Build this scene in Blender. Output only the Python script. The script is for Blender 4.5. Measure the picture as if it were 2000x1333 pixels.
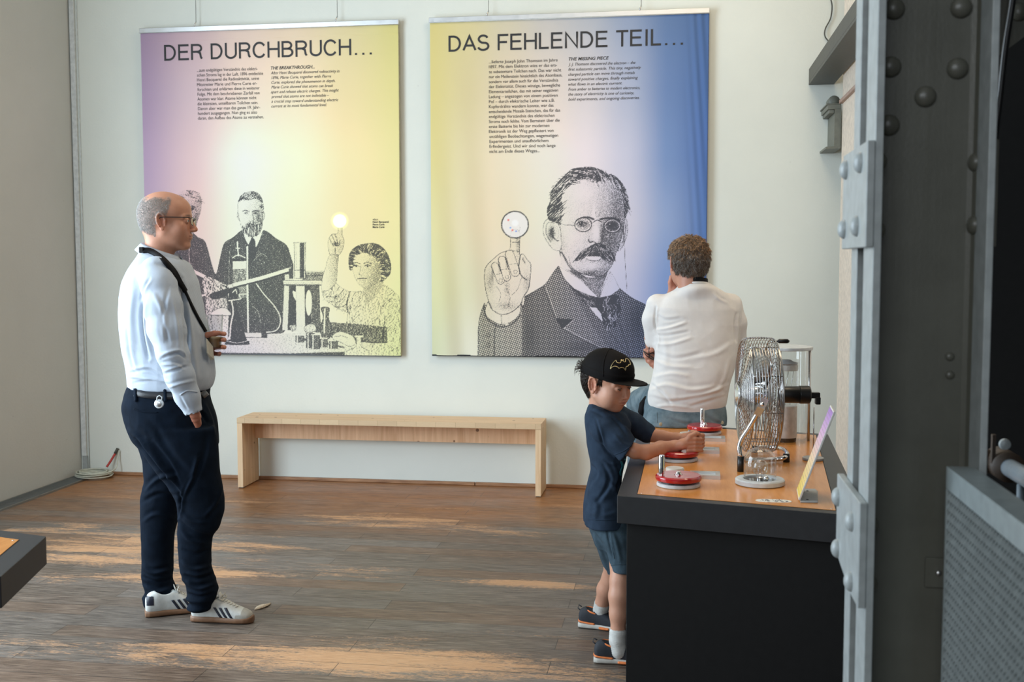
import bpy, bmesh, math, random
import numpy as np
from mathutils import Vector, Matrix
from mathutils.bvhtree import BVHTree

for _o in list(bpy.data.objects):
    bpy.data.objects.remove(_o)
SC = bpy.context.scene
COL = SC.collection
R = math.radians
PI = math.pi
random.seed(7)
rng = np.random.default_rng(7)

# ------------------------------------------------------------------ camera
FPX = 2150.0
PHI, TH, RO, CZ = R(8.6), R(4.05), R(-0.068), 1.5
_h = np.array([-math.sin(PHI), math.cos(PHI), 0.0])
_r = np.array([math.cos(PHI), math.sin(PHI), 0.0])
_z = np.array([0.0, 0.0, 1.0])
FW = _h * math.cos(TH) - _z * math.sin(TH)
_u = _h * math.sin(TH) + _z * math.cos(TH)
RT = _r * math.cos(RO) + _u * math.sin(RO)
UP = -_r * math.sin(RO) + _u * math.cos(RO)
cam_data = bpy.data.cameras.new('camera')
cam = bpy.data.objects.new('camera', cam_data)
COL.objects.link(cam)
cam.matrix_world = Matrix(((RT[0], UP[0], -FW[0], 0), (RT[1], UP[1], -FW[1], 0), (RT[2], UP[2], -FW[2], CZ), (0, 0, 0, 1)))
cam_data.sensor_width = 36.0
cam_data.lens = 36.0 * FPX / 2000.0
cam_data.clip_start = 0.05
cam_data.dof.use_dof = True
cam_data.dof.focus_distance = 4.9
cam_data.dof.aperture_fstop = 7.5
SC.camera = cam

# ------------------------------------------------------------------ world, lights, exposure
world = bpy.data.worlds.new('world')
SC.world = world
world.use_nodes = True
world.node_tree.nodes['Background'].inputs[0].default_value = (0.80, 0.90, 1.0, 1)
world.node_tree.nodes['Background'].inputs[1].default_value = 0.20

def area(name, loc, direction, sx, sy, power, color):
    l = bpy.data.lights.new(name, 'AREA')
    l.shape = 'RECTANGLE'; l.size = sx; l.size_y = sy; l.energy = power; l.color = color
    o = bpy.data.objects.new(name, l); COL.objects.link(o)
    o.location = loc
    o.rotation_euler = Vector(direction).to_track_quat('-Z', 'Y').to_euler()
    return o
# daylight of the tall windows in the left wall, out of the picture on the left
area('window_daylight', (-4.12, 3.3, 1.85), (1, 0.18, -0.12), 2.8, 3.6, 275, (0.74, 0.88, 1.0))
# daylight from the windows behind the visitor
area('rear_daylight', (-1.6, -2.5, 3.0), (0.05, 1, -0.22), 3.2, 2.2, 80, (0.88, 0.94, 1.0))
# warm hall lamps near the ceiling
area('hall_lamp', (0.6, 4.6, 4.5), (0.0, 0.25, -1), 2.4, 1.2, 62, (1.0, 0.80, 0.56))
sp = bpy.data.lights.new('banner_spot', 'SPOT'); sp.energy = 70; sp.color = (1.0, 0.86, 0.66); sp.spot_size = R(40); sp.spot_blend = 1.0; sp.shadow_soft_size = 0.08
spo = bpy.data.objects.new('banner_spot', sp); COL.objects.link(spo); spo.location = (-2.2, 4.4, 4.4)
spo.rotation_euler = (Vector((-2.75, 7.25, 1.95)) - spo.location).to_track_quat('-Z', 'Y').to_euler()
SC.view_settings.view_transform = 'Standard'
SC.view_settings.look = 'None'
SC.view_settings.gamma = 1.0
SC.view_settings.use_curve_mapping = False
SC.view_settings.exposure = 0.14

# ------------------------------------------------------------------ pixel helpers (real planes of the hall)
CAMP = np.array([0, 0, CZ])
def ray(x, y): return FW + RT * (x - 1000) / FPX + UP * (666.5 - y) / FPX
def onZ(x, y, z): d = ray(x, y); return CAMP + d * (z - CZ) / d[2]
def onY(x, y, Y): d = ray(x, y); return CAMP + d * Y / d[1]
def onX(x, y, X): d = ray(x, y); return CAMP + d * X / d[0]
def proj(p):
    v = np.asarray(p) - CAMP; k = v @ FW
    return 1000 + FPX * (v @ RT) / k, 666.5 - FPX * (v @ UP) / k

# ------------------------------------------------------------------ objects
def tag(o, label=None, cat=None, group=None, kind=None):
    if label: o['label'] = label
    if cat: o['category'] = cat
    if group: o['group'] = group
    if kind: o['kind'] = kind
    return o
def empty(name, loc, rz=0.0, label=None, cat=None, group=None):
    o = bpy.data.objects.new(name, None); COL.objects.link(o)
    o.location = loc; o.rotation_euler = (0, 0, rz); o.empty_display_size = 0.05
    return tag(o, label, cat, group)
def mk(name, verts, faces, mat, parent=None, smooth=False, loc=None, rot=None):
    me = bpy.data.meshes.new(name)
    verts = np.asarray(verts, dtype=float)
    if isinstance(faces, np.ndarray):
        nf = len(faces); k = faces.shape[1]
        me.vertices.add(len(verts)); me.vertices.foreach_set('co', verts.astype(np.float32).ravel())
        me.loops.add(nf * k); me.loops.foreach_set('vertex_index', faces.astype(np.int32).ravel())
        me.polygons.add(nf); me.polygons.foreach_set('loop_start', np.arange(0, nf * k, k, dtype=np.int32))
        try: me.polygons.foreach_set('loop_total', np.full(nf, k, dtype=np.int32))
        except Exception: pass
        me.update(calc_edges=True)
    else:
        me.from_pydata([tuple(v) for v in verts], [], [tuple(f) for f in faces]); me.update()
    if smooth: me.polygons.foreach_set('use_smooth', np.ones(len(me.polygons), dtype=bool))
    if mat is not None: me.materials.append(mat)
    o = bpy.data.objects.new(name, me); COL.objects.link(o)
    if parent is not None: o.parent = parent
    if loc is not None: o.location = loc
    if rot is not None: o.rotation_euler = rot
    return o
def bm_obj(name, bm, mat, parent=None, smooth=False, bevel=0.0, loc=None, seg=2, angle=35):
    me = bpy.data.meshes.new(name)
    bmesh.ops.recalc_face_normals(bm, faces=bm.faces[:])
    bm.to_mesh(me); bm.free()
    if smooth: me.polygons.foreach_set('use_smooth', np.ones(len(me.polygons), dtype=bool))
    if mat is not None: me.materials.append(mat)
    o = bpy.data.objects.new(name, me); COL.objects.link(o)
    if parent is not None: o.parent = parent
    if loc is not None: o.location = loc
    if bevel > 0:
        m = o.modifiers.new('bevel', 'BEVEL'); m.width = bevel; m.segments = seg; m.limit_method = 'ANGLE'; m.angle_limit = R(angle)
        me.polygons.foreach_set('use_smooth', np.ones(len(me.polygons), dtype=bool))
        m.harden_normals = True
    return o
def box(bm, lo, hi):
    x0, y0, z0 = lo; x1, y1, z1 = hi
    v = [bm.verts.new(c) for c in ((x0,y0,z0),(x1,y0,z0),(x1,y1,z0),(x0,y1,z0),(x0,y0,z1),(x1,y0,z1),(x1,y1,z1),(x0,y1,z1))]
    for f in ((0,3,2,1),(4,5,6,7),(0,1,5,4),(1,2,6,5),(2,3,7,6),(3,0,4,7)): bm.faces.new([v[i] for i in f])
    return v
def prism(bm, pts, z0, z1, axis=2):
    """closed polygon pts (2-D) extruded along axis"""
    def P(a, b, c): return {2: (a, b, c), 1: (a, c, b), 0: (c, a, b)}[axis]
    lo = [bm.verts.new(P(a, b, z0)) for a, b in pts]; hi = [bm.verts.new(P(a, b, z1)) for a, b in pts]
    n = len(pts)
    bm.faces.new(lo[::-1]); bm.faces.new(hi)
    for i in range(n): bm.faces.new((lo[i], lo[(i+1) % n], hi[(i+1) % n], hi[i]))
def boxo(name, lo, hi, mat, parent=None, bevel=0.0, **k):
    bm = bmesh.new(); box(bm, lo, hi); return bm_obj(name, bm, mat, parent, bevel=bevel, **k)
def lathe(bm, prof, n=32, c=(0, 0, 0), M=None):
    rings = []
    for r, z in prof:
        if r < 1e-6: rings.append([bm.verts.new((0, 0, z))])
        else: rings.append([bm.verts.new((r*math.cos(2*PI*i/n), r*math.sin(2*PI*i/n), z)) for i in range(n)])
    for a, b in zip(rings, rings[1:]):
        if len(a) == 1 and len(b) == 1: continue
        for i in range(n):
            j = (i+1) % n
            if len(a) == 1: bm.faces.new((a[0], b[i], b[j]))
            elif len(b) == 1: bm.faces.new((a[i], a[j], b[0]))
            else: bm.faces.new((a[i], a[j], b[j], b[i]))
    vs = [v for r_ in rings for v in r_]
    for v in vs:
        p = v.co.copy()
        if M is not None: p = M @ p
        v.co = p + Vector(c)
    return vs
def catmull(pts, n=6, closed=False):
    P = [np.asarray(p, float) for p in pts]
    m = len(P); out = []
    rngi = range(m) if closed else range(m-1)
    for i in rngi:
        if closed: p0, p1, p2, p3 = P[(i-1) % m], P[i], P[(i+1) % m], P[(i+2) % m]
        else: p0, p1, p2, p3 = P[max(i-1, 0)], P[i], P[i+1], P[min(i+2, m-1)]
        for k in range(n):
            t = k/n
            out.append(0.5*((2*p1)+(-p0+p2)*t+(2*p0-5*p1+4*p2-p3)*t*t+(-p0+3*p1-3*p2+p3)*t**3))
    if not closed: out.append(P[-1])
    return out
def tube(bm, pts, rad, n=8, cap=True, closed=False, flat=None):
    """round tube along pts; rad a number or list; flat=(width,thick,up) gives a strap"""
    P = [Vector(tuple(p)) for p in pts]; m = len(P)
    rr = rad if isinstance(rad, (list, tuple, np.ndarray)) else [rad]*m
    up = None; rings = []
    for i in range(m):
        if closed: t = (P[(i+1) % m]-P[(i-1) % m])
        else: t = P[min(i+1, m-1)]-P[max(i-1, 0)]
        if t.length < 1e-9: t = Vector((0, 0, 1))
        t.normalize()
        if up is None:
            up = Vector((0, 0, 1)) if abs(t.z) < 0.9 else Vector((1, 0, 0))
        b = t.cross(up)
        if b.length < 1e-6: b = t.cross(Vector((0, 1, 0)))
        b.normalize(); up = b.cross(t).normalized()
        if flat is not None:
            u = Vector(flat[2]); b2 = t.cross(u).normalized(); u2 = b2.cross(t).normalized()
            w, th = flat[0]/2, flat[1]/2
            rings.append([bm.verts.new(P[i]+b2*sx*w+u2*sy*th) for sx, sy in ((-1,-1),(1,-1),(1,1),(-1,1))])
        else:
            rings.append([bm.verts.new(P[i]+(b*math.cos(2*PI*k/n)+up*math.sin(2*PI*k/n))*float(rr[i])) for k in range(n)])
    nn = len(rings[0])
    for i in range(m if closed else m-1):
        a, c = rings[i], rings[(i+1) % m]
        for k in range(nn): bm.faces.new((a[k], a[(k+1) % nn], c[(k+1) % nn], c[k]))
    if cap and not closed:
        bm.faces.new(rings[0][::-1]); bm.faces.new(rings[-1])
def tubeo(name, pts, rad, mat, parent=None, n=10, **k):
    bm = bmesh.new(); tube(bm, pts, rad, n, **k); return bm_obj(name, bm, mat, parent, smooth=('flat' not in k))
def latheo(name, prof, mat, parent=None, n=40, c=(0,0,0), M=None, smooth=True, angle=None):
    bm = bmesh.new(); lathe(bm, prof, n, c, M); o = bm_obj(name, bm, mat, parent, smooth=smooth)
    o.data.update()
    # keep profile corners crisp
    me = o.data; sh = []
    bmx = bmesh.new(); bmx.from_mesh(me)
    for e in bmx.edges:
        if len(e.link_faces) == 2 and e.calc_face_angle(0) > R(32): e.smooth = False
    bmx.to_mesh(me); bmx.free()
    return o
def dup(root, loc=None, rz=None, label=None, group=None):
    r = root.copy(); COL.objects.link(r)
    if loc is not None: r.location = loc
    if rz is not None: r.rotation_euler = (0, 0, rz)
    if label: r['label'] = label
    if group: r['group'] = group
    for ch in list(root.children):
        c = ch.copy(); COL.objects.link(c); c.parent = r
        for g in list(ch.children):
            d = g.copy(); COL.objects.link(d); d.parent = c
    return r

# ------------------------------------------------------------------ materials
def lin(c):
    return tuple(((v/255)/12.92 if v/255 <= 0.04045 else (((v/255)+0.055)/1.055)**2.4) for v in c)
def rgb(r_, g, b, k=1.0):
    l = lin((r_, g, b)); return (l[0]*k, l[1]*k, l[2]*k, 1)
class NT:
    def __init__(s, name):
        s.m = bpy.data.materials.new(name); s.m.use_nodes = True
        s.t = s.m.node_tree; s.b = s.t.nodes['Principled BSDF']
    def n(s, typ, **k):
        nd = s.t.nodes.new(typ)
        for a, v in k.items():
            if a.startswith('i_'):
                key = a[2:]; key = int(key) if key.isdigit() else key.replace('_', ' ')
                nd.inputs[key].default_value = v
            else: setattr(nd, a, v)
        return nd
    def l(s, a, b): s.t.links.new(a, b)
    def coord(s, scale=(1, 1, 1), kind='Object', loc=(0, 0, 0), rot=(0, 0, 0)):
        c = s.n('ShaderNodeTexCoord'); m = s.n('ShaderNodeMapping')
        m.inputs['Scale'].default_value = scale; m.inputs['Location'].default_value = loc; m.inputs['Rotation'].default_value = rot
        s.l(c.outputs[kind], m.inputs[0]); return m.outputs[0]
    def noise(s, co, scale=5, detail=4, rough=0.5, dist=0.0):
        nd = s.n('ShaderNodeTexNoise'); nd.inputs['Scale'].default_value = scale; nd.inputs['Detail'].default_value = detail
        nd.inputs['Roughness'].default_value = rough; nd.inputs['Distortion'].default_value = dist
        s.l(co, nd.inputs['Vector']); return nd.outputs['Fac']
    def ramp(s, fac, stops, interp='LINEAR'):
        nd = s.n('ShaderNodeValToRGB'); cr = nd.color_ramp; cr.interpolation = interp
        while len(cr.elements) > 1: cr.elements.remove(cr.elements[-1])
        cr.elements[0].position = stops[0][0]; cr.elements[0].color = stops[0][1]
        for p, c in stops[1:]:
            e = cr.elements.new(p); e.color = c
        s.l(fac, nd.inputs[0]); return nd.outputs[0]
    def mix(s, fac, a, b, blend='MIX'):
        nd = s.n('ShaderNodeMix', data_type='RGBA', blend_type=blend)
        for sock, v in ((nd.inputs[0], fac), (nd.inputs[6], a), (nd.inputs[7], b)):
            if hasattr(v, 'is_linked'): s.l(v, sock)
            else: sock.default_value = v
        return nd.outputs[2]
    def math(s, op, a, b=0.0, c=0.0, clamp=False):
        nd = s.n('ShaderNodeMath', operation=op); nd.use_clamp = clamp
        for sock, v in zip(nd.inputs, (a, b, c)):
            if hasattr(v, 'is_linked'): s.l(v, sock)
            else: sock.default_value = v
        return nd.outputs[0]
    def bump(s, h, strength=0.3, dist=0.01, prev=None):
        nd = s.n('ShaderNodeBump'); nd.inputs['Strength'].default_value = strength; nd.inputs['Distance'].default_value = dist
        s.l(h, nd.inputs['Height'])
        if prev is not None: s.l(prev, nd.inputs['Normal'])
        s.l(nd.outputs[0], s.b.inputs['Normal']); return nd.outputs[0]
    def set(s, **k):
        names = dict(color='Base Color', rough='Roughness', metal='Metallic', trans='Transmission Weight', ior='IOR', alpha='Alpha', spec='Specular IOR Level', coat='Coat Weight', sheen='Sheen Weight', sss='Subsurface Weight')
        for a, v in k.items():
            sock = s.b.inputs[names[a]]
            if hasattr(v, 'is_linked'): s.l(v, sock)
            else: sock.default_value = v
        return s
g1 = lambda v: (v, v, v, 1)
def plain(name, color, rough=0.5, metal=0.0, nscale=40.0, var=0.06, bump=0.0, bscale=200.0, bdist=0.002, **k):
    t = NT(name); co = t.coord()
    nz = t.noise(co, nscale, 3)
    c0 = tuple(max(0, c*(1-var*2)) for c in color[:3])+(1,); c1 = tuple(min(1, c*(1+var*2)) for c in color[:3])+(1,)
    t.set(color=t.ramp(nz, [(0.3, c0), (0.7, c1)]), rough=rough, metal=metal, **k)
    if bump: t.bump(t.noise(co, bscale, 4), bump, bdist)
    return t.m
def cloth(name, color, weave=900.0, fold=0.0, var=0.05, rough=0.9, stripe=None, fscale=9.0, mottled=None, sheen=0.0):
    t = NT(name); co = t.coord()
    nz = t.noise(co, 30, 4)
    c0 = tuple(c*(1-var*2) for c in color[:3])+(1,); c1 = tuple(min(1, c*(1+var*2)) for c in color[:3])+(1,)
    col = t.ramp(nz, [(0.3, c0), (0.7, c1)])
    if mottled: col = t.mix(t.ramp(t.noise(co, 9, 5, 0.6), [(0.42, g1(0)), (0.62, g1(1))]), col, mottled)
    if stripe:
        w = t.n('ShaderNodeTexWave', wave_type='BANDS', bands_direction='X'); w.inputs['Scale'].default_value = stripe[1]; w.inputs['Distortion'].default_value = 0.4
        t.l(co, w.inputs['Vector']); col = t.mix(t.math('MULTIPLY', w.outputs['Fac'], stripe[2]), col, stripe[0])
    t.set(color=col, rough=rough, spec=0.12, sheen=sheen)
    b = t.bump(t.noise(co, weave, 2), 0.15, 0.0006)
    if fold:
        t.bump(t.noise(t.coord((1, 1, 0.55)), fscale, 3, 0.45, 0.8), fold, 0.03, b)
    return t.m
def metal(name, color, rough=0.25, aniso=0.0):
    t = NT(name); co = t.coord()
    t.set(color=color, metal=1.0, rough=t.ramp(t.noise(co, 30, 3), [(0.3, g1(max(0.02, rough-0.05))), (0.7, g1(rough+0.06))]))
    return t.m
def glass(name, color=(1, 1, 1, 1), rough=0.0, ior=1.45):
    t = NT(name); co = t.coord()
    t.set(color=color, trans=1.0, rough=rough, ior=ior)
    # thin clear glass: lets light straight through so that it throws only a faint shade
    tr = t.n('ShaderNodeBsdfTransparent'); tr.inputs[0].default_value = (0.96, 0.97, 0.97, 1)
    gl = t.n('ShaderNodeBsdfGlossy'); gl.inputs['Roughness'].default_value = 0.02
    lw = t.n('ShaderNodeLayerWeight'); lw.inputs['Blend'].default_value = 0.5
    fr = t.math('MULTIPLY_ADD', t.math('POWER', lw.outputs['Facing'], 2.6), 0.75, 0.06)
    mx = t.n('ShaderNodeMixShader'); t.l(fr, mx.inputs[0]); t.l(tr.outputs[0], mx.inputs[1]); t.l(gl.outputs[0], mx.inputs[2])
    out = t.t.nodes['Material Output']; t.l(mx.outputs[0], out.inputs['Surface'])
    return t.m
# ================================================================== THE HALL
YB, XL = 7.25, -4.21          # back wall, left wall
def wall_mat(name, color, bumpk=0.25, dirt=0.5):
    t = NT(name); co = t.coord()
    big = t.noise(co, 0.9, 4, 0.6); fine = t.noise(co, 60, 5, 0.6); spk = t.noise(co, 24, 2)
    c = t.ramp(big, [(0.3, tuple(x*0.95 for x in color[:3])+(1,)), (0.7, tuple(min(1, x*1.04) for x in color[:3])+(1,))])
    c = t.mix(t.ramp(spk, [(0.74, g1(0)), (0.80, g1(dirt))]), c, tuple(x*0.75 for x in color[:3])+(1,))
    t.set(color=c, rough=0.85, spec=0.2)
    b = t.bump(fine, bumpk, 0.004); t.bump(big, 0.25, 0.02, b)
    return t.m
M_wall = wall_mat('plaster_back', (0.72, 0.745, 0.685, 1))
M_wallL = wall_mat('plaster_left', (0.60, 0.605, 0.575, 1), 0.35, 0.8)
M_cream = plain('cream_plaster', (0.74, 0.64, 0.53, 1), 0.8, bump=0.15, bscale=120)
M_ceil = plain('ceiling_paint', (0.62, 0.60, 0.54, 1), 0.9)
M_dark = plain('dark_void_black', (0.006, 0.006, 0.006, 1), 0.9)
def st(o): o['kind'] = 'structure'; return o

# worn plank floor
t = NT('worn_planks'); co = t.coord()
br = t.n('ShaderNodeTexBrick', offset=0.37, offset_frequency=2, squash=1.0)
br.inputs['Color1'].default_value = g1(0.0); br.inputs['Color2'].default_value = g1(1.0); br.inputs['Mortar'].default_value = g1(0.5)
br.inputs['Scale'].default_value = 1.0; br.inputs['Mortar Size'].default_value = 0.0016; br.inputs['Mortar Smooth'].default_value = 0.2
br.inputs['Brick Width'].default_value = 1.25; br.inputs['Row Height'].default_value = 0.13; br.inputs['Bias'].default_value = 0.0
t.l(co, br.inputs['Vector'])
sep = t.n('ShaderNodeSeparateXYZ'); t.l(co, sep.inputs[0])
grain = t.noise(t.coord((1.5, 26, 1)), 5, 6, 0.65, 0.3)
grain2 = t.noise(t.coord((3, 90, 1)), 4, 4, 0.6)
plank = t.n('ShaderNodeSeparateColor'); t.l(br.outputs['Color'], plank.inputs[0])
pv = plank.outputs[0]
# grey-brown body, browner and redder near the back wall where fewer feet tread
dw = t.n('ShaderNodeMapRange'); dw.inputs[1].default_value = 5.85; dw.inputs[2].default_value = 6.75
wob = t.math('MULTIPLY', t.noise(t.coord((0.6, 1.2, 1)), 1.6, 5, 0.65), 1.7)
t.l(t.math('ADD', sep.outputs[1], t.math('SUBTRACT', wob, 0.85)), dw.inputs[0])
body = t.ramp(grain, [(0.32, (0.034, 0.026, 0.020, 1)), (0.50, (0.112, 0.086, 0.067, 1)), (0.70, (0.255, 0.208, 0.165, 1))])
rb = t.ramp(grain, [(0.30, (0.110, 0.040, 0.014, 1)), (0.52, (0.320, 0.135, 0.046, 1)), (0.72, (0.520, 0.260, 0.105, 1))])
greyer = t.ramp(grain, [(0.28, (0.058, 0.049, 0.042, 1)), (0.72, (0.280, 0.250, 0.222, 1))])
body = t.mix(t.ramp(pv, [(0.50, g1(0)), (0.95, g1(0.55))]), body, greyer)
body = t.mix(t.ramp(pv, [(0.05, g1(0.38)), (0.45, g1(0))]), body, t.mix(0.5, rb, (0.13, 0.085, 0.055, 1)))
body = t.mix(dw.outputs[0], body, rb)
# bare worn wood: ragged scuffed areas where people stop and turn
pt = t.noise(t.coord((0.55, 2.6, 1), loc=(3.1, 0.6, 0)), 1.5, 8, 0.74, 0.3)
bias = None
for cx, cy, rx, ry, k in ((-2.85, 5.38, 0.75, 0.30, 0.25), (-3.35, 5.65, 0.4, 0.22, 0.12), (-2.25, 4.90, 0.75, 0.12, 0.20), (-1.40, 3.92, 1.0, 0.15, 0.26), (-0.95, 4.02, 0.45, 0.12, 0.16), (-0.62, 5.04, 0.30, 0.09, 0.30), (-0.95, 5.95, 0.35, 0.09, 0.20), (-1.7, 6.25, 0.9, 0.25, 0.14), (-3.4, 6.7, 0.6, 0.3, 0.12)):
    ex = t.math('POWER', t.math('DIVIDE', t.math('SUBTRACT', sep.outputs[0], cx), rx), 2.0); ey = t.math('POWER', t.math('DIVIDE', t.math('SUBTRACT', sep.outputs[1], cy), ry), 2.0)
    e = t.math('MULTIPLY', t.math('EXPONENT', t.math('MULTIPLY', t.math('ADD', ex, ey), -1.0)), k)
    bias = e if bias is None else t.math('ADD', bias, e)
thr = t.math('MULTIPLY_ADD', pv, 0.09, -0.045)
fine = t.math('MULTIPLY', t.math('SUBTRACT', t.noise(t.coord((10, 75, 1)), 3, 8, 0.85), 0.5), 0.95)
pm = t.math('ADD', t.math('ADD', t.math('ADD', pt, thr), fine), bias)
mask = t.ramp(pm, [(0.665, g1(0)), (0.715, g1(1))])
bare = t.ramp(grain2, [(0.3, (0.46, 0.215, 0.085, 1)), (0.7, (0.76, 0.46, 0.25, 1))])
col = t.mix(t.math('MULTIPLY', mask, 0.85), body, bare)
cn = t.noise(t.coord((14, 5, 1), rot=(0, 0, 0.25)), 6, 6, 0.8)
col = t.mix(t.ramp(cn, [(0.60, g1(0)), (0.70, g1(0.30))]), col, (0.45, 0.38, 0.31, 1))
col = t.mix(t.math('MULTIPLY', br.outputs['Fac'], 0.85), col, (0.03, 0.02, 0.014, 1))
rgh = t.math('ADD', t.ramp(pt, [(0.35, g1(0.20)), (0.6, g1(0.42))]), t.math('MULTIPLY', grain2, 0.14))
t.set(color=col, rough=rgh, spec=0.6)
b = t.bump(grain2, 0.25, 0.002)
b = t.bump(t.noise(t.coord((0.8, 2.5, 1)), 4, 3), 0.25, 0.01, b)
inv = t.math('SUBTRACT', 1.0, br.outputs['Fac']); t.bump(inv, 0.5, 0.002, b)
M_floor = t.m
bm = bmesh.new(); box(bm, (-7, -4, -0.1), (5, YB+0.4, 0)); st(bm_obj('floor', bm, M_floor))
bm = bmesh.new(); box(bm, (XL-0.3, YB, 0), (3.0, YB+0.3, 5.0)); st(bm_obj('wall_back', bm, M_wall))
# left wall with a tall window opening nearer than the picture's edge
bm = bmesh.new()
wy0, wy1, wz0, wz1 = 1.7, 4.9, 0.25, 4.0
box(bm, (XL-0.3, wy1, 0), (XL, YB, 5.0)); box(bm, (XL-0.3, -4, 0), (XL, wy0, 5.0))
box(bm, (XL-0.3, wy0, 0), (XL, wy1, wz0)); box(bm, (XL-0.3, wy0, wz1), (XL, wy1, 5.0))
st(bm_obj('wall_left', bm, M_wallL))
M_wframe = plain('window_frame_paint', (0.35, 0.36, 0.36, 1), 0.4)
bm = bmesh.new()
for y in np.linspace(wy0, wy1, 5): box(bm, (XL-0.22, y-0.03, wz0), (XL-0.15, y+0.03, wz1))
for z in np.linspace(wz0, wz1, 5): box(bm, (XL-0.22, wy0, z-0.03), (XL-0.15, wy1, z+0.03))
st(bm_obj('window_1', bm, M_wframe))
bm = bmesh.new(); box(bm, (-7, -4, 5.0), (5, YB+0.3, 5.15)); st(bm_obj('ceiling', bm, M_ceil))
boxc = bmesh.new(); box(boxc, (0.965, 4.2, 0), (1.5, 6.93, 5.0)); st(bm_obj('wall_right', boxc, M_cream))
bm = bmesh.new(); box(bm, (0.84, 3.55, 0), (3.6, 3.65, 5.0)); st(bm_obj('wall_dark_void', bm, M_dark))  # added black sheet standing in for the unlit void beyond the column
bm = bmesh.new(); box(bm, (1.6, -1.0, 0), (1.7, 3.55, 5.0)); st(bm_obj('wall_side', bm, M_dark))
# low timber fillet along the foot of the back wall
t = NT('fillet_wood'); co = t.coord((2, 20, 20)); t.set(color=t.ramp(t.noise(co, 4, 4), [(0.3, (0.22, 0.10, 0.045, 1)), (0.7, (0.45, 0.24, 0.12, 1))]), rough=0.5); M_fillet = t.m
bm = bmesh.new()
for a, b_ in ((-4.0, -2.93), (-2.925, -1.35), (-1.345, 0.96)): box(bm, (a, YB-0.022, 0), (b_, YB, 0.022))
st(bm_obj('baseboard_back', bm, M_fillet, bevel=0.004))

# ---------------------------------------------------------------- steel girders upper right
M_iron = plain('dark_iron_paint', (0.062, 0.062, 0.050, 1), 0.5, bump=0.4, bscale=90)
M_girder = plain('grey_green_girder', (0.16, 0.165, 0.135, 1), 0.5, bump=0.3, bscale=120)
r0 = empty('steel_beam', (0.88, YB, 2.62), 0, 'dark steel beam high beside the cream wall, running out to the back wall', 'beam')
bm = bmesh.new(); box(bm, (-0.08, -3.6, 0.0), (0.075, -0.002, 0.018)); bm_obj('bottom_flange', bm, M_iron, r0, bevel=0.002)
bm = bmesh.new(); box(bm, (-0.08, -3.6, 0.018), (-0.066, -0.002, 0.10)); bm_obj('side_plate', bm, M_iron, r0, bevel=0.002)
bm = bmesh.new(); box(bm, (0.0, -3.6, 0.018), (0.014, -0.002, 0.16)); bm_obj('web_plate', bm, M_iron, r0)
r0 = empty('ornate_girder', (0.93, YB, 2.19), 0, 'grey-green iron girder end with a dentilled ledge under the dark beam', 'girder')
bm = bmesh.new(); box(bm, (-0.055, -0.31, 0.0), (0.03, -0.002, 0.012)); bm_obj('bottom_flange', bm, M_girder, r0)
bm = bmesh.new(); box(bm, (-0.008, -0.31, 0.012), (0.03, -0.002, 0.235)); bm_obj('web_plate', bm, M_girder, r0)
bm = bmesh.new(); box(bm, (-0.05, -0.31, 0.235), (0.03, -0.002, 0.262)); box(bm, (-0.058, -0.31, 0.262), (0.03, -0.002, 0.27)); bm_obj('top_ledge', bm, M_girder, r0, bevel=0.003)
bm = bmesh.new()
for i in range(11):
    y = -0.30+i*0.027; box(bm, (-0.042, y, 0.212), (-0.008, y+0.016, 0.235))
bm_obj('dentil_row', bm, M_girder, r0, bevel=0.004)
bm = bmesh.new(); lathe(bm, [(0.0, -0.06), (0.030, -0.06), (0.036, -0.05), (0.036, 0.05), (0.030, 0.06), (0, 0.06)], 20, (0.0, -0.16, 0.295), Matrix.Rotation(PI/2, 3, 'X')); bm_obj('scroll', bm, M_girder, r0, smooth=True)
st(boxo('trim_1', (0.945, 5.0, 2.455), (0.965, 6.93, 2.475), plain('pink_trim', (0.42, 0.28, 0.22, 1), 0.6)))
wp = [onY(x, y, YB-0.02) for x, y in ((1621, -8), (1625, 12), (1622, 36), (1612, 56), (1611, 70), (1618, 80), (1632, 92))]
tag(tubeo('loose_wire', catmull(wp, 6), 0.004, M_iron), 'thin dark wire looping down the back wall to the dark beam', 'wire')

# ---------------------------------------------------------------- corner: cable duct, coil, drain grate
M_white_pl = plain('white_plastic', (0.62, 0.64, 0.63, 1), 0.4)
r0 = empty('cable_duct', (-4.185, YB-0.012, 0), 0, 'white cable duct strip running up the corner beside the coiled cable', 'cable duct')
boxo('duct_cover', (-0.015, -0.008, 0.13), (0.021, 0.012, 5.0), M_white_pl, r0, bevel=0.002)
boxo('duct_base', (-0.013, 0.0, 0.0), (0.025, 0.012, 0.13), plain('grey_duct', (0.36, 0.38, 0.37, 1), 0.5), r0)
tubeo('thin_cable', [(0.036, 0.006, 0.0), (0.036, 0.006, 5.0)], 0.003, M_white_pl, r0, n=6)
M_cable = plain('grey_cable', (0.52, 0.53, 0.44, 1), 0.5)
r0 = empty('coiled_cable', (-4.045, YB-0.135, 0.012), 0, 'loosely coiled pale grey cable lying on the floor in the corner', 'cable')
cp = []
rr = random.Random(3)
for i in range(0, 15*24):
    a = 2*PI*i/24; lp = i/24.0
    ra = 0.112+0.010*math.sin(lp*2.3)-0.0085*(lp % 5)+0.012; 
    cp.append((ra*math.cos(a)+0.006*math.sin(lp*1.7), 0.92*ra*math.sin(a)+0.007*math.cos(lp*2.9), 0.007+0.0019*lp+0.0035*math.sin(a*0.5+lp*1.3)))
tubeo('cable_loops', cp, 0.0046, M_cable, r0, n=6)
tubeo('cable_tail', catmull([(0.12, 0.0, 0.03), (0.135, 0.06, 0.05), (0.128, 0.10, 0.10), (0.13, 0.118, 0.165)], 6), 0.0045, M_cable, r0, n=6)
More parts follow.
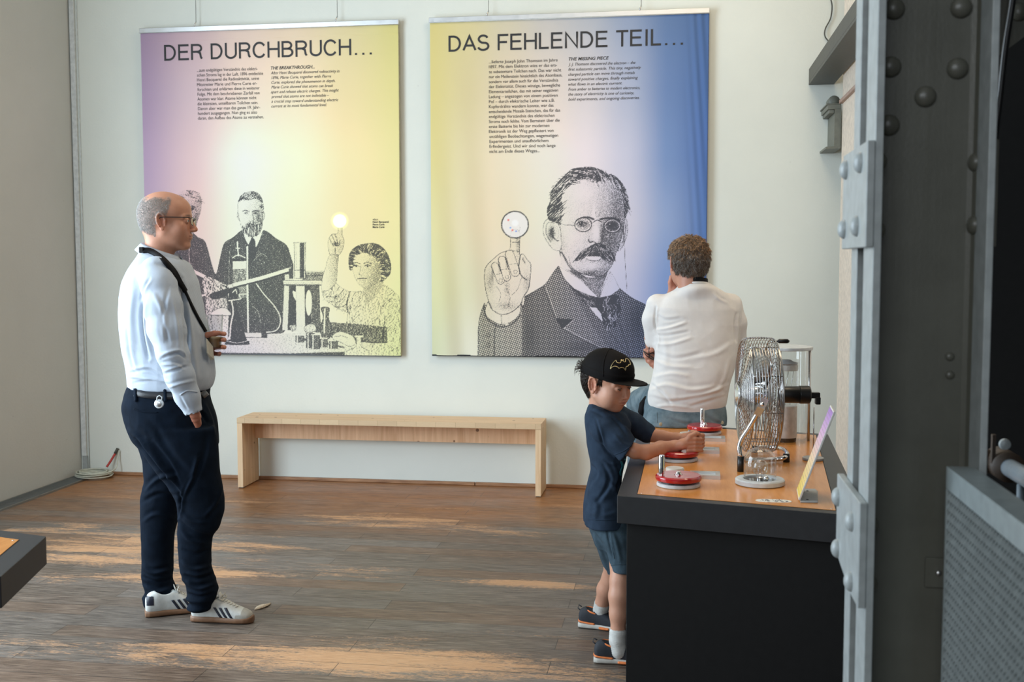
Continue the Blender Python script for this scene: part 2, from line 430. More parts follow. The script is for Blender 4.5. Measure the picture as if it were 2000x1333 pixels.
tubeo('red_lead', catmull([(0.065, 0.06, 0.055), (0.085, 0.09, 0.10), (0.105, 0.118, 0.150)], 6), 0.008, plain('red_rubber', (0.42, 0.035, 0.025, 1), 0.45), r0, n=8)
tubeo('plug', [(0.100, 0.115, 0.140), (0.118, 0.122, 0.178)], 0.010, M_iron, r0, n=8)
M_grate = metal('galvanised_grate', (0.34, 0.35, 0.34, 1), 0.45)
r0 = empty('drain_grate', (-4.19, 5.0, 0.0), 0, 'long slotted metal drain grate in the floor along the left wall', 'drain grate')
boxo('grate_frame', (0.0, 0.0, 0.0), (0.012, 2.2, 0.012), M_grate, r0); boxo('grate_frame', (0.128, 0.0, 0.0), (0.140, 2.2, 0.012), M_grate, r0)
boxo('channel_bed', (0.012, 0.0, 0.0005), (0.128, 2.2, 0.003), plain('channel_black', (0.02, 0.02, 0.02, 1), 0.8), r0)
bm = bmesh.new()
for i in range(130): box(bm, (0.012, 0.006+i*0.0169, 0.004), (0.128, 0.006+i*0.0169+0.0065, 0.011))
tag(bm_obj('grille_bars', bm, M_grate, r0), kind='stuff')

# ---------------------------------------------------------------- pine bench
def pine(name, ax, c0=(0.60, 0.38, 0.20, 1), c1=(0.80, 0.56, 0.35, 1), knots=True, kr=(0, 0, 0)):
    t = NT(name); sc = [22, 22, 22]; sc[ax] = 1.6
    g = t.noise(t.coord(tuple(sc)), 1.6, 4, 0.55, 0.6)
    sc2 = [9, 9, 9]; sc2[ax] = 0.001
    blk = t.n('ShaderNodeTexVoronoi', feature='F1'); t.l(t.coord(tuple(sc2)), blk.inputs['Vector']); blk.inputs['Scale'].default_value = 1.0
    sp = t.n('ShaderNodeSeparateColor'); t.l(blk.outputs['Color'], sp.inputs[0])
    c = t.ramp(g, [(0.32, c0), (0.68, c1)])
    c = t.mix(t.math('MULTIPLY', sp.outputs[0], 0.35), c, tuple(x*1.12 for x in c1[:3])+(1,))
    if knots:
        v = t.n('ShaderNodeTexVoronoi', feature='F1', voronoi_dimensions='2D'); v.inputs['Scale'].default_value = 7.5; t.l(t.coord((1, 1, 1), loc=(1.3, 0.4, 0.7), rot=kr), v.inputs['Vector'])
        sk_ = t.n('ShaderNodeSeparateColor'); t.l(v.outputs['Color'], sk_.inputs[0])
        rad = t.math('MULTIPLY', t.math('SUBTRACT', sk_.outputs[0], 0.45), 0.16)
        kn = t.math('MULTIPLY_ADD', t.math('SUBTRACT', rad, v.outputs['Distance']), 40.0, 0.3, clamp=True)
        c = t.mix(t.math('MULTIPLY', kn, 0.85), c, (0.15, 0.062, 0.026, 1))
    t.set(color=c, rough=0.5, spec=0.35); t.bump(g, 0.12, 0.002); return t.m
M_pineX = pine('pine_top', 0); M_pineY = pine('pine_end', 2, (0.56, 0.37, 0.20, 1), (0.76, 0.56, 0.36, 1), kr=(0, R(90), 0)); M_pineZ = pine('pine_rail', 2, (0.58, 0.32, 0.165, 1), (0.80, 0.53, 0.32, 1), kr=(R(90), 0, 0))
t = NT('laminated_edge'); b_ = t.n('ShaderNodeTexBrick', offset=0.43); b_.inputs['Scale'].default_value = 1; b_.inputs['Brick Width'].default_value = 0.13; b_.inputs['Row Height'].default_value = 0.04; b_.inputs['Mortar Size'].default_value = 0.0015
b_.inputs['Color1'].default_value = (0.74, 0.55, 0.34, 1); b_.inputs['Color2'].default_value = (0.64, 0.46, 0.28, 1); b_.inputs['Mortar'].default_value = (0.50, 0.35, 0.20, 1)
t.l(t.coord((1, 1, 1), rot=(R(90), 0, 0)), b_.inputs['Vector']); t.set(color=t.mix(t.math('MULTIPLY', t.noise(t.coord((20, 20, 200)), 2, 4), 0.4), b_.outputs[0], (0.36, 0.25, 0.14, 1)), rough=0.6); M_lam = t.m
bench = empty('bench', (-1.88, 7.06, 0), 0, 'low plain pine bench standing against the back wall under the banners', 'bench')
bx0, bx1, bd = -1.02, 1.02, 0.142
o = boxo('seat_board', (bx0, -bd, 0.438), (bx1, bd, 0.474), M_pineX, bench, bevel=0.0015)
boxo('front_edge', (bx0, -bd-0.0015, 0.439), (bx1, -bd+0.0005, 0.4735), M_lam, bench)
for s in (-1, 1):
    x0, x1 = (bx0, bx0+0.036) if s < 0 else (bx1-0.036, bx1)
    e = boxo('end_panel', (x0, -bd, 0.006), (x1, bd, 0.438), M_pineY, bench, bevel=0.0015)
    boxo('foot_pad', (x0+0.003, -bd+0.01, 0.0), (x1-0.003, -bd+0.05, 0.006), M_iron, e)
boxo('apron_rail', (bx0+0.036, 0.085, 0.305), (bx1-0.036, 0.118, 0.438), M_pineZ, bench)

# ---------------------------------------------------------------- exhibit tables
M_lamd = plain('anthracite_laminate', (0.017, 0.0175, 0.019, 1), 0.42, bump=0.05, bscale=400)
M_lamb = plain('black_cabinet', (0.0055, 0.0055, 0.0055, 1), 0.6, spec=0.25)
t = NT('orange_wood_panel'); g = t.noise(t.coord((60, 6, 6)), 1.4, 5, 0.6)
t.set(color=t.ramp(g, [(0.3, (0.60, 0.235, 0.050, 1)), (0.7, (0.70, 0.290, 0.070, 1))]), rough=0.22, spec=0.5); M_orange = t.m
def inset(poly, d):
    n = len(poly); P = [Vector(p) for p in poly]; out = []
    ar = sum(P[i].x*P[(i+1) % n].y-P[(i+1) % n].x*P[i].y for i in range(n)); s = 1 if ar > 0 else -1
    for i in range(n):
        a, b, c = P[(i-1) % n], P[i], P[(i+1) % n]
        u = (b-a).normalized(); v = (c-b).normalized(); nu = Vector((-u.y, u.x))*s; nv = Vector((-v.y, v.x))*s
        k = (nu+nv); k = k/ (k.dot(nu)); out.append(tuple(b+k*d))
    return out
def exhibit_table(name, poly, label, H=0.75, apr=0.092, ins=0.03, border=0.062, inner=None):
    r_ = empty(name, (poly[0][0], poly[0][1], 0), 0, label, 'exhibit table')
    L = [(x-poly[0][0], y-poly[0][1]) for x, y in poly]
    inn = [(x-poly[0][0], y-poly[0][1]) for x, y in inner] if inner else inset(L, border)
    bm = bmesh.new(); prism(bm, L, H-apr, H-0.0015); bm_obj('table_top', bm, M_lamd, r_, bevel=0.002)
    bm = bmesh.new(); prism(bm, inset(inn, -0.003), H-0.004, H-0.0012); bm_obj('groove', bm, M_lamb, r_)
    bm = bmesh.new(); prism(bm, inn, H-0.004, H); bm_obj('inlay_panel', bm, M_orange, r_)
    bm = bmesh.new(); prism(bm, inset(L, ins), 0.0, H-apr); bm_obj('cabinet', bm, M_lamb, r_, bevel=0.002)
    M_scr = M_steel
    for x, y in inset(inn, 0.012): latheo('screw', [(0.0, 0.0), (0.004, 0.0), (0.003, 0.0008), (0, 0.001)], M_scr, r_, 12, (x, y, H))
    return r_
M_steel = metal('steel', (0.62, 0.61, 0.60, 1), 0.22)
M_chrome = metal('chrome', (0.80, 0.80, 0.80, 1), 0.06)
M_alu = metal('brushed_aluminium', (0.66, 0.67, 0.67, 1), 0.35)
M_blackpl = plain('black_plastic', (0.012, 0.012, 0.012, 1), 0.35)
M_greyp = plain('grey_plate', (0.36, 0.37, 0.37, 1), 0.45)
M_greyl = plain('light_grey_ring', (0.58, 0.60, 0.60, 1), 0.35)
HT = 0.75
exhibit_table('exhibit_table', [(-0.190, 3.530), (0.560, 3.345), (0.655, 4.945), (-0.165, 5.205)], 'large dark exhibit table with orange top, crank discs and fan on it',
              inner=[(-0.126, 3.562), (0.478, 3.408), (0.598, 4.905), (-0.105, 5.130)])
exhibit_table('exhibit_table', [(-1.607, 2.39), (-1.721, 2.769), (-2.75, 3.05), (-2.75, 2.0)][::-1], 'dark exhibit table corner with orange top at the left edge of the picture', apr=0.080, ins=0.12, border=0.062)

# crank generators
M_red = plain('red_enamel', (0.42, 0.008, 0.012, 1), 0.18, coat=0.6, nscale=8, var=0.02)
def crank(loc, ang, label):
    r_ = empty('crank_disc', loc, ang, label, 'crank disc', 'red crank discs on the exhibit table')
    latheo('base_ring', [(0, 0), (0.070, 0), (0.073, 0.002), (0.073, 0.009), (0.070, 0.012), (0, 0.012)], M_greyl, r_, 48)
    latheo('spindle', [(0.060, 0.012), (0.060, 0.018), (0, 0.018)], M_blackpl, r_, 40)
    latheo('wheel', [(0, 0.018), (0.070, 0.018), (0.076, 0.021), (0.078, 0.027), (0.077, 0.034), (0.072, 0.038), (0, 0.0385)], M_red, r_, 64)
    latheo('hub_cap', [(0.014, 0.038), (0.014, 0.040), (0.009, 0.041), (0.008, 0.047), (0.004, 0.049), (0, 0.049)], M_chrome, r_, 24)
    latheo('handle', [(0.0085, 0.0), (0.0085, 0.004), (0.0105, 0.005), (0.0105, 0.060), (0.009, 0.066), (0, 0.067)], M_chrome, r_, 24, (0.057, 0, 0.038))
    return r_
D1, D2, D3 = onZ(1325, 949, HT), onZ(1325, 899, HT), onZ(1376, 847, HT)
crank((D1[0], D1[1], HT), R(190), 'nearest red crank disc with an upright chrome handle at its left')
crank((D2[0], D2[1], HT), R(-8), 'middle red crank disc, its handle gripped by the boy')
crank((D3[0], D3[1], HT), R(100), 'farthest red crank disc at the back of the table before the seated man')
def frame_plate(loc, w, d, label):
    r_ = empty('display_frame', loc, R(-1), label, 'display frame', 'grey display frames on the exhibit table')
    bm = bmesh.new()
    b_ = 0.016; h = 0.013
    for lo, hi in (((-w/2, -d/2, 0), (w/2, -d/2+b_, h)), ((-w/2, d/2-b_, 0), (w/2, d/2, h)), ((-w/2, -d/2+b_, 0), (-w/2+b_, d/2-b_, h)), ((w/2-b_, -d/2+b_, 0), (w/2, d/2-b_, h))): box(bm, lo, hi)
    bm_obj('rim', bm, M_alu, r_)
    boxo('window_plate', (-w/2+b_, -d/2+b_, 0), (w/2-b_, d/2-b_, 0.005), M_greyl, r_)
    return r_
for (px, py, lab) in ((1377, 932, 'grey rectangular display frame on the table beside the nearest crank disc'), (1379, 883, 'grey display frame just right of the boy\'s hands'), (1392, 860, 'grey display frame beside the farthest crank disc')):
    q = onZ(px, py, HT); frame_plate((q[0], q[1], HT), 0.104, 0.085, lab)
t = NT('frosted_lid'); t.set(color=(0.80, 0.76, 0.68, 1), rough=0.3, trans=0.35, nscale=1) if False else t.set(color=t.ramp(t.noise(t.coord(), 30, 2), [(0.3, (0.74, 0.70, 0.62, 1)), (0.7, (0.84, 0.80, 0.72, 1))]), rough=0.3, trans=0.3); M_frost = t.m
for (px, py, lab) in ((1318, 929, 'milky round dish standing behind the nearest crank disc'), (1342, 858, 'milky round dish left of the farthest crank disc')):
    q = onZ(px, py, HT); tag(latheo('round_dish', [(0, 0), (0.030, 0), (0.032, 0.002), (0.033, 0.024), (0.030, 0.028), (0, 0.028)], M_frost, None, 40, (q[0], q[1], HT)), lab, 'dish', 'milky dishes on the exhibit table')

# glass dome
M_glass = glass('clear_glass'); M_glass2 = glass('bulb_glass', ior=1.5)
q = onZ(1484, 946, HT); r0 = empty('glass_dome', (q[0], q[1], HT), 0, 'clear glass dome over a small bulb on a round grey base', 'glass dome')
latheo('base', [(0, 0), (0.078, 0), (0.083, 0.003), (0.083, 0.016), (0.079, 0.020), (0.056, 0.020), (0.055, 0.014), (0, 0.014)], M_greyl, r0, 64)
latheo('base_plate', [(0, 0.014), (0.054, 0.014), (0.054, 0.0155), (0, 0.0156)], metal('dark_mirror', (0.18, 0.17, 0.16, 1), 0.1), r0, 48)
prof = [(0.053, 0.016), (0.0545, 0.03), (0.0545, 0.075)]+[(0.0545*math.cos(a), 0.075+0.052*math.sin(a)) for a in np.linspace(0.12, PI/2, 12)]
prof[-1] = (0, prof[-1][1])
o = latheo('bell_jar', prof, M_glass, r0, 64)
bulb = latheo('bulb', [(0, 0.016), (0.010, 0.016), (0.010, 0.028)]+[(0.027*math.cos(a), 0.058+0.029*math.sin(a)) for a in np.linspace(-1.15, PI/2, 14)][:-1]+[(0, 0.087)], M_glass2, r0, 40)
tubeo('filament', [(-0.004, 0, 0.016), (-0.006, 0, 0.05), (0.0, 0, 0.058), (0.006, 0, 0.05), (0.004, 0, 0.016)], 0.0007, M_steel, r0, n=6)
latheo('bulb_socket', [(0.012, 0.0156), (0.012, 0.024), (0.009, 0.026), (0, 0.026)], M_steel, r0, 24)
latheo('metal_ball', [(0, 0.0156)]+[(0.010*math.cos(a), 0.0256+0.010*math.sin(a)) for a in np.linspace(-1.3, 1.3, 9)]+[(0, 0.0356)], M_chrome, r0, 24, (0.018, -0.03, 0))

# sticker with scribbles
q = onZ(1511, 979, HT)
t = NT('sticker_paper'); w = t.noise(t.coord((70, 35, 1), rot=(0, 0, 0.5)), 1.2, 2, 0.5, 1.0)
t.set(color=t.ramp(w, [(0.40, (0.10, 0.11, 0.13, 1)), (0.47, (0.78, 0.76, 0.70, 1))]), rough=0.5)
bm = bmesh.new()
pts = [(0.056*math.cos(a)*(1-0.0*math.sin(a)), 0.033*math.sin(a)*(0.85+0.15*math.cos(2*a))) for a in np.linspace(0, 2*PI, 40, endpoint=False)]
prism(bm, pts, 0, 0.0006); tag(bm_obj('sticker', bm, t.m, None, loc=(q[0], q[1], HT)), 'white oval sticker with dark scribbles on the orange table top', 'sticker')

# leaning information panel
pA, pB = onZ(1563, 981, HT), onZ(1559, 961, HT)
r0 = empty('info_panel', (pA[0], pA[1], HT), 0, 'slim tilted information panel fading from purple to yellow, grey foot', 'information panel')
t = NT('panel_print'); g = t.n('ShaderNodeSeparateXYZ'); t.l(t.coord(), g.inputs[0])
c = t.ramp(t.math('MULTIPLY', g.outputs[2], 3.6), [(0.10, (0.80, 0.62, 0.13, 1)), (0.45, (0.80, 0.60, 0.38, 1)), (0.75, (0.66, 0.42, 0.62, 1)), (1.0, (0.42, 0.24, 0.58, 1))])
ln = t.n('ShaderNodeTexWave', wave_type='BANDS', bands_direction='Z'); ln.inputs['Scale'].default_value = 24; ln.inputs['Distortion'].default_value = 0.0; t.l(t.coord(), ln.inputs['Vector'])
wd = t.noise(t.coord((1, 90, 40)), 1.5, 2)
m_ = t.math('MULTIPLY', t.ramp(ln.outputs['Fac'], [(0.70, g1(0)), (0.8, g1(1))]), t.ramp(wd, [(0.45, g1(0)), (0.5, g1(0.55))]))
t.set(color=t.mix(m_, c, (0.25, 0.18, 0.16, 1)), rough=0.35)
M_edge = plain('panel_edge', (0.68, 0.66, 0.62, 1), 0.4)
B = pB-pA; top = onY(1632, 808, pA[1])-pA; nrm = Vector(top).cross(Vector(B)).normalized()*0.006
V = [Vector((0, 0, 0)), Vector(B), Vector(B)+Vector(top), Vector(top)]
for v_ in V: v_.z += 0.004
print('panel', B, top)
bm = bmesh.new(); a_ = [bm.verts.new(v_) for v_ in V]; b2 = [bm.verts.new(v_+nrm) for v_ in V]
bm.faces.new(a_); bm.faces.new(b2[::-1])
for i in range(4): bm.faces.new((a_[i], b2[i], b2[(i+1) % 4], a_[(i+1) % 4]))
bm_obj('panel_board', bm, M_edge, r0, bevel=0.001)
sgn = -1 if nrm.x > 0 else 1
off = nrm*(-0.06) if nrm.x > 0 else nrm*1.06
mk('print', [tuple(V[0]*0.985+V[2]*0.015+off), tuple(V[1]*0.985+V[3]*0.015+off), tuple(V[2]*0.985+V[0]*0.015+off), tuple(V[3]*0.985+V[1]*0.015+off)], [(0, 1, 2, 3)], t.m, r0)
fpts = [onZ(x, y, HT)-pA for x, y in ((1563, 983), (1597, 983.5), (1597, 962), (1592, 957.5), (1567, 957))]
bm = bmesh.new(); prism(bm, [(p[0], p[1]) for p in fpts], 0, 0.004); bm_obj('foot_plate', bm, M_greyp, r0, bevel=0.001)
for x, y in ((1577, 962), (1577, 979)):
    p = onZ(x, y, HT)-pA; latheo('screw', [(0.004, 0.004), (0.0035, 0.0055), (0, 0.0058)], M_blackpl, r0, 12, (p[0], p[1], 0))

# ---------------------------------------------------------------- chrome desk fan seen from its side
fc = onY(1481, 771, 4.20)                                   # centre of the cage
r0 = empty('desk_fan', (fc[0], fc[1], HT), R(6), 'chrome wire-caged desk fan seen side-on on the exhibit table', 'fan')
cz = fc[2]-HT
def ring(bm, x, r_, tr=0.0014, n=56):
    tube(bm, [(x, r_*math.cos(a), cz+r_*math.sin(a)) for a in np.linspace(0, 2*PI, n, endpoint=False)], tr, 5, closed=True)
RF = 0.210
M_wire = metal('cage_wire_chrome', (0.46, 0.45, 0.44, 1), 0.14)
def grille(name, sgn):
    bm = bmesh.new()
    for k in range(13):
        u = k/12.0; rr_ = RF*(1-0.80*u)-0.004; xx = sgn*(0.056+0.016*u)
        ring(bm, xx, rr_, 0.0015)
    ring(bm, sgn*0.052, RF+0.001, 0.0024)
    for k in range(28):
        a = 2*PI*k/28
        pts = [(sgn*(0.052+0.020*u), (RF*(1-0.80*u))*math.cos(a), cz+RF*(1-0.80*u)*math.sin(a)) for u in np.linspace(0, 1, 7)]
        tube(bm, pts, 0.0013, 5)
    return bm_obj(name, bm, M_wire, r0, smooth=True)
grille('front_grille', -1); grille('rear_grille', 1)
bm = bmesh.new()
for k in range(11):
    x = -0.05+0.01*k; ring(bm, x, RF+0.006-0.9*x*x/0.05*0.1, 0.0016)
for k in range(10):
    a = 2*PI*k/10+0.2; tube(bm, [(-0.052, (RF+0.002)*math.cos(a), cz+(RF+0.002)*math.sin(a)), (0.052, (RF+0.002)*math.cos(a), cz+(RF+0.002)*math.sin(a))], 0.0022, 5)
bm_obj('cage_band', bm, M_wire, r0, smooth=True)
latheo('badge', [(0, 0), (0.045, 0.0), (0.045, 0.006), (0.02, 0.012), (0, 0.013)], M_chrome, r0, 32, (-0.075, 0, cz), Matrix.Rotation(-PI/2, 3, 'Y'))
for k in range(4):
    a0 = 2*PI*k/4+0.3; vs = []
    for i in range(9):
        for j in range(7):
            rr_ = 0.03+0.15*i/8; aa = a0+(j/6-0.5)*(1.25-0.35*abs(i/8-0.55)); vs.append((0.022*(j/6-0.5)*2+0.004, rr_*math.cos(aa), cz+rr_*math.sin(aa)))
    fs = [(i*7+j, i*7+j+1, (i+1)*7+j+1, (i+1)*7+j) for i in range(8) for j in range(6)]
    o = mk('blade', vs, fs, M_wire, r0, smooth=True); md = o.modifiers.new('s', 'SOLIDIFY'); md.thickness = 0.0015
latheo('blade_hub', [(0, -0.03), (0.03, -0.03), (0.034, 0.0), (0.034, 0.03), (0, 0.03)], M_chrome, r0, 32, (0, 0, cz), Matrix.Rotation(PI/2, 3, 'Y'))
latheo('motor', [(0, 0.078), (0.028, 0.078), (0.031, 0.085), (0.032, 0.150), (0.0315, 0.151), (0.034, 0.153), (0.034, 0.188), (0.030, 0.192), (0, 0.192)], M_blackpl, r0, 40, (0, 0, cz), Matrix.Rotation(PI/2, 3, 'Y'))
boxo('tail_arm', (0.192, -0.012, cz-0.013), (0.228, 0.012, cz+0.009), M_blackpl, r0, bevel=0.003)
boxo('tail_clamp', (0.212, -0.013, cz-0.036), (0.230, 0.013, cz-0.008), M_blackpl, r0, bevel=0.003)
tubeo('carry_handle', [(0.045, 0, cz+RF-0.012), (0.07, 0, cz+RF-0.008)], 0.004, M_steel, r0, n=8)
tubeo('handle_grip', [(0.068, 0, cz+RF-0.010), (0.075, 0, cz+RF-0.009), (0.105, 0, cz+RF-0.009), (0.112, 0, cz+RF-0.010)], [0.004, 0.0085, 0.0085, 0.004], M_blackpl, r0, n=12)
# bent tube stand: rises on the visitor's side, pivots at the cage, loops behind the foot
def LF(px, py, Y, z=None):
    p = onY(px, py, Y) if z is None else onZ(px, py, z)
    return (r0.matrix_basis.inverted() @ Vector(tuple(p)))
bpy.context.view_layer.update()
leg = [LF(1493, 783, 3.985), LF(1484, 800, 3.985), LF(1462, 838, 3.995), LF(1449, 858, 4.0), LF(1444, 875, 4.0), LF(1447, 893, 4.0)]

leg2 = [LF(1447, 893, 4.0), LF(1453, 900, 4.03), LF(1475, 899, 4.12), LF(1510, 898, 4.2), LF(1531, 895, 4.2), LF(1537, 887, 4.25), LF(1528, 878, 4.35), LF(1508, 875, 4.4), LF(1480, 874, 4.42)]
tubeo('stand_tube', [Vector((p[0], p[1], max(p[2], 0.0095))) for p in catmull(leg+leg2[1:], 6)], 0.0085, M_chrome, r0, n=14)
tubeo('pivot_plate', [LF(1495, 779, 3.975), LF(1486, 797, 3.975), LF(1478, 812, 3.98)], 0.012, M_steel, r0, flat=(0.026, 0.005, (0, -1, 0)))
tubeo('pivot_bolt', [LF(1489, 790, 3.965), LF(1489, 790, 3.99)], 0.007, M_chrome, r0, n=12)
for (px, py, Y) in ((1447, 893, 4.0), (1536, 888, 4.22)):
    p = LF(px, py, Y); tubeo('rubber_foot', [(p.x, p.y, p.z+0.002), (p.x, p.y, 0.0)], 0.0125, M_blackpl, r0, n=16)
p = LF(1474, 874, 4.42); tubeo('rubber_foot', [(p.x, p.y, p.z+0.004), (p.x, p.y, 0.0)], 0.0125, M_blackpl, r0, n=16)

# thin rod stand under the fan's tail
q = onZ(1588, 899, HT); qt = onY(1588, 796, q[1])
r1 = empty('rod_stand', (q[0], q[1], HT), 0, 'thin upright metal rod on a round grey base behind the tilted panel', 'stand')
latheo('base_disc', [(0, 0), (0.037, 0), (0.040, 0.002), (0.040, 0.009), (0.037, 0.011), (0, 0.011)], M_greyp, r1, 40)
tubeo('rod', [(0, 0, 0.011), (0, 0, qt[2]-HT)], 0.0025, M_steel, r1, n=8)

# glass display cylinder at the back
q = onZ(1534, 862, HT); r1 = empty('glass_display_case', (q[0], q[1], HT), 0, 'tall clear glass cylinder case with grey lid holding a white lamp', 'display case')
hc = onY(1534, 683, q[1])[2]-HT
latheo('outer_glass', [(0.088, 0.0), (0.088, hc)], M_glass, r1, 56)
latheo('lid', [(0, hc), (0.104, hc), (0.106, hc+0.002), (0.106, hc+0.012), (0.103, hc+0.014), (0, hc+0.014)], M_greyl, r1, 56)
for a in (R(8), R(128), R(248)): tubeo('support_rod', [(0.097*math.cos(a), 0.097*math.sin(a), 0), (0.097*math.cos(a), 0.097*math.sin(a), hc)], 0.0055, M_steel, r1, n=12)
r2 = empty('glass_lamp', (q[0]-0.004, q[1], HT), 0, 'white cylindrical lamp with a clear glass upper half inside the glass case', 'lamp')
k = 4.76/2150
latheo('lamp_foot', [(0, 0), (0.046, 0), (0.048, 0.004), (0.048, 0.018), (0, 0.018)], M_blackpl, r2, 48)
latheo('lamp_body', [(0, 0.018), (0.050, 0.018), (0.050, 0.150), (0.047, 0.153), (0, 0.153)], plain('ivory_plastic', (0.70, 0.62, 0.56, 1), 0.35), r2, 48)
latheo('glass_jar', [(0.049, 0.153), (0.049, 0.325), (0.047, 0.33)], M_glass, r2, 48)
latheo('jar_collar', [(0.049, 0.300), (0.0505, 0.302), (0.0505, 0.322), (0.049, 0.324)], plain('jar_collar', (0.62, 0.60, 0.56, 1), 0.4), r2, 48)
latheo('jar_lid', [(0.0, 0.345), (0.02, 0.345), (0.03, 0.338), (0.05, 0.332), (0.05, 0.329), (0, 0.329)], M_greyp, r2, 40)
tubeo('electrode', [(0.0, 0, 0.153), (0.006, 0, 0.25), (0.012, 0, 0.30)], 0.0012, M_steel, r2, n=6)
tubeo('electrode', [(0.02, 0, 0.153), (0.026, 0, 0.25), (0.034, 0, 0.30)], 0.0012, M_steel, r2, n=6)

# feather-like scrap on the planks by the man's shoe
fa, fbb = onZ(497, 1193, 0), onZ(529, 1180, 0)
vs, fs = [], []
for i in range(13):
    u = i/12; c_ = fa*(1-u)+fbb*u; w_ = 0.018*math.sin(PI*min(1, u*1.05))**0.8+0.0008; d_ = (fbb-fa)/np.linalg.norm(fbb-fa); n_ = np.array((-d_[1], d_[0], 0))
    for s_ in (-1, 0, 1): p_ = c_+n_*w_*s_; vs.append((p_[0]-fa[0], p_[1]-fa[1], 0.001+0.004*math.sin(u*PI)+(0.003 if s_ == 0 else 0)))
fs = [(3*i+j, 3*i+j+1, 3*i+j+4, 3*i+j+3) for i in range(12) for j in range(2)]
fo = mk('feather', vs, fs, plain('pale_down', (0.52, 0.42, 0.30, 1), 0.9, nscale=300, var=0.2), None, smooth=True, loc=(fa[0], fa[1], 0)); md = fo.modifiers.new('t', 'SOLIDIFY'); md.thickness = 0.001
tag(fo, 'small pale feather lying on the planks beside the man\'s shoe', 'feather')
# ================================================================== STEEL COLUMN, GUARD, PIPE (near right)
t = NT('grey_green_enamel'); co = t.coord()
nz = t.noise(co, 6, 5, 0.6); drips = t.noise(t.coord((22, 22, 1.2)), 1.5, 4, 0.6)
c = t.ramp(nz, [(0.3, (0.074, 0.073, 0.058, 1)), (0.7, (0.104, 0.103, 0.083, 1))])
c = t.mix(t.ramp(drips, [(0.58, g1(0)), (0.75, g1(0.35))]), c, (0.085, 0.08, 0.055, 1))
t.set(color=c, rough=0.34, spec=0.5); b = t.bump(t.noise(co, 160, 3), 0.25, 0.001); t.bump(drips, 0.15, 0.004, b)
M_col = t.m
M_plate = plain('window_lit_paint', (0.33, 0.36, 0.36, 1), 0.4, bump=0.2, bscale=140)  # paler than the web: window light on these faces is put into the colour
CX0, CX1, CYf, CYw = 0.289, 0.450, 1.725, 1.800
col = empty('riveted_column', ((CX0+CX1)/2, 1.87, 0), 0, 'riveted grey steel column in the near right of the picture', 'column')
ox, oy = (CX0+CX1)/2, 1.87
def cb(name, lo, hi, m=M_col, bev=0.0015):
    return boxo(name, (lo[0]-ox, lo[1]-oy, lo[2]), (hi[0]-ox, hi[1]-oy, hi[2]), m, col, bevel=bev)
HC = 4.9
cb('web_plate', (CX0+0.012, CYw, 0), (CX1, CYw+0.012, HC))
cb('flange', (CX0, CYf, 0), (CX0+0.012, CYw+0.012, HC), M_plate); cb('flange', (CX1, CYf, 0), (CX1+0.011, CYw+0.012, HC), M_plate)
cb('flange', (CX0, 1.876, 0), (CX0+0.012, 1.934, HC), M_plate); cb('flange', (CX1, 1.876, 0), (CX1+0.011, 1.934, HC), M_plate)
cb('web_plate', (CX0+0.012, 1.876, 0), (CX1, 1.888, HC))
# root fillets between web and flanges
for x in (CX0+0.012, CX1):
    bm = bmesh.new(); s = 1 if x < 0.4 else -1
    prism(bm, [(x-ox, CYw-oy), (x+s*0.011-ox, CYw-oy), (x+s*0.004-ox, CYw-0.004-oy), (x-ox, CYw-0.012-oy)], 0, HC); bm_obj('fillet', bm, M_col, col)
def plate_poly(name, X0, X1, pts):
    bm = bmesh.new(); prism(bm, [(y-oy, z) for y, z in pts], X0-ox, X1-ox, axis=0); return bm_obj(name, bm, M_plate, col, bevel=0.002)
def yz(px, py, X=CX0-0.012): p = onX(px, py, X); return (p[1], p[2])
up = [yz(1647, 305), yz(1700, 277), yz(1695, 474), yz(1645, 487)]
P1 = plate_poly('batten_plate', CX0-0.012, CX0, [(1.965, up[0][1]), (1.722, up[0][1]), (1.722, up[3][1]), (1.965, up[3][1])])
lw = [yz(1636, 926), yz(1684, 995), yz(1676, 1185), yz(1634, 1110)]
P2 = plate_poly('batten_plate', CX0-0.012, CX0, [(1.965, lw[0][1]), (1.722, lw[0][1]), (1.722, lw[2][1]-0.005), (1.80, lw[2][1]-0.005), (1.965, lw[2][1]+0.02)])
cb('batten_plate', (CX1+0.011, 1.74, up[3][1]), (CX1+0.019, 1.93, up[0][1]))
def rivet(p, d, rr_=0.0165, h=0.0115, m=M_col):
    M = Vector(d).to_track_quat('Z', 'Y').to_matrix()
    prof = [(rr_, 0)]+[(rr_*math.cos(a), h*math.sin(a)) for a in np.linspace(0.12, PI/2-0.12, 7)]+[(0, h)]
    latheo('rivet', prof, m, col, 24, (p[0]-ox, p[1]-oy, p[2]), M)
for px, py in ((1746, 18), (1877, 15), (1739, 131), (1870, 134), (1807, 189), (1736, 245)):
    rivet(onY(px, py, CYw), (0, -1, 0))
for px, py in ((1653, 332), (1681, 318), (1649, 448), (1674, 442), (1637, 971), (1664, 1019), (1636, 1072), (1662, 1136)):
    rivet(onX(px, py, CX0-0.012), (-1, 0, 0), m=M_plate)
for px, py in ((1905, 318), (1903, 440)):
    rivet(onX(px, py, CX1), (-1, 0, 0), 0.015)
for z in (onX(1705, 322, CX0+0.012)[2], onX(1702, 452, CX0+0.012)[2], onX(1697, 1020, CX0+0.012)[2], onX(1696, 1135, CX0+0.012)[2]):
    rivet((CX0+0.012, 1.76, z), (1, 0, 0), 0.014)
for px, py in ((1855, 697), (1855, 733)): rivet(onY(px, py, CYw), (0, -1, 0), 0.007, 0.005)
q = onY(1826, 1118, CYw); cb('cover_plate', (q[0]-0.016, CYw-0.006, q[2]-0.024), (q[0]+0.016, CYw, q[2]+0.024))
rivet((q[0]+0.004, CYw-0.006, q[2]), (0, -1, 0), 0.005, 0.004, M_steel)

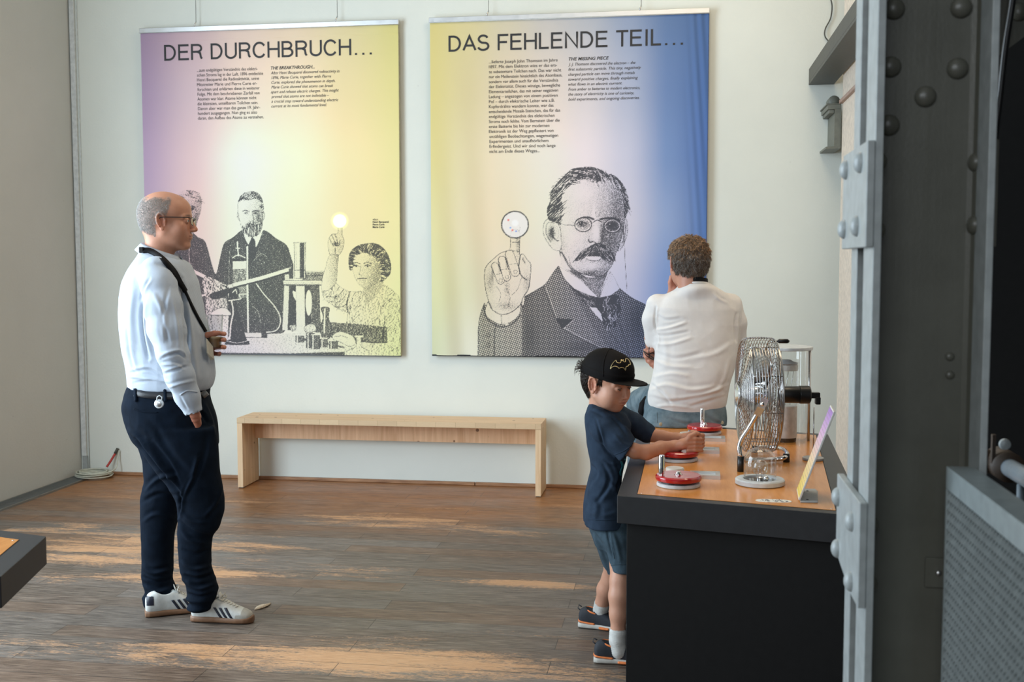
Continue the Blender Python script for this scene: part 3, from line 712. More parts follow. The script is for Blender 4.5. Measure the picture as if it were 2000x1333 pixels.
# gusset and cable beyond the column, upper right
r1 = empty('steel_gusset', (0.66, 2.16, 1.9), 0, 'grey riveted steel gusset high behind the column at the top right corner', 'gusset')
pp = [onY(x, y, 2.16)-np.array([0.66, 2.16, 1.9]) for x, y in ((1925, -60), (2100, -60), (2100, -2), (1925, 128))]
bm = bmesh.new(); prism(bm, [(p[0], p[2]) for p in pp], 0, 0.012, axis=1); bm_obj('gusset_plate', bm, M_col, r1)
q = onY(1991, 24, 2.16)-np.array([0.66, 2.16, 1.9]); latheo('rivet', [(0.0165, 0)]+[(0.0165*math.cos(a), 0.011*math.sin(a)) for a in np.linspace(0.12, 1.4, 7)]+[(0, 0.011)], M_col, r1, 24, tuple(q), Matrix.Rotation(PI/2, 3, 'X'))
tag(tubeo('black_cable', catmull([onY(1984, -80, 2.1), onY(1978, 0, 2.1), onY(1964, 90, 2.1), onY(1953, 190, 2.1), onY(1942, 290, 2.1), onY(1938, 420, 2.1)], 5), 0.0055, M_blackpl), 'black cable hanging down just right of the steel column', 'cable')

# expanded-metal guard
M_guard = plain('guard_grey', (0.22, 0.25, 0.25, 1), 0.38, bump=0.08, bscale=300)
gx, gz = 0.400, 1.195
gd = empty('mesh_guard', (gx, 1.2, 0), 0, 'grey steel guard panel with expanded metal mesh at the lower right', 'guard panel')
gy0, gy1 = 0.55, 1.715
def gb(name, lo, hi, m=M_guard): return boxo(name, (lo[0]-gx, lo[1]-1.2, lo[2]), (hi[0]-gx, hi[1]-1.2, hi[2]), m, gd, bevel=0.0012)
gb('top_rail', (gx, gy0, gz-0.034), (gx+0.040, gy1, gz)); gb('bottom_rail', (gx, gy0, 0.10), (gx+0.040, gy1, 0.134))
gb('upright', (gx, gy1-0.008, 0.0), (gx+0.010, gy1, gz-0.034)); gb('upright', (gx, gy0, 0.0), (gx+0.040, gy0+0.034, gz-0.034))
bm = bmesh.new()
pitchz, pitchy = 0.0150, 0.0125
nz_, ny_ = int((gz-0.034-0.134)/pitchz), int((gy1-gy0-0.012)/pitchy)
for i in range(nz_+1):
    z0_ = 0.134+i*pitchz
    pts = []
    for j in range(2*ny_+1):
        s = 1 if (j+i) % 2 == 0 else -1
        pts.append((0.004+0.0035*s, gy0+0.006+j*pitchy/2-1.2, z0_+s*pitchz*0.46))
    tube(bm, pts, 0.0, 4, cap=True, flat=(0.0055, 0.0014, (0.95, 0, 0.3)))
tag(bm_obj('mesh_infill', bm, M_guard, gd), kind='stuff')
# pipe rail
M_pipe = plain('pipe_grey', (0.24, 0.28, 0.31, 1), 0.3); M_rust = plain('brown_flange', (0.055, 0.036, 0.024, 1), 0.6)
q = onY(1968, 912, 2.05); pr = empty('pipe_rail', tuple(q), 0, 'grey round pipe rail in a dark collar behind the mesh guard', 'pipe rail')
tubeo('pipe', [(0, 0, 0), (0.02, -1.2, 0)], 0.016, M_pipe, pr, n=24)
tubeo('collar', [(0, 0.06, 0), (0, -0.012, 0)], 0.027, M_rust, pr, n=28)
tubeo('wall_bracket', [(0.0, 0.05, 0), (-0.07, 0.05, 0.0)], 0.022, M_rust, pr, n=20)
tubeo('post', [(0.005, -0.06, -0.02), (0.005, -0.06, -q[2])], 0.006, M_pipe, pr, n=10)
p = onY(1962, 868, 2.0)-q; latheo('knob', [(0.010, 0), (0.009, 0.006), (0.004, 0.009), (0, 0.009)], M_plate, pr, 20, tuple(p), Matrix.Rotation(PI/2, 3, 'X'))
boxo('bracket_plate', tuple(onY(1934, 905, 2.06)-q), tuple(onY(1946, 850, 2.05)-q), M_rust, pr)
# ================================================================== BANNERS
YBN = 7.205
class Paint:
    """ink drawing evaluated on the cloth's own vertices; X,Y are positions on the cloth in drawing units"""
    def __init__(s, X, Y):
        s.X, s.Y = X, Y; s.ink = np.zeros(len(X)); s.weave = np.zeros(len(X)); s.white = np.zeros(len(X))
    def _box(s, pts, m):
        P = np.array(pts, float); x0, y0 = P.min(0)-m; x1, y1 = P.max(0)+m
        return np.nonzero((s.X > x0) & (s.X < x1) & (s.Y > y0) & (s.Y < y1))[0]
    def _segd(s, idx, pts, closed):
        P = np.array(pts, float); Q = np.roll(P, -1, 0) if closed else P[1:]; P_ = P if closed else P[:-1]
        x, y = s.X[idx], s.Y[idx]; best = np.full(len(idx), 1e9); par = np.zeros(len(idx))
        for k, (a, b) in enumerate(zip(P_, Q)):
            d = b-a; L = max(d@d, 1e-9); t_ = np.clip(((x-a[0])*d[0]+(y-a[1])*d[1])/L, 0, 1)
            dd = np.hypot(x-a[0]-t_*d[0], y-a[1]-t_*d[1]); m = dd < best; best[m] = dd[m]; par[m] = k+t_[m]
        return best, par/len(P_)
    def mask(s, pts, soft=1.0, smooth=True):
        if smooth and len(pts) > 4: pts = catmull(pts, 4, closed=True)
        idx = s._box(pts, soft*2)
        if len(idx) == 0: return idx, np.zeros(0)
        d, _ = s._segd(idx, pts, True)
        P = np.array(pts, float); x, y = s.X[idx], s.Y[idx]; ins = np.zeros(len(idx), bool)
        for a, b in zip(P, np.roll(P, -1, 0)):
            c = ((a[1] > y) != (b[1] > y)); 
            if a[1] != b[1]: ins ^= c & (x < (b[0]-a[0])*(y-a[1])/(b[1]-a[1])+a[0])
        sd = np.where(ins, d, -d); return idx, np.clip(sd/soft+0.5, 0, 1)
    def fill(s, pts, tone, soft=1.0, weave=0, edge=None, smooth=True, grad=None, white=0, tex=0, light=0.0):
        idx, m = s.mask(pts, soft, smooth)
        if len(idx) == 0: return
        x, y = s.X[idx], s.Y[idx]; tn = np.full(len(idx), float(tone))
        if grad:   # (x0,y0,x1,y1,tone at end)
            gx_, gy_, hx, hy, t1 = grad; d = np.array([hx-gx_, hy-gy_]); u = np.clip(((x-gx_)*d[0]+(y-gy_)*d[1])/(d@d), 0, 1); tn = tone+(t1-tone)*u
        if tex:
            tn = tn+tex*np.sin(x*0.9+1.7*np.sin(y*0.35))*np.sin(y*0.55+1.3*np.sin(x*0.4))
        s.ink[idx] = s.ink[idx]*(1-m)+tn*m; s.weave[idx] = s.weave[idx]*(1-m)+weave*m; s.white[idx] = s.white[idx]*(1-m)+white*m
        if edge: s.line(list(pts)+[pts[0]], edge[0], edge[1], smooth=smooth)
    def line(s, pts, w, tone, smooth=True, mode='max'):
        if smooth and len(pts) > 2: pts = catmull(pts, 4)
        idx = s._box(pts, w+2)
        if len(idx) == 0: return
        d, _ = s._segd(idx, pts, False); m = np.clip((w/2-d)/1.0+0.5, 0, 1)
        s.ink[idx] = s.ink[idx]*(1-m)+tone*m
        if tone < 0.3: s.weave[idx] *= (1-m)
    def blob(s, cx, cy, rx, ry, amp, rot=0.0):
        c, n = math.cos(rot), math.sin(rot); dx, dy = s.X-cx, s.Y-cy
        u, v = (dx*c+dy*n)/rx, (-dx*n+dy*c)/ry; q = u*u+v*v; idx = np.nonzero(q < 6)[0]
        on = s.ink[idx] > 0.02
        s.ink[idx] = np.clip(s.ink[idx]+amp*np.exp(-q[idx])*on, 0, 1)
    def hair(s, pts, n, L, tone, w=0.8, ang=lambda x, y: 0.0, seed=1):
        idx, m = s.mask(pts, 1.0); idx = idx[m > 0.6]; rg = random.Random(seed)
        for _ in range(n):
            i = idx[rg.randrange(len(idx))]; x, y = s.X[i], s.Y[i]; P = [(x, y)]
            for _k in range(3):
                a = ang(x, y)+rg.uniform(-0.2, 0.2); x += L/3*math.cos(a); y += L/3*math.sin(a); P.append((x, y))
            s.line(P, w, tone, smooth=False)

def grid_color(ctrl, u, v):
    """bilinear print colours; ctrl rows top to bottom of sRGB triples"""
    C = np.array([[lin(c) for c in row] for row in ctrl]); nr, nc = C.shape[:2]
    fu = np.clip(u, 0, 1)*(nc-1); fv = np.clip(v, 0, 1)*(nr-1)
    i = np.minimum(fu.astype(int), nc-2); j = np.minimum(fv.astype(int), nr-2); a = fu-i; b_ = fv-j
    a = a*a*(3-2*a)*0.5+a*0.5; b_ = b_*b_*(3-2*b_)*0.5+b_*0.5; a = a[:, None]; b_ = b_[:, None]
    return (C[j, i]*(1-a)+C[j, i+1]*a)*(1-b_)+(C[j+1, i]*(1-a)+C[j+1, i+1]*a)*b_

def banner_material():
    t = NT('banner_cloth_print'); bg = t.n('ShaderNodeAttribute', attribute_name='print_colour'); ik = t.n('ShaderNodeAttribute', attribute_name='ink'); wv = t.n('ShaderNodeAttribute', attribute_name='weave')
    co = t.coord()
    # random stipple
    vor = t.n('ShaderNodeTexVoronoi', feature='F1'); vor.inputs['Scale'].default_value = 1.0; t.l(t.coord((255, 1, 255)), vor.inputs['Vector'])
    nz = t.noise(t.coord((1, 1, 1)), 400, 3, 0.7)
    nz2 = t.ramp(nz, [(0.30, g1(0)), (0.70, g1(1))])
    st_ = t.math('ADD', t.math('MULTIPLY', vor.outputs['Distance'], 0.75), t.math('MULTIPLY', nz2, 0.45))     # ~0..1.1
    # woven dots, light on dark
    sep = t.n('ShaderNodeSeparateXYZ'); t.l(co, sep.inputs[0])
    k = 2*PI/0.0125
    sx = t.math('SINE', t.math('MULTIPLY', t.math('ADD', sep.outputs[0], t.math('MULTIPLY', sep.outputs[2], 0.35)), k)); sz = t.math('SINE', t.math('MULTIPLY', t.math('SUBTRACT', sep.outputs[2], t.math('MULTIPLY', sep.outputs[0], 0.35)), k))
    dots = t.math('MULTIPLY_ADD', t.math('ADD', sx, sz), 0.30, 0.62)
    thr = t.mix(wv.outputs['Fac'], st_, dots)
    d = t.math('SUBTRACT', t.math('MULTIPLY', ik.outputs['Fac'], 1.12), thr)
    m = t.math('MULTIPLY_ADD', d, 5.0, 0.5, clamp=True)
    m = t.math('MULTIPLY', m, t.math('MULTIPLY', ik.outputs['Fac'], 12.0, clamp=True))
    m = t.math('ADD', t.math('MULTIPLY', m, 0.86), t.math('MULTIPLY', ik.outputs['Fac'], 0.12), clamp=True)
    inkc = t.mix(0.05, (0.014, 0.018, 0.028, 1), bg.outputs['Color'])
    t.set(color=t.mix(m, bg.outputs['Color'], inkc), rough=0.62, spec=0.3, sheen=0.1)
    t.bump(t.noise(t.coord((1, 1, 0.12)), 9, 2), 0.10, 0.012)
    return t.m
M_ban = banner_material()
def fold_fn(kind, X, Z, z0, z1):
    v = np.clip((Z-z0)/(z1-z0), 0, 1)
    if kind == 0:
        return 0.0035*np.sin(X*9.0+0.6)*(1-v)**0.7+0.0035*np.sin(X*4.2)*(1-v)+0.002*np.sin(X*23)*(v > 0.97)
    e = np.exp(-((X+1.45)/0.22)**2)
    return 0.012*e*np.sin((X+1.64)*26+Z*2.2)*(1-v)**1.3+0.003*np.sin(X*6)*(1-v)+0.003*np.exp(-((X-0.12)/0.06)**2)*np.sin(X*120+Z*9)*(0.3+v)

def build_banner(kind, label, corners, ctrl, paint):
    (xa, ya), (xb, yb), (xc, yc), (xd, yd) = corners       # TL TR BR BL in the picture
    P = [onY(x, y, YBN) for x, y in corners]
    X0, X1 = (P[0][0]+P[3][0])/2, (P[1][0]+P[2][0])/2; Z1, Z0 = (P[0][2]+P[1][2])/2, (P[2][2]+P[3][2])/2
    root = empty('banner', ((X0+X1)/2, YBN, Z0), 0, label, 'banner', 'exhibition banners on the back wall')
    nx, nz_ = 400, 500
    xs = np.linspace(X0, X1, nx); zs = np.linspace(Z0, Z1, nz_)
    XX, ZZ = np.meshgrid(xs, zs); X = XX.ravel(); Z = ZZ.ravel()
    D = np.stack([X, np.full_like(X, YBN), Z-CZ], 1); kk = D@FW
    PX = 1000+FPX*(D@RT)/kk; PY = 666.5-FPX*(D@UP)/kk
    Yo = fold_fn(kind, X, Z, Z0, Z1)
    V = np.stack([X-(X0+X1)/2, Yo, Z-Z0], 1)
    I = np.arange(nx*nz_).reshape(nz_, nx)
    Fc = np.stack([I[:-1, :-1].ravel(), I[:-1, 1:].ravel(), I[1:, 1:].ravel(), I[1:, :-1].ravel()], 1)
    o = mk('cloth', V, Fc, M_ban, root, smooth=True)
    p = Paint(PX, PY)
    col_ = grid_color(ctrl, (X-X0)/(X1-X0), (Z1-Z)/(Z1-Z0))
    lm = col_@np.array((0.25, 0.65, 0.10)); col_ = np.clip((col_*0.86+lm[:, None]*0.14)*0.95*np.array((1.05, 0.985, 1.0)), 0, 0.80)
    extra = paint(p)
    for (cx, cy, r1_, r2_, c, a) in extra or []:
        q = np.hypot(PX-cx, PY-cy); m = np.clip((r2_-q)/(r2_-r1_+1e-6), 0, 1)[:, None]*a
        col_ = col_*(1-m)+np.array(lin(c))*m*1.1
    me = o.data
    at = me.color_attributes.new('print_colour', 'FLOAT_COLOR', 'POINT'); at.data.foreach_set('color', np.concatenate([np.clip(col_, 0, 1), np.ones((len(X), 1))], 1).astype(np.float32).ravel())
    for nm, ar in (('ink', p.ink), ('weave', p.weave)):
        a_ = me.attributes.new(nm, 'FLOAT', 'POINT'); a_.data.foreach_set('value', np.clip(ar, 0, 1).astype(np.float32))
    w = X1-X0
    boxo('top_rail', (-w/2-0.006, -0.010, Z1-Z0-0.004), (w/2+0.006, 0.014, Z1-Z0+0.028), M_alu, root, bevel=0.003)
    tubeo('rail_cord', [(-w/2-0.006, -0.011, Z1-Z0-0.006), (w/2+0.006, -0.011, Z1-Z0-0.006)], 0.0022, M_white_pl, root, n=6)
    M_hem = M_iron if kind == 0 else M_blackpl
    boxo('bottom_rail', (-w/2, 0.002, -0.006), (w/2, 0.016, 0.004), M_blackpl, root)
    boxo('side_hem', (w/2-0.001, 0.0, 0.0), (w/2+0.004, 0.012, Z1-Z0), plain('hem', (0.30, 0.26, 0.13, 1) if kind == 0 else (0.04, 0.07, 0.16, 1), 0.6), root)
    for fx in ((0.218, 0.766) if kind == 0 else (0.212, 0.760)):
        h = tubeo('hook', [(w*(fx-0.5), -0.004, Z1-Z0+0.022), (w*(fx-0.5), -0.012, Z1-Z0+0.036), (w*(fx-0.5)+0.008, -0.006, Z1-Z0+0.052), (w*(fx-0.5)+0.008, 0.0, Z1-Z0+0.06)], 0.004, M_steel, root, n=8)
        tubeo('hanging_wire', [(w*(fx-0.5)+0.008, 0.0, Z1-Z0+0.055), (w*(fx-0.5)+0.008, 0.0, 4.98-Z0)], 0.0016, M_iron, root, n=5)
    return root, X0, X1, Z0, Z1

# ---- lettering: built-in vector letters cut as thin printed shapes
M_ink = plain('black_print', (0.018, 0.018, 0.020, 1), 0.6)
M_ink2 = plain('grey_print', (0.055, 0.05, 0.05, 1), 0.6)
def text_block(name, root, kind, lines, mat, bold=0.0, shear=0.0, Zr=(0, 1)):
    """lines: (string, px left, px right, y baseline left, y baseline right, cap height px)"""
    V, Fs = [], []
    for s_, xl, xr, yl, yr, ch in lines:
        cu = bpy.data.curves.new('t', 'FONT'); cu.body = s_; cu.size = 1.0; cu.shear = shear; cu.offset = bold; cu.resolution_u = 3
        ob = bpy.data.objects.new('t', cu); COL.objects.link(ob); bpy.context.view_layer.update()
        dg = bpy.context.evaluated_depsgraph_get(); me = bpy.data.meshes.new_from_object(ob.evaluated_get(dg))
        n = len(me.vertices); a = np.zeros(n*3, np.float32); me.vertices.foreach_get('co', a); a = a.reshape(-1, 3)
        A, B = onY(xl, yl, YBN), onY(xr, yr, YBN); U = onY(xl, yl-ch, YBN)
        wx = a[:, 0].max()-a[:, 0].min(); k = (B[0]-A[0])/wx; kz = (U[2]-A[2])/0.72
        X = A[0]+(a[:, 0]-a[:, 0].min())*k; Z = A[2]+a[:, 1]*kz
        Y = YBN+fold_fn(kind, X, Z, Zr[0], Zr[1])-0.0022
        base = len(V); V += [(x-root.location.x, y-root.location.y, z-root.location.z) for x, y, z in zip(X, Y, Z)]
        Fs += [tuple(base+i for i in p.vertices) for p in me.polygons]
        bpy.data.objects.remove(ob); bpy.data.curves.remove(cu); bpy.data.meshes.remove(me)
    return mk(name, V, Fs, mat, root)

def _arc(cx, cy, rx, ry, a0, a1, n=14): return [(cx+rx*math.cos(R(a0+(a1-a0)*i/n)), cy+ry*math.sin(R(a0+(a1-a0)*i/n))) for i in range(n+1)]
_G = {'D': (0.80, [[(0.09, 0), (0.09, 1), (0.32, 1)]+_arc(0.32, 0.5, 0.36, 0.5, 90, -90)+[(0.09, 0)]]), 'E': (0.72, [[(0.66, 1), (0.09, 1), (0.09, 0), (0.67, 0)], [(0.09, 0.53), (0.61, 0.53)]]),
      'F': (0.66, [[(0.63, 1), (0.09, 1), (0.09, 0)], [(0.09, 0.50), (0.56, 0.50)]]), 'R': (0.78, [[(0.09, 0), (0.09, 1), (0.42, 1)]+_arc(0.42, 0.755, 0.23, 0.245, 90, -90)+[(0.09, 0.51)], [(0.42, 0.51), (0.58, 0.40), (0.62, 0.12), (0.68, 0)]]),
      'U': (0.78, [[(0.09, 1), (0.09, 0.30)]+_arc(0.385, 0.30, 0.295, 0.31, 180, 360)+[(0.68, 1)]]), 'C': (0.80, [_arc(0.41, 0.5, 0.345, 0.515, 35, 325, 26)]), 'H': (0.78, [[(0.09, 0), (0.09, 1)], [(0.69, 0), (0.69, 1)], [(0.09, 0.53), (0.69, 0.53)]]),
      'B': (0.76, [[(0.09, 0), (0.09, 1), (0.38, 1)]+_arc(0.38, 0.765, 0.22, 0.235, 90, -90)+[(0.09, 0.53)], [(0.38, 0.53)]+_arc(0.40, 0.265, 0.26, 0.265, 90, -90)+[(0.09, 0)]]), 'A': (0.74, [[(0.03, 0), (0.37, 1), (0.71, 0)], [(0.145, 0.33), (0.595, 0.33)]]),
      'S': (0.74, [_arc(0.36, 0.755, 0.25, 0.255, 20, 200, 14)+_arc(0.36, 0.80, 0.25, 0.30, 215, 262, 4)+[(0.45, 0.49)]+_arc(0.36, 0.255, 0.29, 0.265, 62, -165, 16)]), 'L': (0.62, [[(0.09, 1), (0.09, 0), (0.58, 0)]]), 'N': (0.80, [[(0.09, 0), (0.09, 1), (0.70, 0), (0.70, 1)]]),
      'T': (0.70, [[(0.02, 1), (0.68, 1)], [(0.35, 1), (0.35, 0)]]), 'I': (0.30, [[(0.15, 0), (0.15, 1)]]), '.': (0.37, [[(0.13, 0.065), (0.25, 0.065)]])}
def headline(root, kind, words, xl, xr, yl, yr, ch, Zr):
    """sans capitals as even strokes, printed on the cloth, one part per word"""
    full = ' '.join(words); adv = sum((_G[c][0] if c != ' ' else 0.30)+0.05 for c in full); A, B = onY(xl, yl, YBN), onY(xr, yr, YBN); U = onY(xl, yl-ch, YBN)
    sx, sz = (B[0]-A[0])/adv, U[2]-A[2]; pen = 0.0; w = 0.064; trk = 0.05
    for wd in words:
        V, Fs = [], []
        for c in wd:
            a_, strokes = _G[c]
            for st_ in strokes:
                h = w if c != '.' else 0.060
                P = [np.array((x*sx, (y*(1-2*w)+w)*sz if c != '.' else y*sz)) for q_, (x, y) in enumerate(st_) if q_ == 0 or math.hypot(x-st_[q_-1][0], y-st_[q_-1][1]) > 1e-4]; n = len(P); hw = h*sz; b0 = len(V)
                for i in range(n):
                    t0 = P[i]-P[i-1] if i > 0 else P[1]-P[0]; t1 = P[i+1]-P[i] if i < n-1 else P[-1]-P[-2]
                    t0 = t0/max(np.linalg.norm(t0), 1e-9); t1 = t1/max(np.linalg.norm(t1), 1e-9); n0 = np.array((-t0[1], t0[0])); n1 = np.array((-t1[1], t1[0])); m = n0+n1; m = m/max(m@n0, 0.35)
                    q = P[i].copy()
                    if i == 0 and c != '.': q = q-t1*(hw if abs(t1[0]) < 0.2 else 0)
                    if i == n-1 and c != '.': q = q+t0*(hw if abs(t0[0]) < 0.2 else 0)
                    for sg in (-1, 1):
                        X = A[0]+pen*sx+q[0]+m[0]*hw*sg; Z = A[2]+q[1]+m[1]*hw*sg; Y = YBN+float(fold_fn(kind, np.array([X]), np.array([Z]), Zr[0], Zr[1])[0])-0.0022
                        V.append((X-root.location.x, Y-root.location.y, Z-root.location.z))
                Fs += [(b0+2*i, b0+2*i+1, b0+2*i+3, b0+2*i+2) for i in range(n-1)]
            pen += a_+0.05
        mk('headline_word', V, Fs, M_ink, root); pen += 0.35
# ---------------------------------------------------------------- drawing of the left banner
def zB(pts): return [(320+x/3.702, 350+y/3.702) for x, y in pts]
def zP(pts): return [(420+x/6.667, 360+y/6.667) for x, y in pts]
def paint_left(p):
    # man at the far left of the print
    coat = zB([(120, 400), (200, 385), (250, 420), (300, 450), (335, 560), (372, 680), (440, 760), (478, 900), (470, 1150), (60, 1150), (40, 700), (50, 470)])
    p.fill(coat, 0.80, 2)
    head = zB([(88, 120), (130, 85), (200, 78), (255, 110), (275, 160), (270, 230), (245, 310), (215, 390), (150, 400), (90, 330), (75, 220)])
    p.fill(head, 0.24, 1.5, grad=(342, 380, 392, 420, 0.62)); p.hair(zB([(95, 110), (200, 75), (260, 110), (275, 180), (230, 160), (160, 120), (95, 170)]), 60, 6, 0.75, 0.7, lambda x, y: 0.4, 3)
    p.line(zB([(180, 205), (205, 195), (228, 205)]), 1.4, 0.85); p.blob(*zB([(205, 215)])[0], 4, 3, 0.5); p.line(zB([(228, 205), (235, 260), (225, 275)]), 1.2, 0.7); p.line(zB([(195, 320), (225, 322)]), 1.3, 0.8)
    p.line(zB([(185, 480), (182, 560), (200, 680)]), 0.9, 0.25)
    # man in the middle
    coat2 = zB([(565, 372), (500, 425), (440, 465), (412, 560), (385, 680), (372, 700), (420, 760), (470, 790), (480, 1000), (500, 1110), (860, 1110), (905, 900), (905, 700), (935, 640), (915, 560), (885, 480), (810, 430), (722, 372), (660, 430), (600, 430)])
    p.fill(coat2, 0.80, 1.6, edge=(1.2, 0.95))
    p.fill(zB([(567, 372), (585, 430), (612, 472), (638, 420), (665, 495), (712, 400), (716, 368), (640, 400)]), 0.03, 1.2, smooth=False)
    p.fill(zB([(628, 432), (652, 430), (663, 470), (660, 560), (640, 590), (618, 520)]), 0.90, 1.2)
    for a, b_ in (((572, 380), (635, 600)), ((715, 375), (650, 580)), ((470, 480), (505, 700)), ((855, 480), (880, 620))): p.line(zB([a, b_]), 1.2, 0.95)
    p.line(zB([(480, 500), (470, 700), (480, 780)]), 1.0, 0.5); p.line(zB([(650, 590), (700, 540), (740, 560)]), 1.0, 0.45)
    face = zP([(302, 215), (296, 300), (300, 400), (330, 500), (350, 590), (400, 650), (480, 690), (560, 655), (605, 580), (620, 470), (632, 380), (625, 250), (570, 180), (400, 170)])
    p.fill(face, 0.18, 1.0, grad=(470, 410, 514, 415, 0.52), edge=(0.9, 0.8))
    for e in ([(300, 365), (286, 395), (300, 450), (318, 470)], [(628, 360), (648, 385), (640, 440), (618, 470)]): p.fill(zP(e), 0.35, 0.8, edge=(0.9, 0.85))
    hr = zP([(308, 240), (325, 165), (370, 115), (430, 95), (500, 90), (560, 115), (605, 170), (628, 240), (628, 360), (608, 350), (600, 260), (560, 200), (500, 195), (420, 205), (370, 195), (335, 215)])
    p.fill(hr, 0.66, 1.0); p.hair(hr, 90, 4, 0.95, 0.7, lambda x, y: 2.6+0.02*(x-490), 5); p.hair(hr, 40, 4, 0.15, 0.6, lambda x, y: 2.4, 6)
    bd = zP([(350, 540), (385, 560), (400, 520), (470, 485), (520, 490), (560, 530), (600, 450), (606, 560), (560, 655), (490, 692), (420, 660), (370, 600)])
    p.fill(bd, 0.62, 1.0); p.hair(bd, 90, 4, 0.97, 0.7, lambda x, y: 1.6, 7); p.hair(bd, 40, 4, 0.15, 0.6, lambda x, y: 1.5, 8); p.line(zP([(440, 545), (490, 528), (540, 548)]), 1.2, 0.95); p.line(zP([(455, 540), (500, 540)]), 0.8, 0.2)
    p.line(zP([(360, 352), (400, 342), (445, 356)]), 1.5, 0.85); p.line(zP([(488, 356), (530, 344), (575, 354)]), 1.6, 0.9)
    for x in (402, 522): p.blob(*zP([(x, 376)])[0], 4.5, 2.6, 0.35); p.fill([(420+x/6.667+1.2*math.cos(a), 360+376/6.667+1.2*math.sin(a)) for a in np.linspace(0, 6.28, 9)[:-1]], 1.0, 0.7, smooth=False)
    p.line(zP([(483, 365), (500, 430), (505, 470), (480, 485)]), 1.4, 0.75); p.line(zP([(445, 480), (470, 490)]), 1.0, 0.8); p.blob(*zP([(560, 440)])[0], 5, 10, 0.25)
    # bench of instruments
    p.fill(zB([(330, 1150), (760, 1120), (1100, 1110), (1500, 1170), (1715, 1190), (1722, 1290), (300, 1290)]), 0.34, 1.5, smooth=False, tex=0.10)
    p.fill(zB([(1010, 1150), (1300, 1210), (1310, 1225), (1000, 1165)]), 0.7, 1.0, smooth=False)
    p.fill(zB([(330, 1255), (900, 1262), (1310, 1250), (1310, 1290), (330, 1290)]), 0.8, 2, smooth=False)
    p.fill(zB([(300, 860), (455, 860), (470, 1000), (455, 1140), (330, 1140), (310, 1000)]), 0.50, 1.2, smooth=False, tex=0.25)
    p.fill(zB([(345, 965), (400, 935), (450, 935), (485, 970), (480, 985), (350, 985)]), 0.18, 1.0, edge=(0.9, 0.8))
    p.fill(zB([(350, 990), (470, 990), (465, 1140), (360, 1140)]), 0.30, 1.0, tex=0.3, smooth=False)
    p.fill(zB([(497, 570), (590, 570), (600, 640), (600, 860), (500, 860)]), 0.62, 1.0, smooth=False, tex=0.1)
    p.fill(zB([(497, 595), (600, 590), (600, 650), (497, 655)]), 0.22, 1.0, smooth=False, edge=(0.8, 0.9)); p.fill(zB([(500, 575), (590, 572), (590, 592), (500, 594)]), 0.9, 0.8, smooth=False)
    p.line(zB([(497, 570), (540, 550), (590, 570)]), 1.5, 0.1); p.line(zB([(540, 555), (535, 500), (532, 455)]), 2.2, 0.1); p.line(zB([(525, 500), (550, 500)]), 1.8, 0.1)
    p.line(zB([(606, 490), (606, 700), (612, 1110)]), 5.0, 0.85, smooth=False); p.line(zB([(604, 490), (604, 700), (610, 1110)]), 3.0, 0.12, smooth=False)
    p.fill(zB([(575, 1110), (720, 1112), (725, 1148), (575, 1145)]), 0.30, 1.0, smooth=False, edge=(0.9, 0.9)); p.fill(zB([(705, 1112), (745, 1118), (745, 1150), (705, 1148)]), 0.85, 0.8, smooth=False)
    p.line(zB([(668, 757), (720, 830), (790, 910), (835, 985), (838, 1050), (805, 1098), (740, 1108)]), 3.0, 0.95); p.line(zB([(668, 757), (720, 830), (790, 910), (835, 985), (838, 1050), (805, 1098), (740, 1108)]), 1.8, 0.10)
    p.line(zB([(640, 920), (680, 960), (700, 1040)]), 0.9, 0.35)
    p.line(zB([(120, 625), (200, 665), (295, 712)]), 9.0, 0.9, smooth=False); p.line(zB([(120, 620), (200, 660), (295, 707)]), 6.5, 0.18, smooth=False)
    lump = zB([(280, 740), (300, 705), (350, 715), (400, 740), (470, 775), (460, 800), (400, 820), (350, 860), (300, 850), (285, 800)])
    p.fill(lump, 0.42, 1.2, tex=0.40, edge=(0.9, 0.8)); p.hair(lump, 60, 5, 0.95, 0.8, lambda x, y: 1.0+0.8*math.sin(x*0.5), 11); p.hair(lump, 50, 5, 0.1, 0.8, lambda x, y: 1.2+0.8*math.sin(x*0.5), 12)
    p.fill(zB([(340, 830), (430, 800), (500, 780), (500, 800), (420, 860), (345, 865)]), 0.9, 1.0)
    p.line(zB([(215, 862), (300, 838)]), 3.2, 0.2)
    p.line(zB([(470, 780), (700, 722), (910, 657)]), 9.5, 0.92, smooth=False); p.line(zB([(472, 775), (700, 717), (910, 652)]), 6.8, 0.16, smooth=False); p.fill(zB([(465, 765), (498, 757), (503, 785), (470, 792)]), 0.15, 0.8, smooth=False, edge=(0.9, 0.9))
    p.fill(zB([(478, 800), (535, 790), (540, 840), (520, 880), (532, 960), (560, 1040), (598, 1165), (610, 1195), (450, 1195), (478, 1165), (500, 1060), (488, 950), (480, 880)]), 0.86, 1.2, edge=(1.0, 0.97))
    p.line(zB([(490, 880), (503, 960), (485, 1060), (478, 1160)]), 2.4, 0.15); p.line(zB([(470, 880), (555, 868)]), 2.0, 0.2); p.line(zB([(500, 820), (520, 800), (530, 825)]), 1.6, 0.15); p.line(zB([(560, 862), (545, 835), (600, 832)]), 2.0, 0.3)
    p.fill([(320+(530+88*math.cos(a))/3.702, 350+(1178+20*math.sin(a))/3.702) for a in np.linspace(0, 6.28, 17)[:-1]], 0.9, 1.0); p.line(zB([(445, 1168), (530, 1185), (612, 1168)]), 1.0, 0.2)
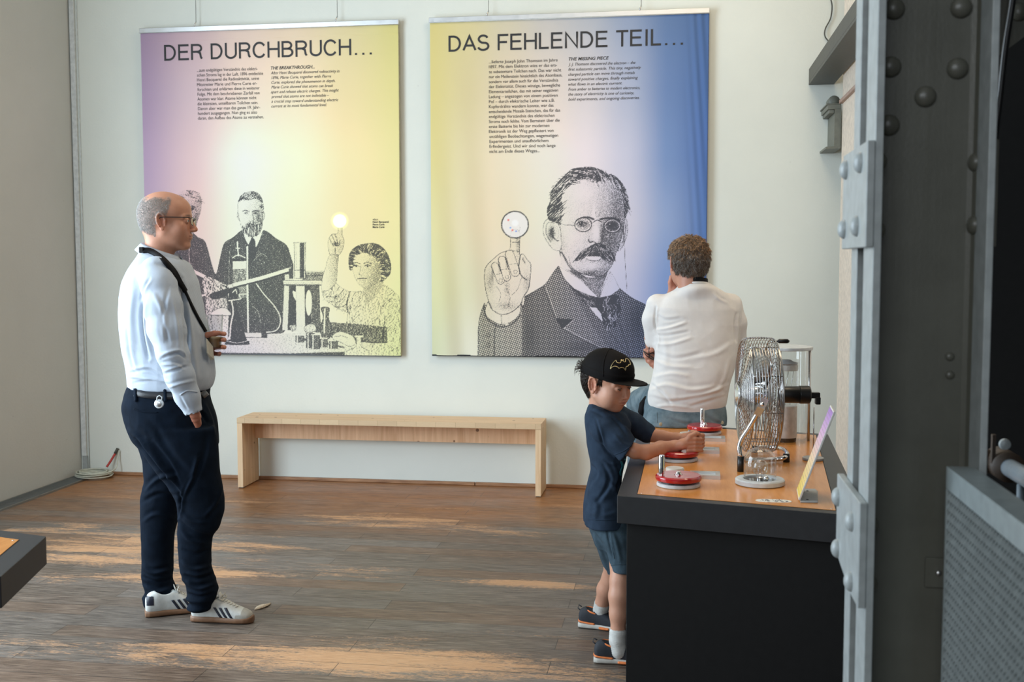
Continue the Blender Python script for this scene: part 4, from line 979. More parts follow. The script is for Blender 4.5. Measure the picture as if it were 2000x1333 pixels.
    # iron stand with cylinder
    for pts, a, b_ in (([(868, 770), (905, 770), (893, 1095), (855, 1095)], 0.30, 0.30), ([(905, 770), (955, 770), (958, 1100), (893, 1095)], 0.86, 0.86), ([(955, 770), (1016, 770), (1020, 1112), (960, 1112)], 0.26, 0.26), ([(1016, 770), (1062, 770), (1072, 1110), (1020, 1112)], 0.84, 0.84), ([(1060, 770), (1125, 770), (1138, 1112), (1072, 1110)], 0.74, 0.74)):
        p.fill(zB(pts), a, 1.0, smooth=False)
    p.fill([(320+(1047+22*math.cos(a))/3.702, 350+(895+92*math.sin(a))/3.702) for a in np.linspace(0, 6.28, 17)[:-1]], 0.0, 1.0)
    p.fill(zB([(930, 810), (950, 815), (955, 880), (935, 850)]), 0.0, 0.8)
    p.fill(zB([(862, 732), (1162, 732), (1162, 772), (862, 772)]), 0.36, 0.9, smooth=False, edge=(1.0, 0.9)); p.line(zB([(862, 740), (1162, 740)]), 1.2, 0.1); p.line(zB([(862, 765), (1162, 765)]), 1.4, 0.9)
    p.fill(zB([(1000, 665), (1162, 662), (1162, 732), (1000, 732)]), 0.62, 0.9, smooth=False); p.line(zB([(1000, 672), (1162, 668)]), 1.2, 0.15); p.line(zB([(1000, 700), (1162, 698)]), 1.2, 0.9)
    p.fill(zB([(872, 690), (935, 690), (935, 730), (872, 730)]), 0.35, 0.9, smooth=False); p.fill(zB([(900, 645), (935, 645), (935, 720), (905, 720)]), 0.8, 0.9, smooth=False)
    p.fill(zB([(938, 458), (1025, 458), (1022, 720), (945, 720)]), 0.22, 0.9, smooth=False, edge=(1.0, 0.95)); p.fill(zB([(982, 462), (1016, 462), (1014, 715), (982, 715)]), 0.84, 1.5, smooth=False); p.line(zB([(934, 462), (1028, 458)]), 1.8, 0.55); p.line(zB([(940, 660), (1022, 660)]), 1.2, 0.9); p.line(zB([(952, 470), (956, 650)]), 1.2, 0.55)
    # wooden box, lamp glass, weights
    p.fill(zB([(1196, 1036), (1320, 1046), (1612, 1072), (1614, 1186), (1500, 1182), (1230, 1160), (1196, 1130)]), 0.70, 1.0, smooth=False, tex=0.12, edge=(0.9, 0.95)); p.line(zB([(1585, 1072), (1586, 1185)]), 1.6, 0.95)
    p.fill(zB([(1135, 930), (1196, 930), (1192, 1000), (1212, 1070), (1200, 1148), (1148, 1148), (1132, 1070), (1152, 1000)]), 0.72, 1.0, edge=(0.9, 0.95)); p.line(zB([(1165, 940), (1162, 1020), (1160, 1110)]), 2.6, 0.12)
    for (x0, y0, x1, y1) in ((1030, 1112, 1090, 1222), (1066, 1130, 1128, 1228), (1132, 1155, 1182, 1215), (1198, 1172, 1258, 1225), (952, 1132, 1010, 1180)):
        p.fill(zB([(x0, y0), (x1, y0), (x1, y1), (x0, y1)]), 0.72, 0.8, smooth=False, edge=(0.8, 0.95)); p.line(zB([(x0, y0-3), (x1, y0-3)]), 1.8, 0.15); p.line(zB([(x0+12, y0+4), (x0+12, y1)]), 1.6, 0.2)
    p.fill(zB([(1015, 1070), (1050, 1050), (1090, 1055), (1100, 1090), (1060, 1110), (1020, 1100)]), 0.35, 1.0, tex=0.2, edge=(0.8, 0.8)); p.fill(zB([(905, 1060), (950, 1055), (960, 1100), (920, 1110)]), 0.5, 1.0, tex=0.2)
    # woman at the right
    dress = zB([(1140, 800), (1190, 790), (1245, 752), (1290, 790), (1340, 812), (1450, 812), (1470, 900), (1590, 765), (1650, 800), (1702, 850), (1720, 1000), (1720, 1290), (1540, 1290), (1500, 1186), (1614, 1186), (1612, 1072), (1320, 1044), (1332, 968), (1270, 945), (1210, 905), (1160, 870)])
    p.fill(dress, 0.30, 1.2, tex=0.22, edge=(0.9, 0.75), smooth=False)
    p.hair(dress, 260, 7, 0.75, 0.7, lambda x, y: 2.0+0.5*math.sin(x*0.2), 21)
    for a, b_, c in (((1175, 850), (1250, 850), (1300, 800)), ((1190, 880), (1270, 890), (1320, 830)), ((1240, 925), (1300, 920), (1335, 880))): p.line(zB([a, b_, c]), 1.0, 0.85)
    p.line(zB([(1345, 815), (1325, 900), (1332, 970)]), 1.4, 0.9); p.line(zB([(1600, 990), (1590, 1070)]), 1.4, 0.8)
    arm = zB([(1140, 800), (1146, 720), (1170, 640), (1200, 550), (1262, 545), (1255, 640), (1250, 740), (1215, 785), (1175, 810)])
    p.fill(arm, 0.22, 1.0, edge=(0.9, 0.75), grad=(635, 540, 660, 540, 0.55))
    fist = zB([(1200, 550), (1190, 500), (1190, 440), (1215, 400), (1258, 392), (1262, 352), (1288, 350), (1290, 400), (1303, 440), (1298, 500), (1268, 548), (1235, 545)])
    p.fill(fist, 0.28, 1.0, edge=(0.9, 0.85), grad=(645, 470, 672, 480, 0.45))
    for q in ([(1215, 405), (1230, 440), (1240, 470)], [(1235, 395), (1250, 430), (1258, 465)], [(1198, 430), (1215, 465), (1225, 485)], [(1240, 480), (1265, 480), (1275, 440)], [(1240, 500), (1238, 540)]): p.line(zB(q), 1.1, 0.85)
    p.blob(*zB([(1245, 470)])[0], 6, 4, 0.4)
    neck = zB([(1440, 770), (1500, 785), (1565, 720), (1590, 765), (1540, 830), (1472, 902), (1448, 850)]); p.fill(neck, 0.50, 1.0)
    fc_ = zB([(1368, 560), (1420, 538), (1500, 540), (1555, 600), (1572, 680), (1545, 740), (1490, 785), (1430, 778), (1395, 740), (1372, 680), (1362, 610)])
    p.fill(fc_, 0.26, 1.0, edge=(0.9, 0.7), grad=(700, 520, 738, 530, 0.58))
    hw = zB([(1345, 660), (1334, 610), (1340, 545), (1370, 500), (1430, 470), (1520, 462), (1580, 490), (1625, 550), (1646, 640), (1630, 700), (1575, 742), (1568, 690), (1572, 640), (1545, 575), (1500, 545), (1425, 535), (1378, 560), (1366, 650)])
    p.fill(hw, 0.74, 1.2); p.hair(hw, 150, 5, 0.97, 0.8, lambda x, y: 0.6+0.05*(x-700), 31); p.hair(hw, 70, 5, 0.15, 0.6, lambda x, y: 0.7+0.05*(x-700), 32)
    for x, y in ((1392, 630), (1472, 628)): p.line(zB([(x-22, y+2), (x, y-8), (x+22, y+2)]), 1.3, 0.9); p.fill([(320+x/3.702+1.7*math.cos(a), 350+(y+2)/3.702+1.5*math.sin(a)) for a in np.linspace(0, 6.28, 9)[:-1]], 0.98, 0.7, smooth=False); p.line(zB([(x-25, y-18), (x, y-26), (x+28, y-16)]), 1.5, 0.8)
    p.line(zB([(1425, 630), (1418, 672), (1412, 690), (1432, 694)]), 1.1, 0.7); p.line(zB([(1402, 722), (1430, 718), (1466, 720)]), 1.5, 0.9); p.line(zB([(1415, 732), (1445, 732)]), 0.9, 0.6)
    hnd = zB([(1222, 1130), (1260, 1105), (1310, 1110), (1370, 1140), (1385, 1190), (1340, 1210), (1280, 1180), (1225, 1160)]); p.fill(hnd, 0.28, 1.0, edge=(0.9, 0.8)); p.line(zB([(1235, 1140), (1290, 1135), (1330, 1150)]), 1.0, 0.8)
    p.fill(zB([(1385, 1130), (1435, 1130), (1428, 1160), (1428, 1215), (1485, 1245), (1485, 1285), (1325, 1285), (1325, 1245), (1390, 1215), (1395, 1160)]), 0.30, 1.0, tex=0.25, smooth=False, edge=(0.9, 0.85)); p.line(zB([(1385, 1136), (1436, 1136)]), 2.0, 0.1)
    p.fill(zB([(1500, 1230), (1560, 1210), (1640, 1230), (1640, 1285), (1500, 1285)]), 0.3, 1.0, tex=0.3)
    cx, cy = 320+1272/3.702, 350+303/3.702
    idx = np.nonzero(np.hypot(p.X-cx, p.Y-cy) < 13.5)[0]; p.ink[idx] *= 0.1
    p.line([(cx-5, cy+2), (cx-4, cy-4), (cx, cy-6), (cx+4, cy-4), (cx+5, cy+3)], 0.8, 0.35); p.line([(cx-1, cy+2), (cx, cy-1), (cx+1, cy+2)], 0.7, 0.3)
    return [(cx, cy, 12, 19, (255, 250, 170), 0.8), (cx, cy, 11.0, 14.0, (255, 255, 255), 1.0)]
lc = [[(166, 143, 172), (204, 178, 182), (222, 202, 184), (224, 206, 172), (218, 208, 150), (212, 208, 118)],  # print gradient; duller top and bright middle also carry the hall's lighting
      [(178, 155, 188), (212, 190, 196), (240, 218, 196), (240, 222, 182), (226, 212, 150), (220, 214, 128)],
      [(192, 168, 202), (228, 200, 200), (255, 250, 225), (254, 240, 196), (240, 222, 158), (226, 220, 140)],
      [(196, 176, 206), (238, 204, 194), (255, 248, 214), (254, 234, 186), (242, 222, 158), (230, 224, 146)],
      [(196, 178, 208), (236, 208, 204), (252, 240, 206), (252, 234, 194), (244, 228, 170), (226, 228, 150)],
      [(190, 180, 214), (214, 208, 222), (226, 222, 224), (236, 234, 216), (236, 236, 190), (222, 232, 150)]]
b1, X0, X1, Z0, Z1 = build_banner(0, 'left banner headed DER DURCHBRUCH with three engraved scientists and instruments', [(277.5, 64), (777.5, 46), (783, 695), (287, 690)], lc, paint_left)
headline(b1, 0, ['DER', 'DURCHBRUCH...'], 320, 732, 119, 106, 31, (Z0, Z1))
L = [('...zum endgültigen Verständnis des elektri-', 385, 503), ('schen Stroms lag in der Luft. 1896 entdeckte', 385, 514), ('Henri Becquerel die Radioaktivität, seine', 385, 506), ('Mitstreiter Marie und Pierre Curie er-', 385, 502), ('forschten und erklärten diese in weiterer', 386, 507), ('Folge. Mit dem beschriebenen Zerfall von', 386, 507), ('Atomen war klar: Atome können nicht', 386, 501), ('die kleinsten, unteilbaren Teilchen sein.', 386, 504), ('Davon aber war man das ganze 19. Jahr-', 387, 508), ('hundert ausgegangen. Nun ging es also', 387, 502), ('daran, den Aufbau des Atoms zu verstehen.', 387, 515)]
text_block('german_paragraph', b1, 0, [(s_, a, b_, 140.5+9.35*i, 137.3+9.35*i, 6.3) for i, (s_, a, b_) in enumerate(L)], M_ink2, Zr=(Z0, Z1))
text_block('english_heading', b1, 0, [('THE BREAKTHROUGH...', 529, 615, 136, 133.6, 6.4)], M_ink, 0.012, 0.22, Zr=(Z0, Z1))
L = [('After Henri Becquerel discovered radioactivity in', 529, 663), ('1896, Marie Curie, together with Pierre', 530, 647), ('Curie, explored the phenomenon in depth.', 530, 655), ('Marie Curie showed that atoms can break', 530, 651), ('apart and release electric charges. This insight', 529, 662), ('proved that atoms are not indivisible –', 530, 643), ('a crucial step toward understanding electric', 530, 661), ('current at its most fundamental level.', 530, 638)]
text_block('english_paragraph', b1, 0, [(s_, a, b_, 145.3+9.25*i, 141.8+9.25*i, 5.8) for i, (s_, a, b_) in enumerate(L)], M_ink2, 0, 0.3, Zr=(Z0, Z1))
text_block('portrait_caption', b1, 0, [('v.l.n.r.', 728, 739, 430.5, 430.5, 3.6), ('Henri Becquerel', 728, 759, 435.5, 435.5, 3.6), ('Pierre Curie', 728, 751, 440.5, 440.5, 3.6), ('Marie Curie', 728, 751, 445.5, 445.5, 3.6)], M_ink, 0.02, Zr=(Z0, Z1))

# ---------------------------------------------------------------- drawing of the right banner
def z1(pts): return [(1040+x/6.664, 310+y/6.664) for x, y in pts]
def z2(pts): return [(1040+x/5.796, 480+y/5.796) for x, y in pts]
def z4(pts): return [(900+x/3.3333, 310+y/3.3333) for x, y in pts]
def zh(pts): return [(920+x/4.3, 400+y/4.3) for x, y in pts]
def circ(cx, cy, r_, n=24, ry=None): return [(cx+r_*math.cos(a), cy+(ry or r_)*math.sin(a)) for a in np.linspace(0, 2*PI, n, endpoint=False)]
def paint_right(p):
    coat = z4([(635, 700), (600, 745), (560, 805), (535, 830), (460, 875), (415, 900), (400, 1000), (400, 1320), (1320, 1320), (1290, 1000), (1200, 950), (1110, 905), (1035, 845), (960, 880), (800, 850)])
    p.fill(coat, 0.83, 1.0, weave=1, smooth=False)
    p.line(z4([(635, 700), (600, 745), (560, 805), (535, 830), (460, 875), (415, 900)]), 1.3, 0.97); p.line(z4([(1035, 845), (1110, 905), (1200, 950)]), 1.3, 0.97)
    # lapel tone steps
    p.fill(z4([(540, 830), (575, 930), (615, 1040), (735, 1048), (665, 1110), (800, 1180), (960, 1240), (1010, 1290), (860, 1100), (760, 920), (700, 820), (640, 740), (600, 745)]), 0.74, 1.0, weave=1, smooth=False)
    p.fill(z4([(615, 1040), (735, 1048), (665, 1115)]), 0.95, 0.8, weave=0.4, smooth=False)
    for q in ([(540, 830), (575, 930), (612, 1035)], [(665, 1112), (800, 1185), (910, 1245)], [(1000, 1000), (1050, 1120), (1100, 1290)], [(830, 960), (930, 1080), (1010, 1180), (1110, 1290)]): p.line(z4(q), 1.8, 0.97)
    for q in ([(552, 842), (585, 930), (620, 1030)], [(675, 1105), (800, 1172), (915, 1232)], [(735, 1050), (668, 1108)]): p.line(z4(q), 1.0, 0.25)
    p.blob(*z4([(450, 1150)])[0], 14, 40, 0.12); p.blob(*z4([(1150, 1050)])[0], 20, 40, 0.15); p.blob(*z4([(800, 1230)])[0], 40, 10, 0.12)
    # neck, collar, tie
    neck = z2([(315, 60), (320, 150), (330, 230), (440, 310), (560, 400), (650, 500), (745, 595), (790, 480), (860, 290), (880, 250), (740, 350), (560, 330)])
    p.fill(neck, 0.62, 1.0); p.fill(z2([(320, 90), (345, 120), (380, 200), (430, 280), (330, 230)]), 0.22, 1.0)
    p.fill(z4([(636, 702), (700, 738), (770, 785), (830, 840), (896, 905), (840, 892), (740, 850), (680, 790)]), 0.03, 0.8, smooth=False, edge=(0.9, 0.85))
    p.fill(z4([(972, 735), (1000, 775), (1034, 850), (975, 893), (905, 906), (930, 830)]), 0.05, 0.8, smooth=False, edge=(0.9, 0.85))
    for i in range(9): p.line(z4([(970-6*i, 745+14*i), (990-6*i, 790+13*i)]), 0.7, 0.6)
    tie = z4([(690, 800), (740, 850), (840, 892), (905, 908), (1010, 885), (1035, 940), (1040, 1000), (1010, 1090), (955, 1115), (925, 1060), (890, 985), (830, 960), (760, 890)])
    p.fill(tie, 0.90, 1.0)
    p.hair(z4([(905, 910), (1010, 890), (1035, 940), (1040, 1000), (1010, 1090), (955, 1110), (925, 1050)]), 50, 8, 0.35, 0.8, lambda x, y: 1.5+0.6*math.sin(y*0.25), 41); p.hair(z4([(700, 805), (840, 892), (890, 975), (830, 955), (760, 890)]), 22, 9, 0.4, 0.7, lambda x, y: 0.7, 42)
    p.fill(z4([(838, 968), (882, 972), (912, 1010), (925, 1062), (880, 1020)]), 0.03, 0.8, smooth=False)
    # head
    head = z1([(375, 520), (400, 430), (470, 350), (560, 290), (700, 265), (850, 270), (950, 235), (1060, 300), (1140, 400), (1190, 560), (1203, 760), (1190, 900), (1165, 1060), (1115, 1200)])+z2([(955, 60), (930, 150), (900, 225), (850, 290), (800, 335), (740, 352), (660, 345), (560, 320), (480, 275), (420, 225), (375, 140), (330, 60)])+z1([(365, 1000), (370, 760)])
    p.fill(head, 0.24, 1.0, grad=(1108, 430, 1218, 445, 0.60), edge=(0.9, 0.8))
    p.blob(1140, 378, 22, 14, -0.13); p.blob(1205, 400, 12, 40, 0.10); p.blob(1110, 400, 10, 25, 0.08); p.blob(1098, 480, 10, 30, 0.16); p.blob(1190, 470, 16, 34, 0.16); p.blob(1160, 420, 3.5, 18, -0.22); p.blob(1165, 455, 7, 16, -0.35); p.blob(1176, 460, 6, 18, 0.25)
    p.blob(1120, 462, 14, 12, -0.08); p.blob(1150, 535, 28, 7, 0.30); p.blob(1155, 519, 14, 7, -0.16); p.blob(1155, 505, 12, 3, 0.2)
    # ears
    p.fill(z1([(290, 800), (200, 785), (150, 840), (135, 950), (175, 1060), (255, 1170), (325, 1200), (372, 1170), (372, 1000), (350, 880)]), 0.24, 1.0, edge=(1.1, 0.85)); p.line(z1([(280, 840), (210, 830), (180, 880), (180, 980), (240, 1090)]), 1.0, 0.8); p.blob(*z1([(250, 970)])[0], 7, 14, 0.6); p.line(z1([(270, 900), (240, 960), (300, 1060), (340, 1070)]), 1.6, 0.9); p.line(z1([(320, 880), (340, 960), (330, 1040)]), 1.0, 0.6)
    p.fill(z1([(1195, 800), (1228, 815), (1245, 920), (1220, 1040), (1160, 1170), (1115, 1195), (1150, 1050), (1185, 900)]), 0.42, 1.0, edge=(1.0, 0.85)); p.line(z1([(1215, 860), (1205, 980), (1170, 1100)]), 1.0, 0.85)
    # hair
    hr = z1([(205, 790), (185, 660), (225, 560), (240, 430), (320, 315), (420, 215), (500, 140), (600, 115), (700, 105), (800, 112), (900, 150), (960, 190), (1060, 215), (1150, 295), (1220, 400), (1242, 520), (1252, 660), (1215, 770), (1192, 740), (1190, 560), (1135, 420), (1045, 310), (950, 235), (900, 270), (860, 300), (800, 312), (720, 290), (640, 278), (560, 310), (470, 370), (400, 440), (380, 520), (400, 640), (375, 760), (368, 860), (290, 830)])
    p.fill(hr, 0.86, 1.3)
    def ha(x, y):
        return -0.75 if x < 1110 else (0.15 if x < 1160 else 1.1)
    p.hair(hr, 260, 12, 0.15, 0.55, ha, 51); p.hair(hr, 160, 11, 1.0, 0.9, ha, 52)
    for k in range(60):
        rg = random.Random(100+k); a = rg.uniform(-3.05, -0.25); x, y = 1148+74*math.cos(a), 392+62*math.sin(a)
        p.line([(x, y), (x+5*math.cos(a-0.9), y+5*math.sin(a-0.9))], 0.7, 0.85, smooth=False)
    # brows, eyes, pince-nez
    p.line(z1([(575, 810), (640, 775), (720, 765), (800, 790)]), 3.4, 0.8); p.line(z1([(885, 790), (960, 775), (1060, 780), (1130, 810)]), 3.6, 0.9)
    for cx, cy, a, b_ in ((640, 855, 108, 92), (1020, 872, 108, 88)):
        C = z1([(cx+18, cy)])[0]; p.blob(C[0], C[1], 15, 11, 0.30)
        p.line(z1([(cx-75, cy+5), (cx-35, cy-28), (cx+10, cy-34), (cx+60, cy-5)]), 1.5, 0.95); p.line(z1([(cx-65, cy+12), (cx, cy+30), (cx+60, cy+5)]), 1.0, 0.8)
        p.fill(z1(circ(cx-8, cy-8, 26)), 0.97, 0.8, smooth=False); p.fill(z1(circ(cx-14, cy-20, 6)), 0.0, 0.6, smooth=False)
        p.line(z1(circ(cx+20, cy+5, a, 28, b_)+[(cx+20+a, cy+5)]), 1.5, 0.95); p.line(z1(circ(cx+20, cy+5, a-13, 28, b_-13)+[(cx+20+a-13, cy+5)]), 0.8, 0.1)
    p.line(z1([(790, 830), (845, 800), (900, 830)]), 1.6, 0.95); p.line(z1([(790, 842), (845, 813), (900, 842)]), 0.8, 0.1); p.line(z1([(400, 858), (480, 868), (548, 868)]), 1.1, 0.85)
    p.line(z1([(890, 870), (915, 960), (945, 1040), (930, 1090)]), 1.5, 0.7); p.line(z1([(730, 1050), (745, 1090), (790, 1080), (850, 1115), (900, 1085)]), 1.8, 0.92); p.line(z1([(820, 690), (828, 750)]), 1.1, 0.7); p.line(z1([(875, 700), (865, 760)]), 1.0, 0.7)
    # moustache and mouth
    ms = z2([(488, 175), (500, 120), (560, 60), (640, 15), (690, -15), (745, -30), (800, -15), (860, 20), (910, 80), (932, 130), (915, 178), (850, 160), (790, 135), (700, 120), (610, 125), (560, 160)])
    p.fill(ms, 0.84, 1.2); p.hair(ms, 150, 8, 1.0, 0.9, lambda x, y: (2.3 if x < 1164 else 0.9), 61); p.hair(ms, 60, 8, 0.3, 0.6, lambda x, y: (2.3 if x < 1164 else 0.9), 62)
    p.fill(z2([(610, 128), (700, 122), (770, 132), (740, 165), (660, 165)]), 0.15, 1.0); p.line(z2([(640, 165), (710, 172), (770, 160)]), 1.3, 0.85); p.line(z2([(650, 195), (710, 200), (760, 192)]), 1.0, 0.5)
    p.line(z2([(410, 130), (430, 220), (480, 280)]), 1.2, 0.75); p.line(z2([(480, 60), (465, 110)]), 1.0, 0.6)
    p.line(z1([(1180, 900), (1188, 1000), (1200, 1200), (1205, 1333)])+z2([(1070, 515)]), 1.1, 0.97)
    # raised hand, cuff, sleeve
    slv = z4([(155, 940), (130, 1010), (116, 1100), (112, 1320), (405, 1320), (408, 1000), (400, 925), (300, 1090)])
    p.fill(slv, 0.60, 1.0, weave=0.85, smooth=False); p.line(z4([(155, 940), (130, 1010), (116, 1100), (112, 1320)]), 1.2, 0.95); p.line(z4([(405, 960), (403, 1320)]), 1.6, 0.97); p.line(z4([(180, 1000), (230, 1080), (220, 1130), (218, 1290)]), 1.6, 0.95)
    p.line(z4([(150, 960), (170, 1040), (250, 1095), (330, 1080), (390, 1020)]), 2.2, 0.95)
    for y in (1150, 1215): p.line(z4(circ(180, y, 12)+[(192, y)]), 1.2, 0.9)
    cuff = z4([(178, 930), (160, 985), (172, 1030), (220, 1065), (268, 1080), (330, 1062), (380, 1015), (388, 950), (330, 1000), (262, 1016), (205, 985)])
    p.fill(cuff, 0.08, 0.9, edge=(1.1, 0.9)); p.line(z4([(262, 1018), (268, 1078)]), 1.2, 0.9); p.hair(cuff, 30, 5, 0.5, 0.6, lambda x, y: 1.4, 71)
    hand = z4([(205, 985), (172, 900), (155, 800), (156, 730), (170, 695), (205, 660), (255, 618), (300, 602), (318, 605), (324, 540), (330, 470), (380, 470), (383, 560), (384, 625), (405, 620), (430, 655), (456, 690), (452, 770), (440, 850), (405, 905), (388, 950), (330, 1000), (262, 1016)])
    p.fill(hand, 0.24, 1.0, edge=(1.2, 0.92)); p.blob(*z4([(190, 800)])[0], 8, 24, 0.28); p.blob(*z4([(430, 820)])[0], 8, 26, 0.25); p.blob(*z4([(300, 960)])[0], 24, 8, 0.30); p.blob(*z4([(300, 840)])[0], 6, 22, 0.25); p.blob(*z4([(372, 560)])[0], 4, 26, 0.3)
    for q in ([(300, 850), (320, 900), (310, 960)], [(230, 830), (260, 880), (250, 930)], [(400, 760), (370, 850), (330, 890)], [(340, 520), (375, 522)], [(335, 545), (380, 545)], [(330, 600), (382, 605)]): p.line(z4(q), 0.9, 0.8)
    for (a, b_, w) in (((222, 700), (260, 795), 13.5), ((268, 660), (300, 772), 14.5), ((318, 625), (355, 738), 17)):
        A, B_ = z4([a])[0], z4([b_])[0]; p.line([A, B_], w+1.6, 0.92, smooth=False); p.line([A, B_], w-0.6, 0.24, smooth=False)
        C = (B_[0]+0.2, B_[1]+1.0); p.line([((A[0]*0.45+B_[0]*0.55)-w*0.38, A[1]*0.45+B_[1]*0.55+1), ((A[0]*0.45+B_[0]*0.55)+w*0.38, A[1]*0.45+B_[1]*0.55-1)], 0.8, 0.75)
        p.line([(C[0]-3.2, C[1]), (C[0]-2.5, C[1]-4), (C[0]+2.5, C[1]-4), (C[0]+3.2, C[1]), (C[0], C[1]+3), (C[0]-3.2, C[1])], 0.9, 0.85)
        p.blob(A[0]-w*0.35, (A[1]+B_[1])/2, 2.5, 14, 0.25)
    p.line(z4([(388, 628), (378, 700), (392, 760), (430, 790)]), 1.6, 0.92); p.line(z4([(405, 645), (418, 675), (415, 680), (402, 655), (405, 645)]), 1.0, 0.85)
    # lens over the fingertip
    cx, cy = 900+353/3.3333, 310+430/3.3333
    idx = np.nonzero(np.hypot(p.X-cx, p.Y-cy) < 26.3)[0]; p.ink[idx] *= 0.55
    rr_ = np.hypot(p.X-cx, p.Y-cy); m = np.exp(-((rr_-26.0)/1.9)**2); p.ink[:] = np.where(rr_ < 28, np.maximum(p.ink, m*0.85), p.ink)
    m = np.clip((rr_-19)/8, 0, 1)*0.22*(rr_ < 26); p.ink[:] = np.maximum(p.ink, m)
    p.line([(cx-13, cy-8), (cx-9, cy+1)], 1.0, 0.5); p.line([(cx+1, cy+14), (cx+7, cy+13), (cx+10, cy+7), (cx+7, cy+1)], 0.9, 0.7)
    return [(cx, cy, 24.5, 26.5, (226, 220, 216), 0.85), (cx, cy-3, 5, 8, (240, 240, 240), 0.45), (cx-13, cy-9, 1.4, 2.4, (225, 120, 110), 1.0), (cx-5, cy+11, 1.4, 2.4, (225, 120, 110), 1.0), (cx-9, cy+6, 1.0, 2.0, (110, 150, 215), 1.0), (cx+2, cy+13, 1.0, 2.0, (90, 130, 215), 1.0)]
rc = [[(214, 204, 116), (212, 204, 142), (204, 200, 168), (190, 192, 186), (172, 182, 190), (138, 160, 190), (88, 124, 172), (62, 104, 160)],
      [(218, 208, 120), (214, 204, 146), (222, 208, 176), (222, 212, 194), (208, 206, 206), (168, 182, 206), (98, 134, 186), (62, 106, 168)],
      [(220, 212, 128), (222, 212, 160), (240, 224, 190), (244, 230, 212), (232, 224, 226), (196, 202, 222), (112, 148, 200), (66, 110, 178)],
      [(222, 218, 146), (224, 212, 166), (240, 222, 182), (248, 232, 206), (232, 224, 220), (208, 208, 222), (140, 168, 212), (72, 118, 184)],
      [(216, 220, 156), (216, 214, 168), (232, 220, 194), (230, 222, 208), (216, 212, 222), (190, 196, 224), (120, 156, 214), (74, 120, 186)],
      [(206, 216, 168), (222, 224, 196), (224, 222, 200), (222, 220, 214), (206, 206, 220), (170, 182, 222), (104, 142, 206), (70, 116, 184)]]
b2, X0, X1, Z0, Z1 = build_banner(1, 'right banner headed DAS FEHLENDE TEIL with a large engraved moustached man', [(837.5, 44), (1381, 24), (1380, 701), (846, 693)], rc, paint_right)
headline(b2, 1, ['DAS', 'FEHLENDE', 'TEIL...'], 875, 1340, 101.5, 88, 31.5, (Z0, Z1))
L = [('...lieferte Joseph John Thomson im Jahre', 955, 1089), ('1897. Mit dem Elektron wies er das ers-', 955, 1088), ('te subatomare Teilchen nach. Das war nicht', 955, 1096), ('nur ein Meilenstein hinsichtlich des Atombaus,', 955, 1098), ('sondern vor allem auch für das Verständnis', 955, 1090), ('der Elektrizität. Dieses winzige, bewegliche', 955, 1094), ('Elementarteilchen, das mit seiner negativen', 955, 1090), ('Ladung – angezogen von einem positiven', 955, 1089), ('Pol – durch elektrische Leiter wie z.B.', 955, 1083), ('Kupferdrähte wandern konnte, war das', 955, 1081), ('entscheidende Mosaik-Steinchen, das für das', 955, 1094), ('endgültige Verständnis des elektrischen', 955, 1083), ('Stroms noch fehlte. Vom Bernstein über die', 955, 1093), ('erste Batterie bis hin zur modernen', 955, 1073), ('Elektronik ist der Weg gepflastert von', 955, 1081), ('unzähligen Beobachtungen, wagemutigen', 956, 1090), ('Experimenten und unaufhörlichem', 956, 1071), ('Erfindergeist. Und wir sind noch lange', 956, 1085), ('nicht am Ende dieses Weges...', 956, 1054)]
text_block('german_paragraph', b2, 1, [(s_, a, b_, 124.0+9.72*i, 120.6+9.72*i, 6.3) for i, (s_, a, b_) in enumerate(L)], M_ink2, Zr=(Z0, Z1))
text_block('english_heading', b2, 1, [('THE MISSING PIECE', 1110.5, 1189, 118.5, 116.5, 6.4)], M_ink, 0.012, 0.22, Zr=(Z0, Z1))
L = [('J. J. Thomson discovered the electron – the', 1110, 1241), ('first subatomic particle. This tiny, negatively', 1110, 1252), ('charged particle can move through metals', 1110, 1240), ('toward positive charges, finally explaining', 1110, 1246), ('what flows in an electric current.', 1110, 1215), ('From amber to batteries to modern electronics,', 1110, 1250), ('the story of electricity is one of curiosity,', 1110, 1238), ('bold experiments, and ongoing discoveries.', 1110, 1249)]
text_block('english_paragraph', b2, 1, [(s_, a, b_, 128.6+9.75*i, 125.6+9.75*i, 5.8) for i, (s_, a, b_) in enumerate(L)], M_ink2, 0, 0.3, Zr=(Z0, Z1))
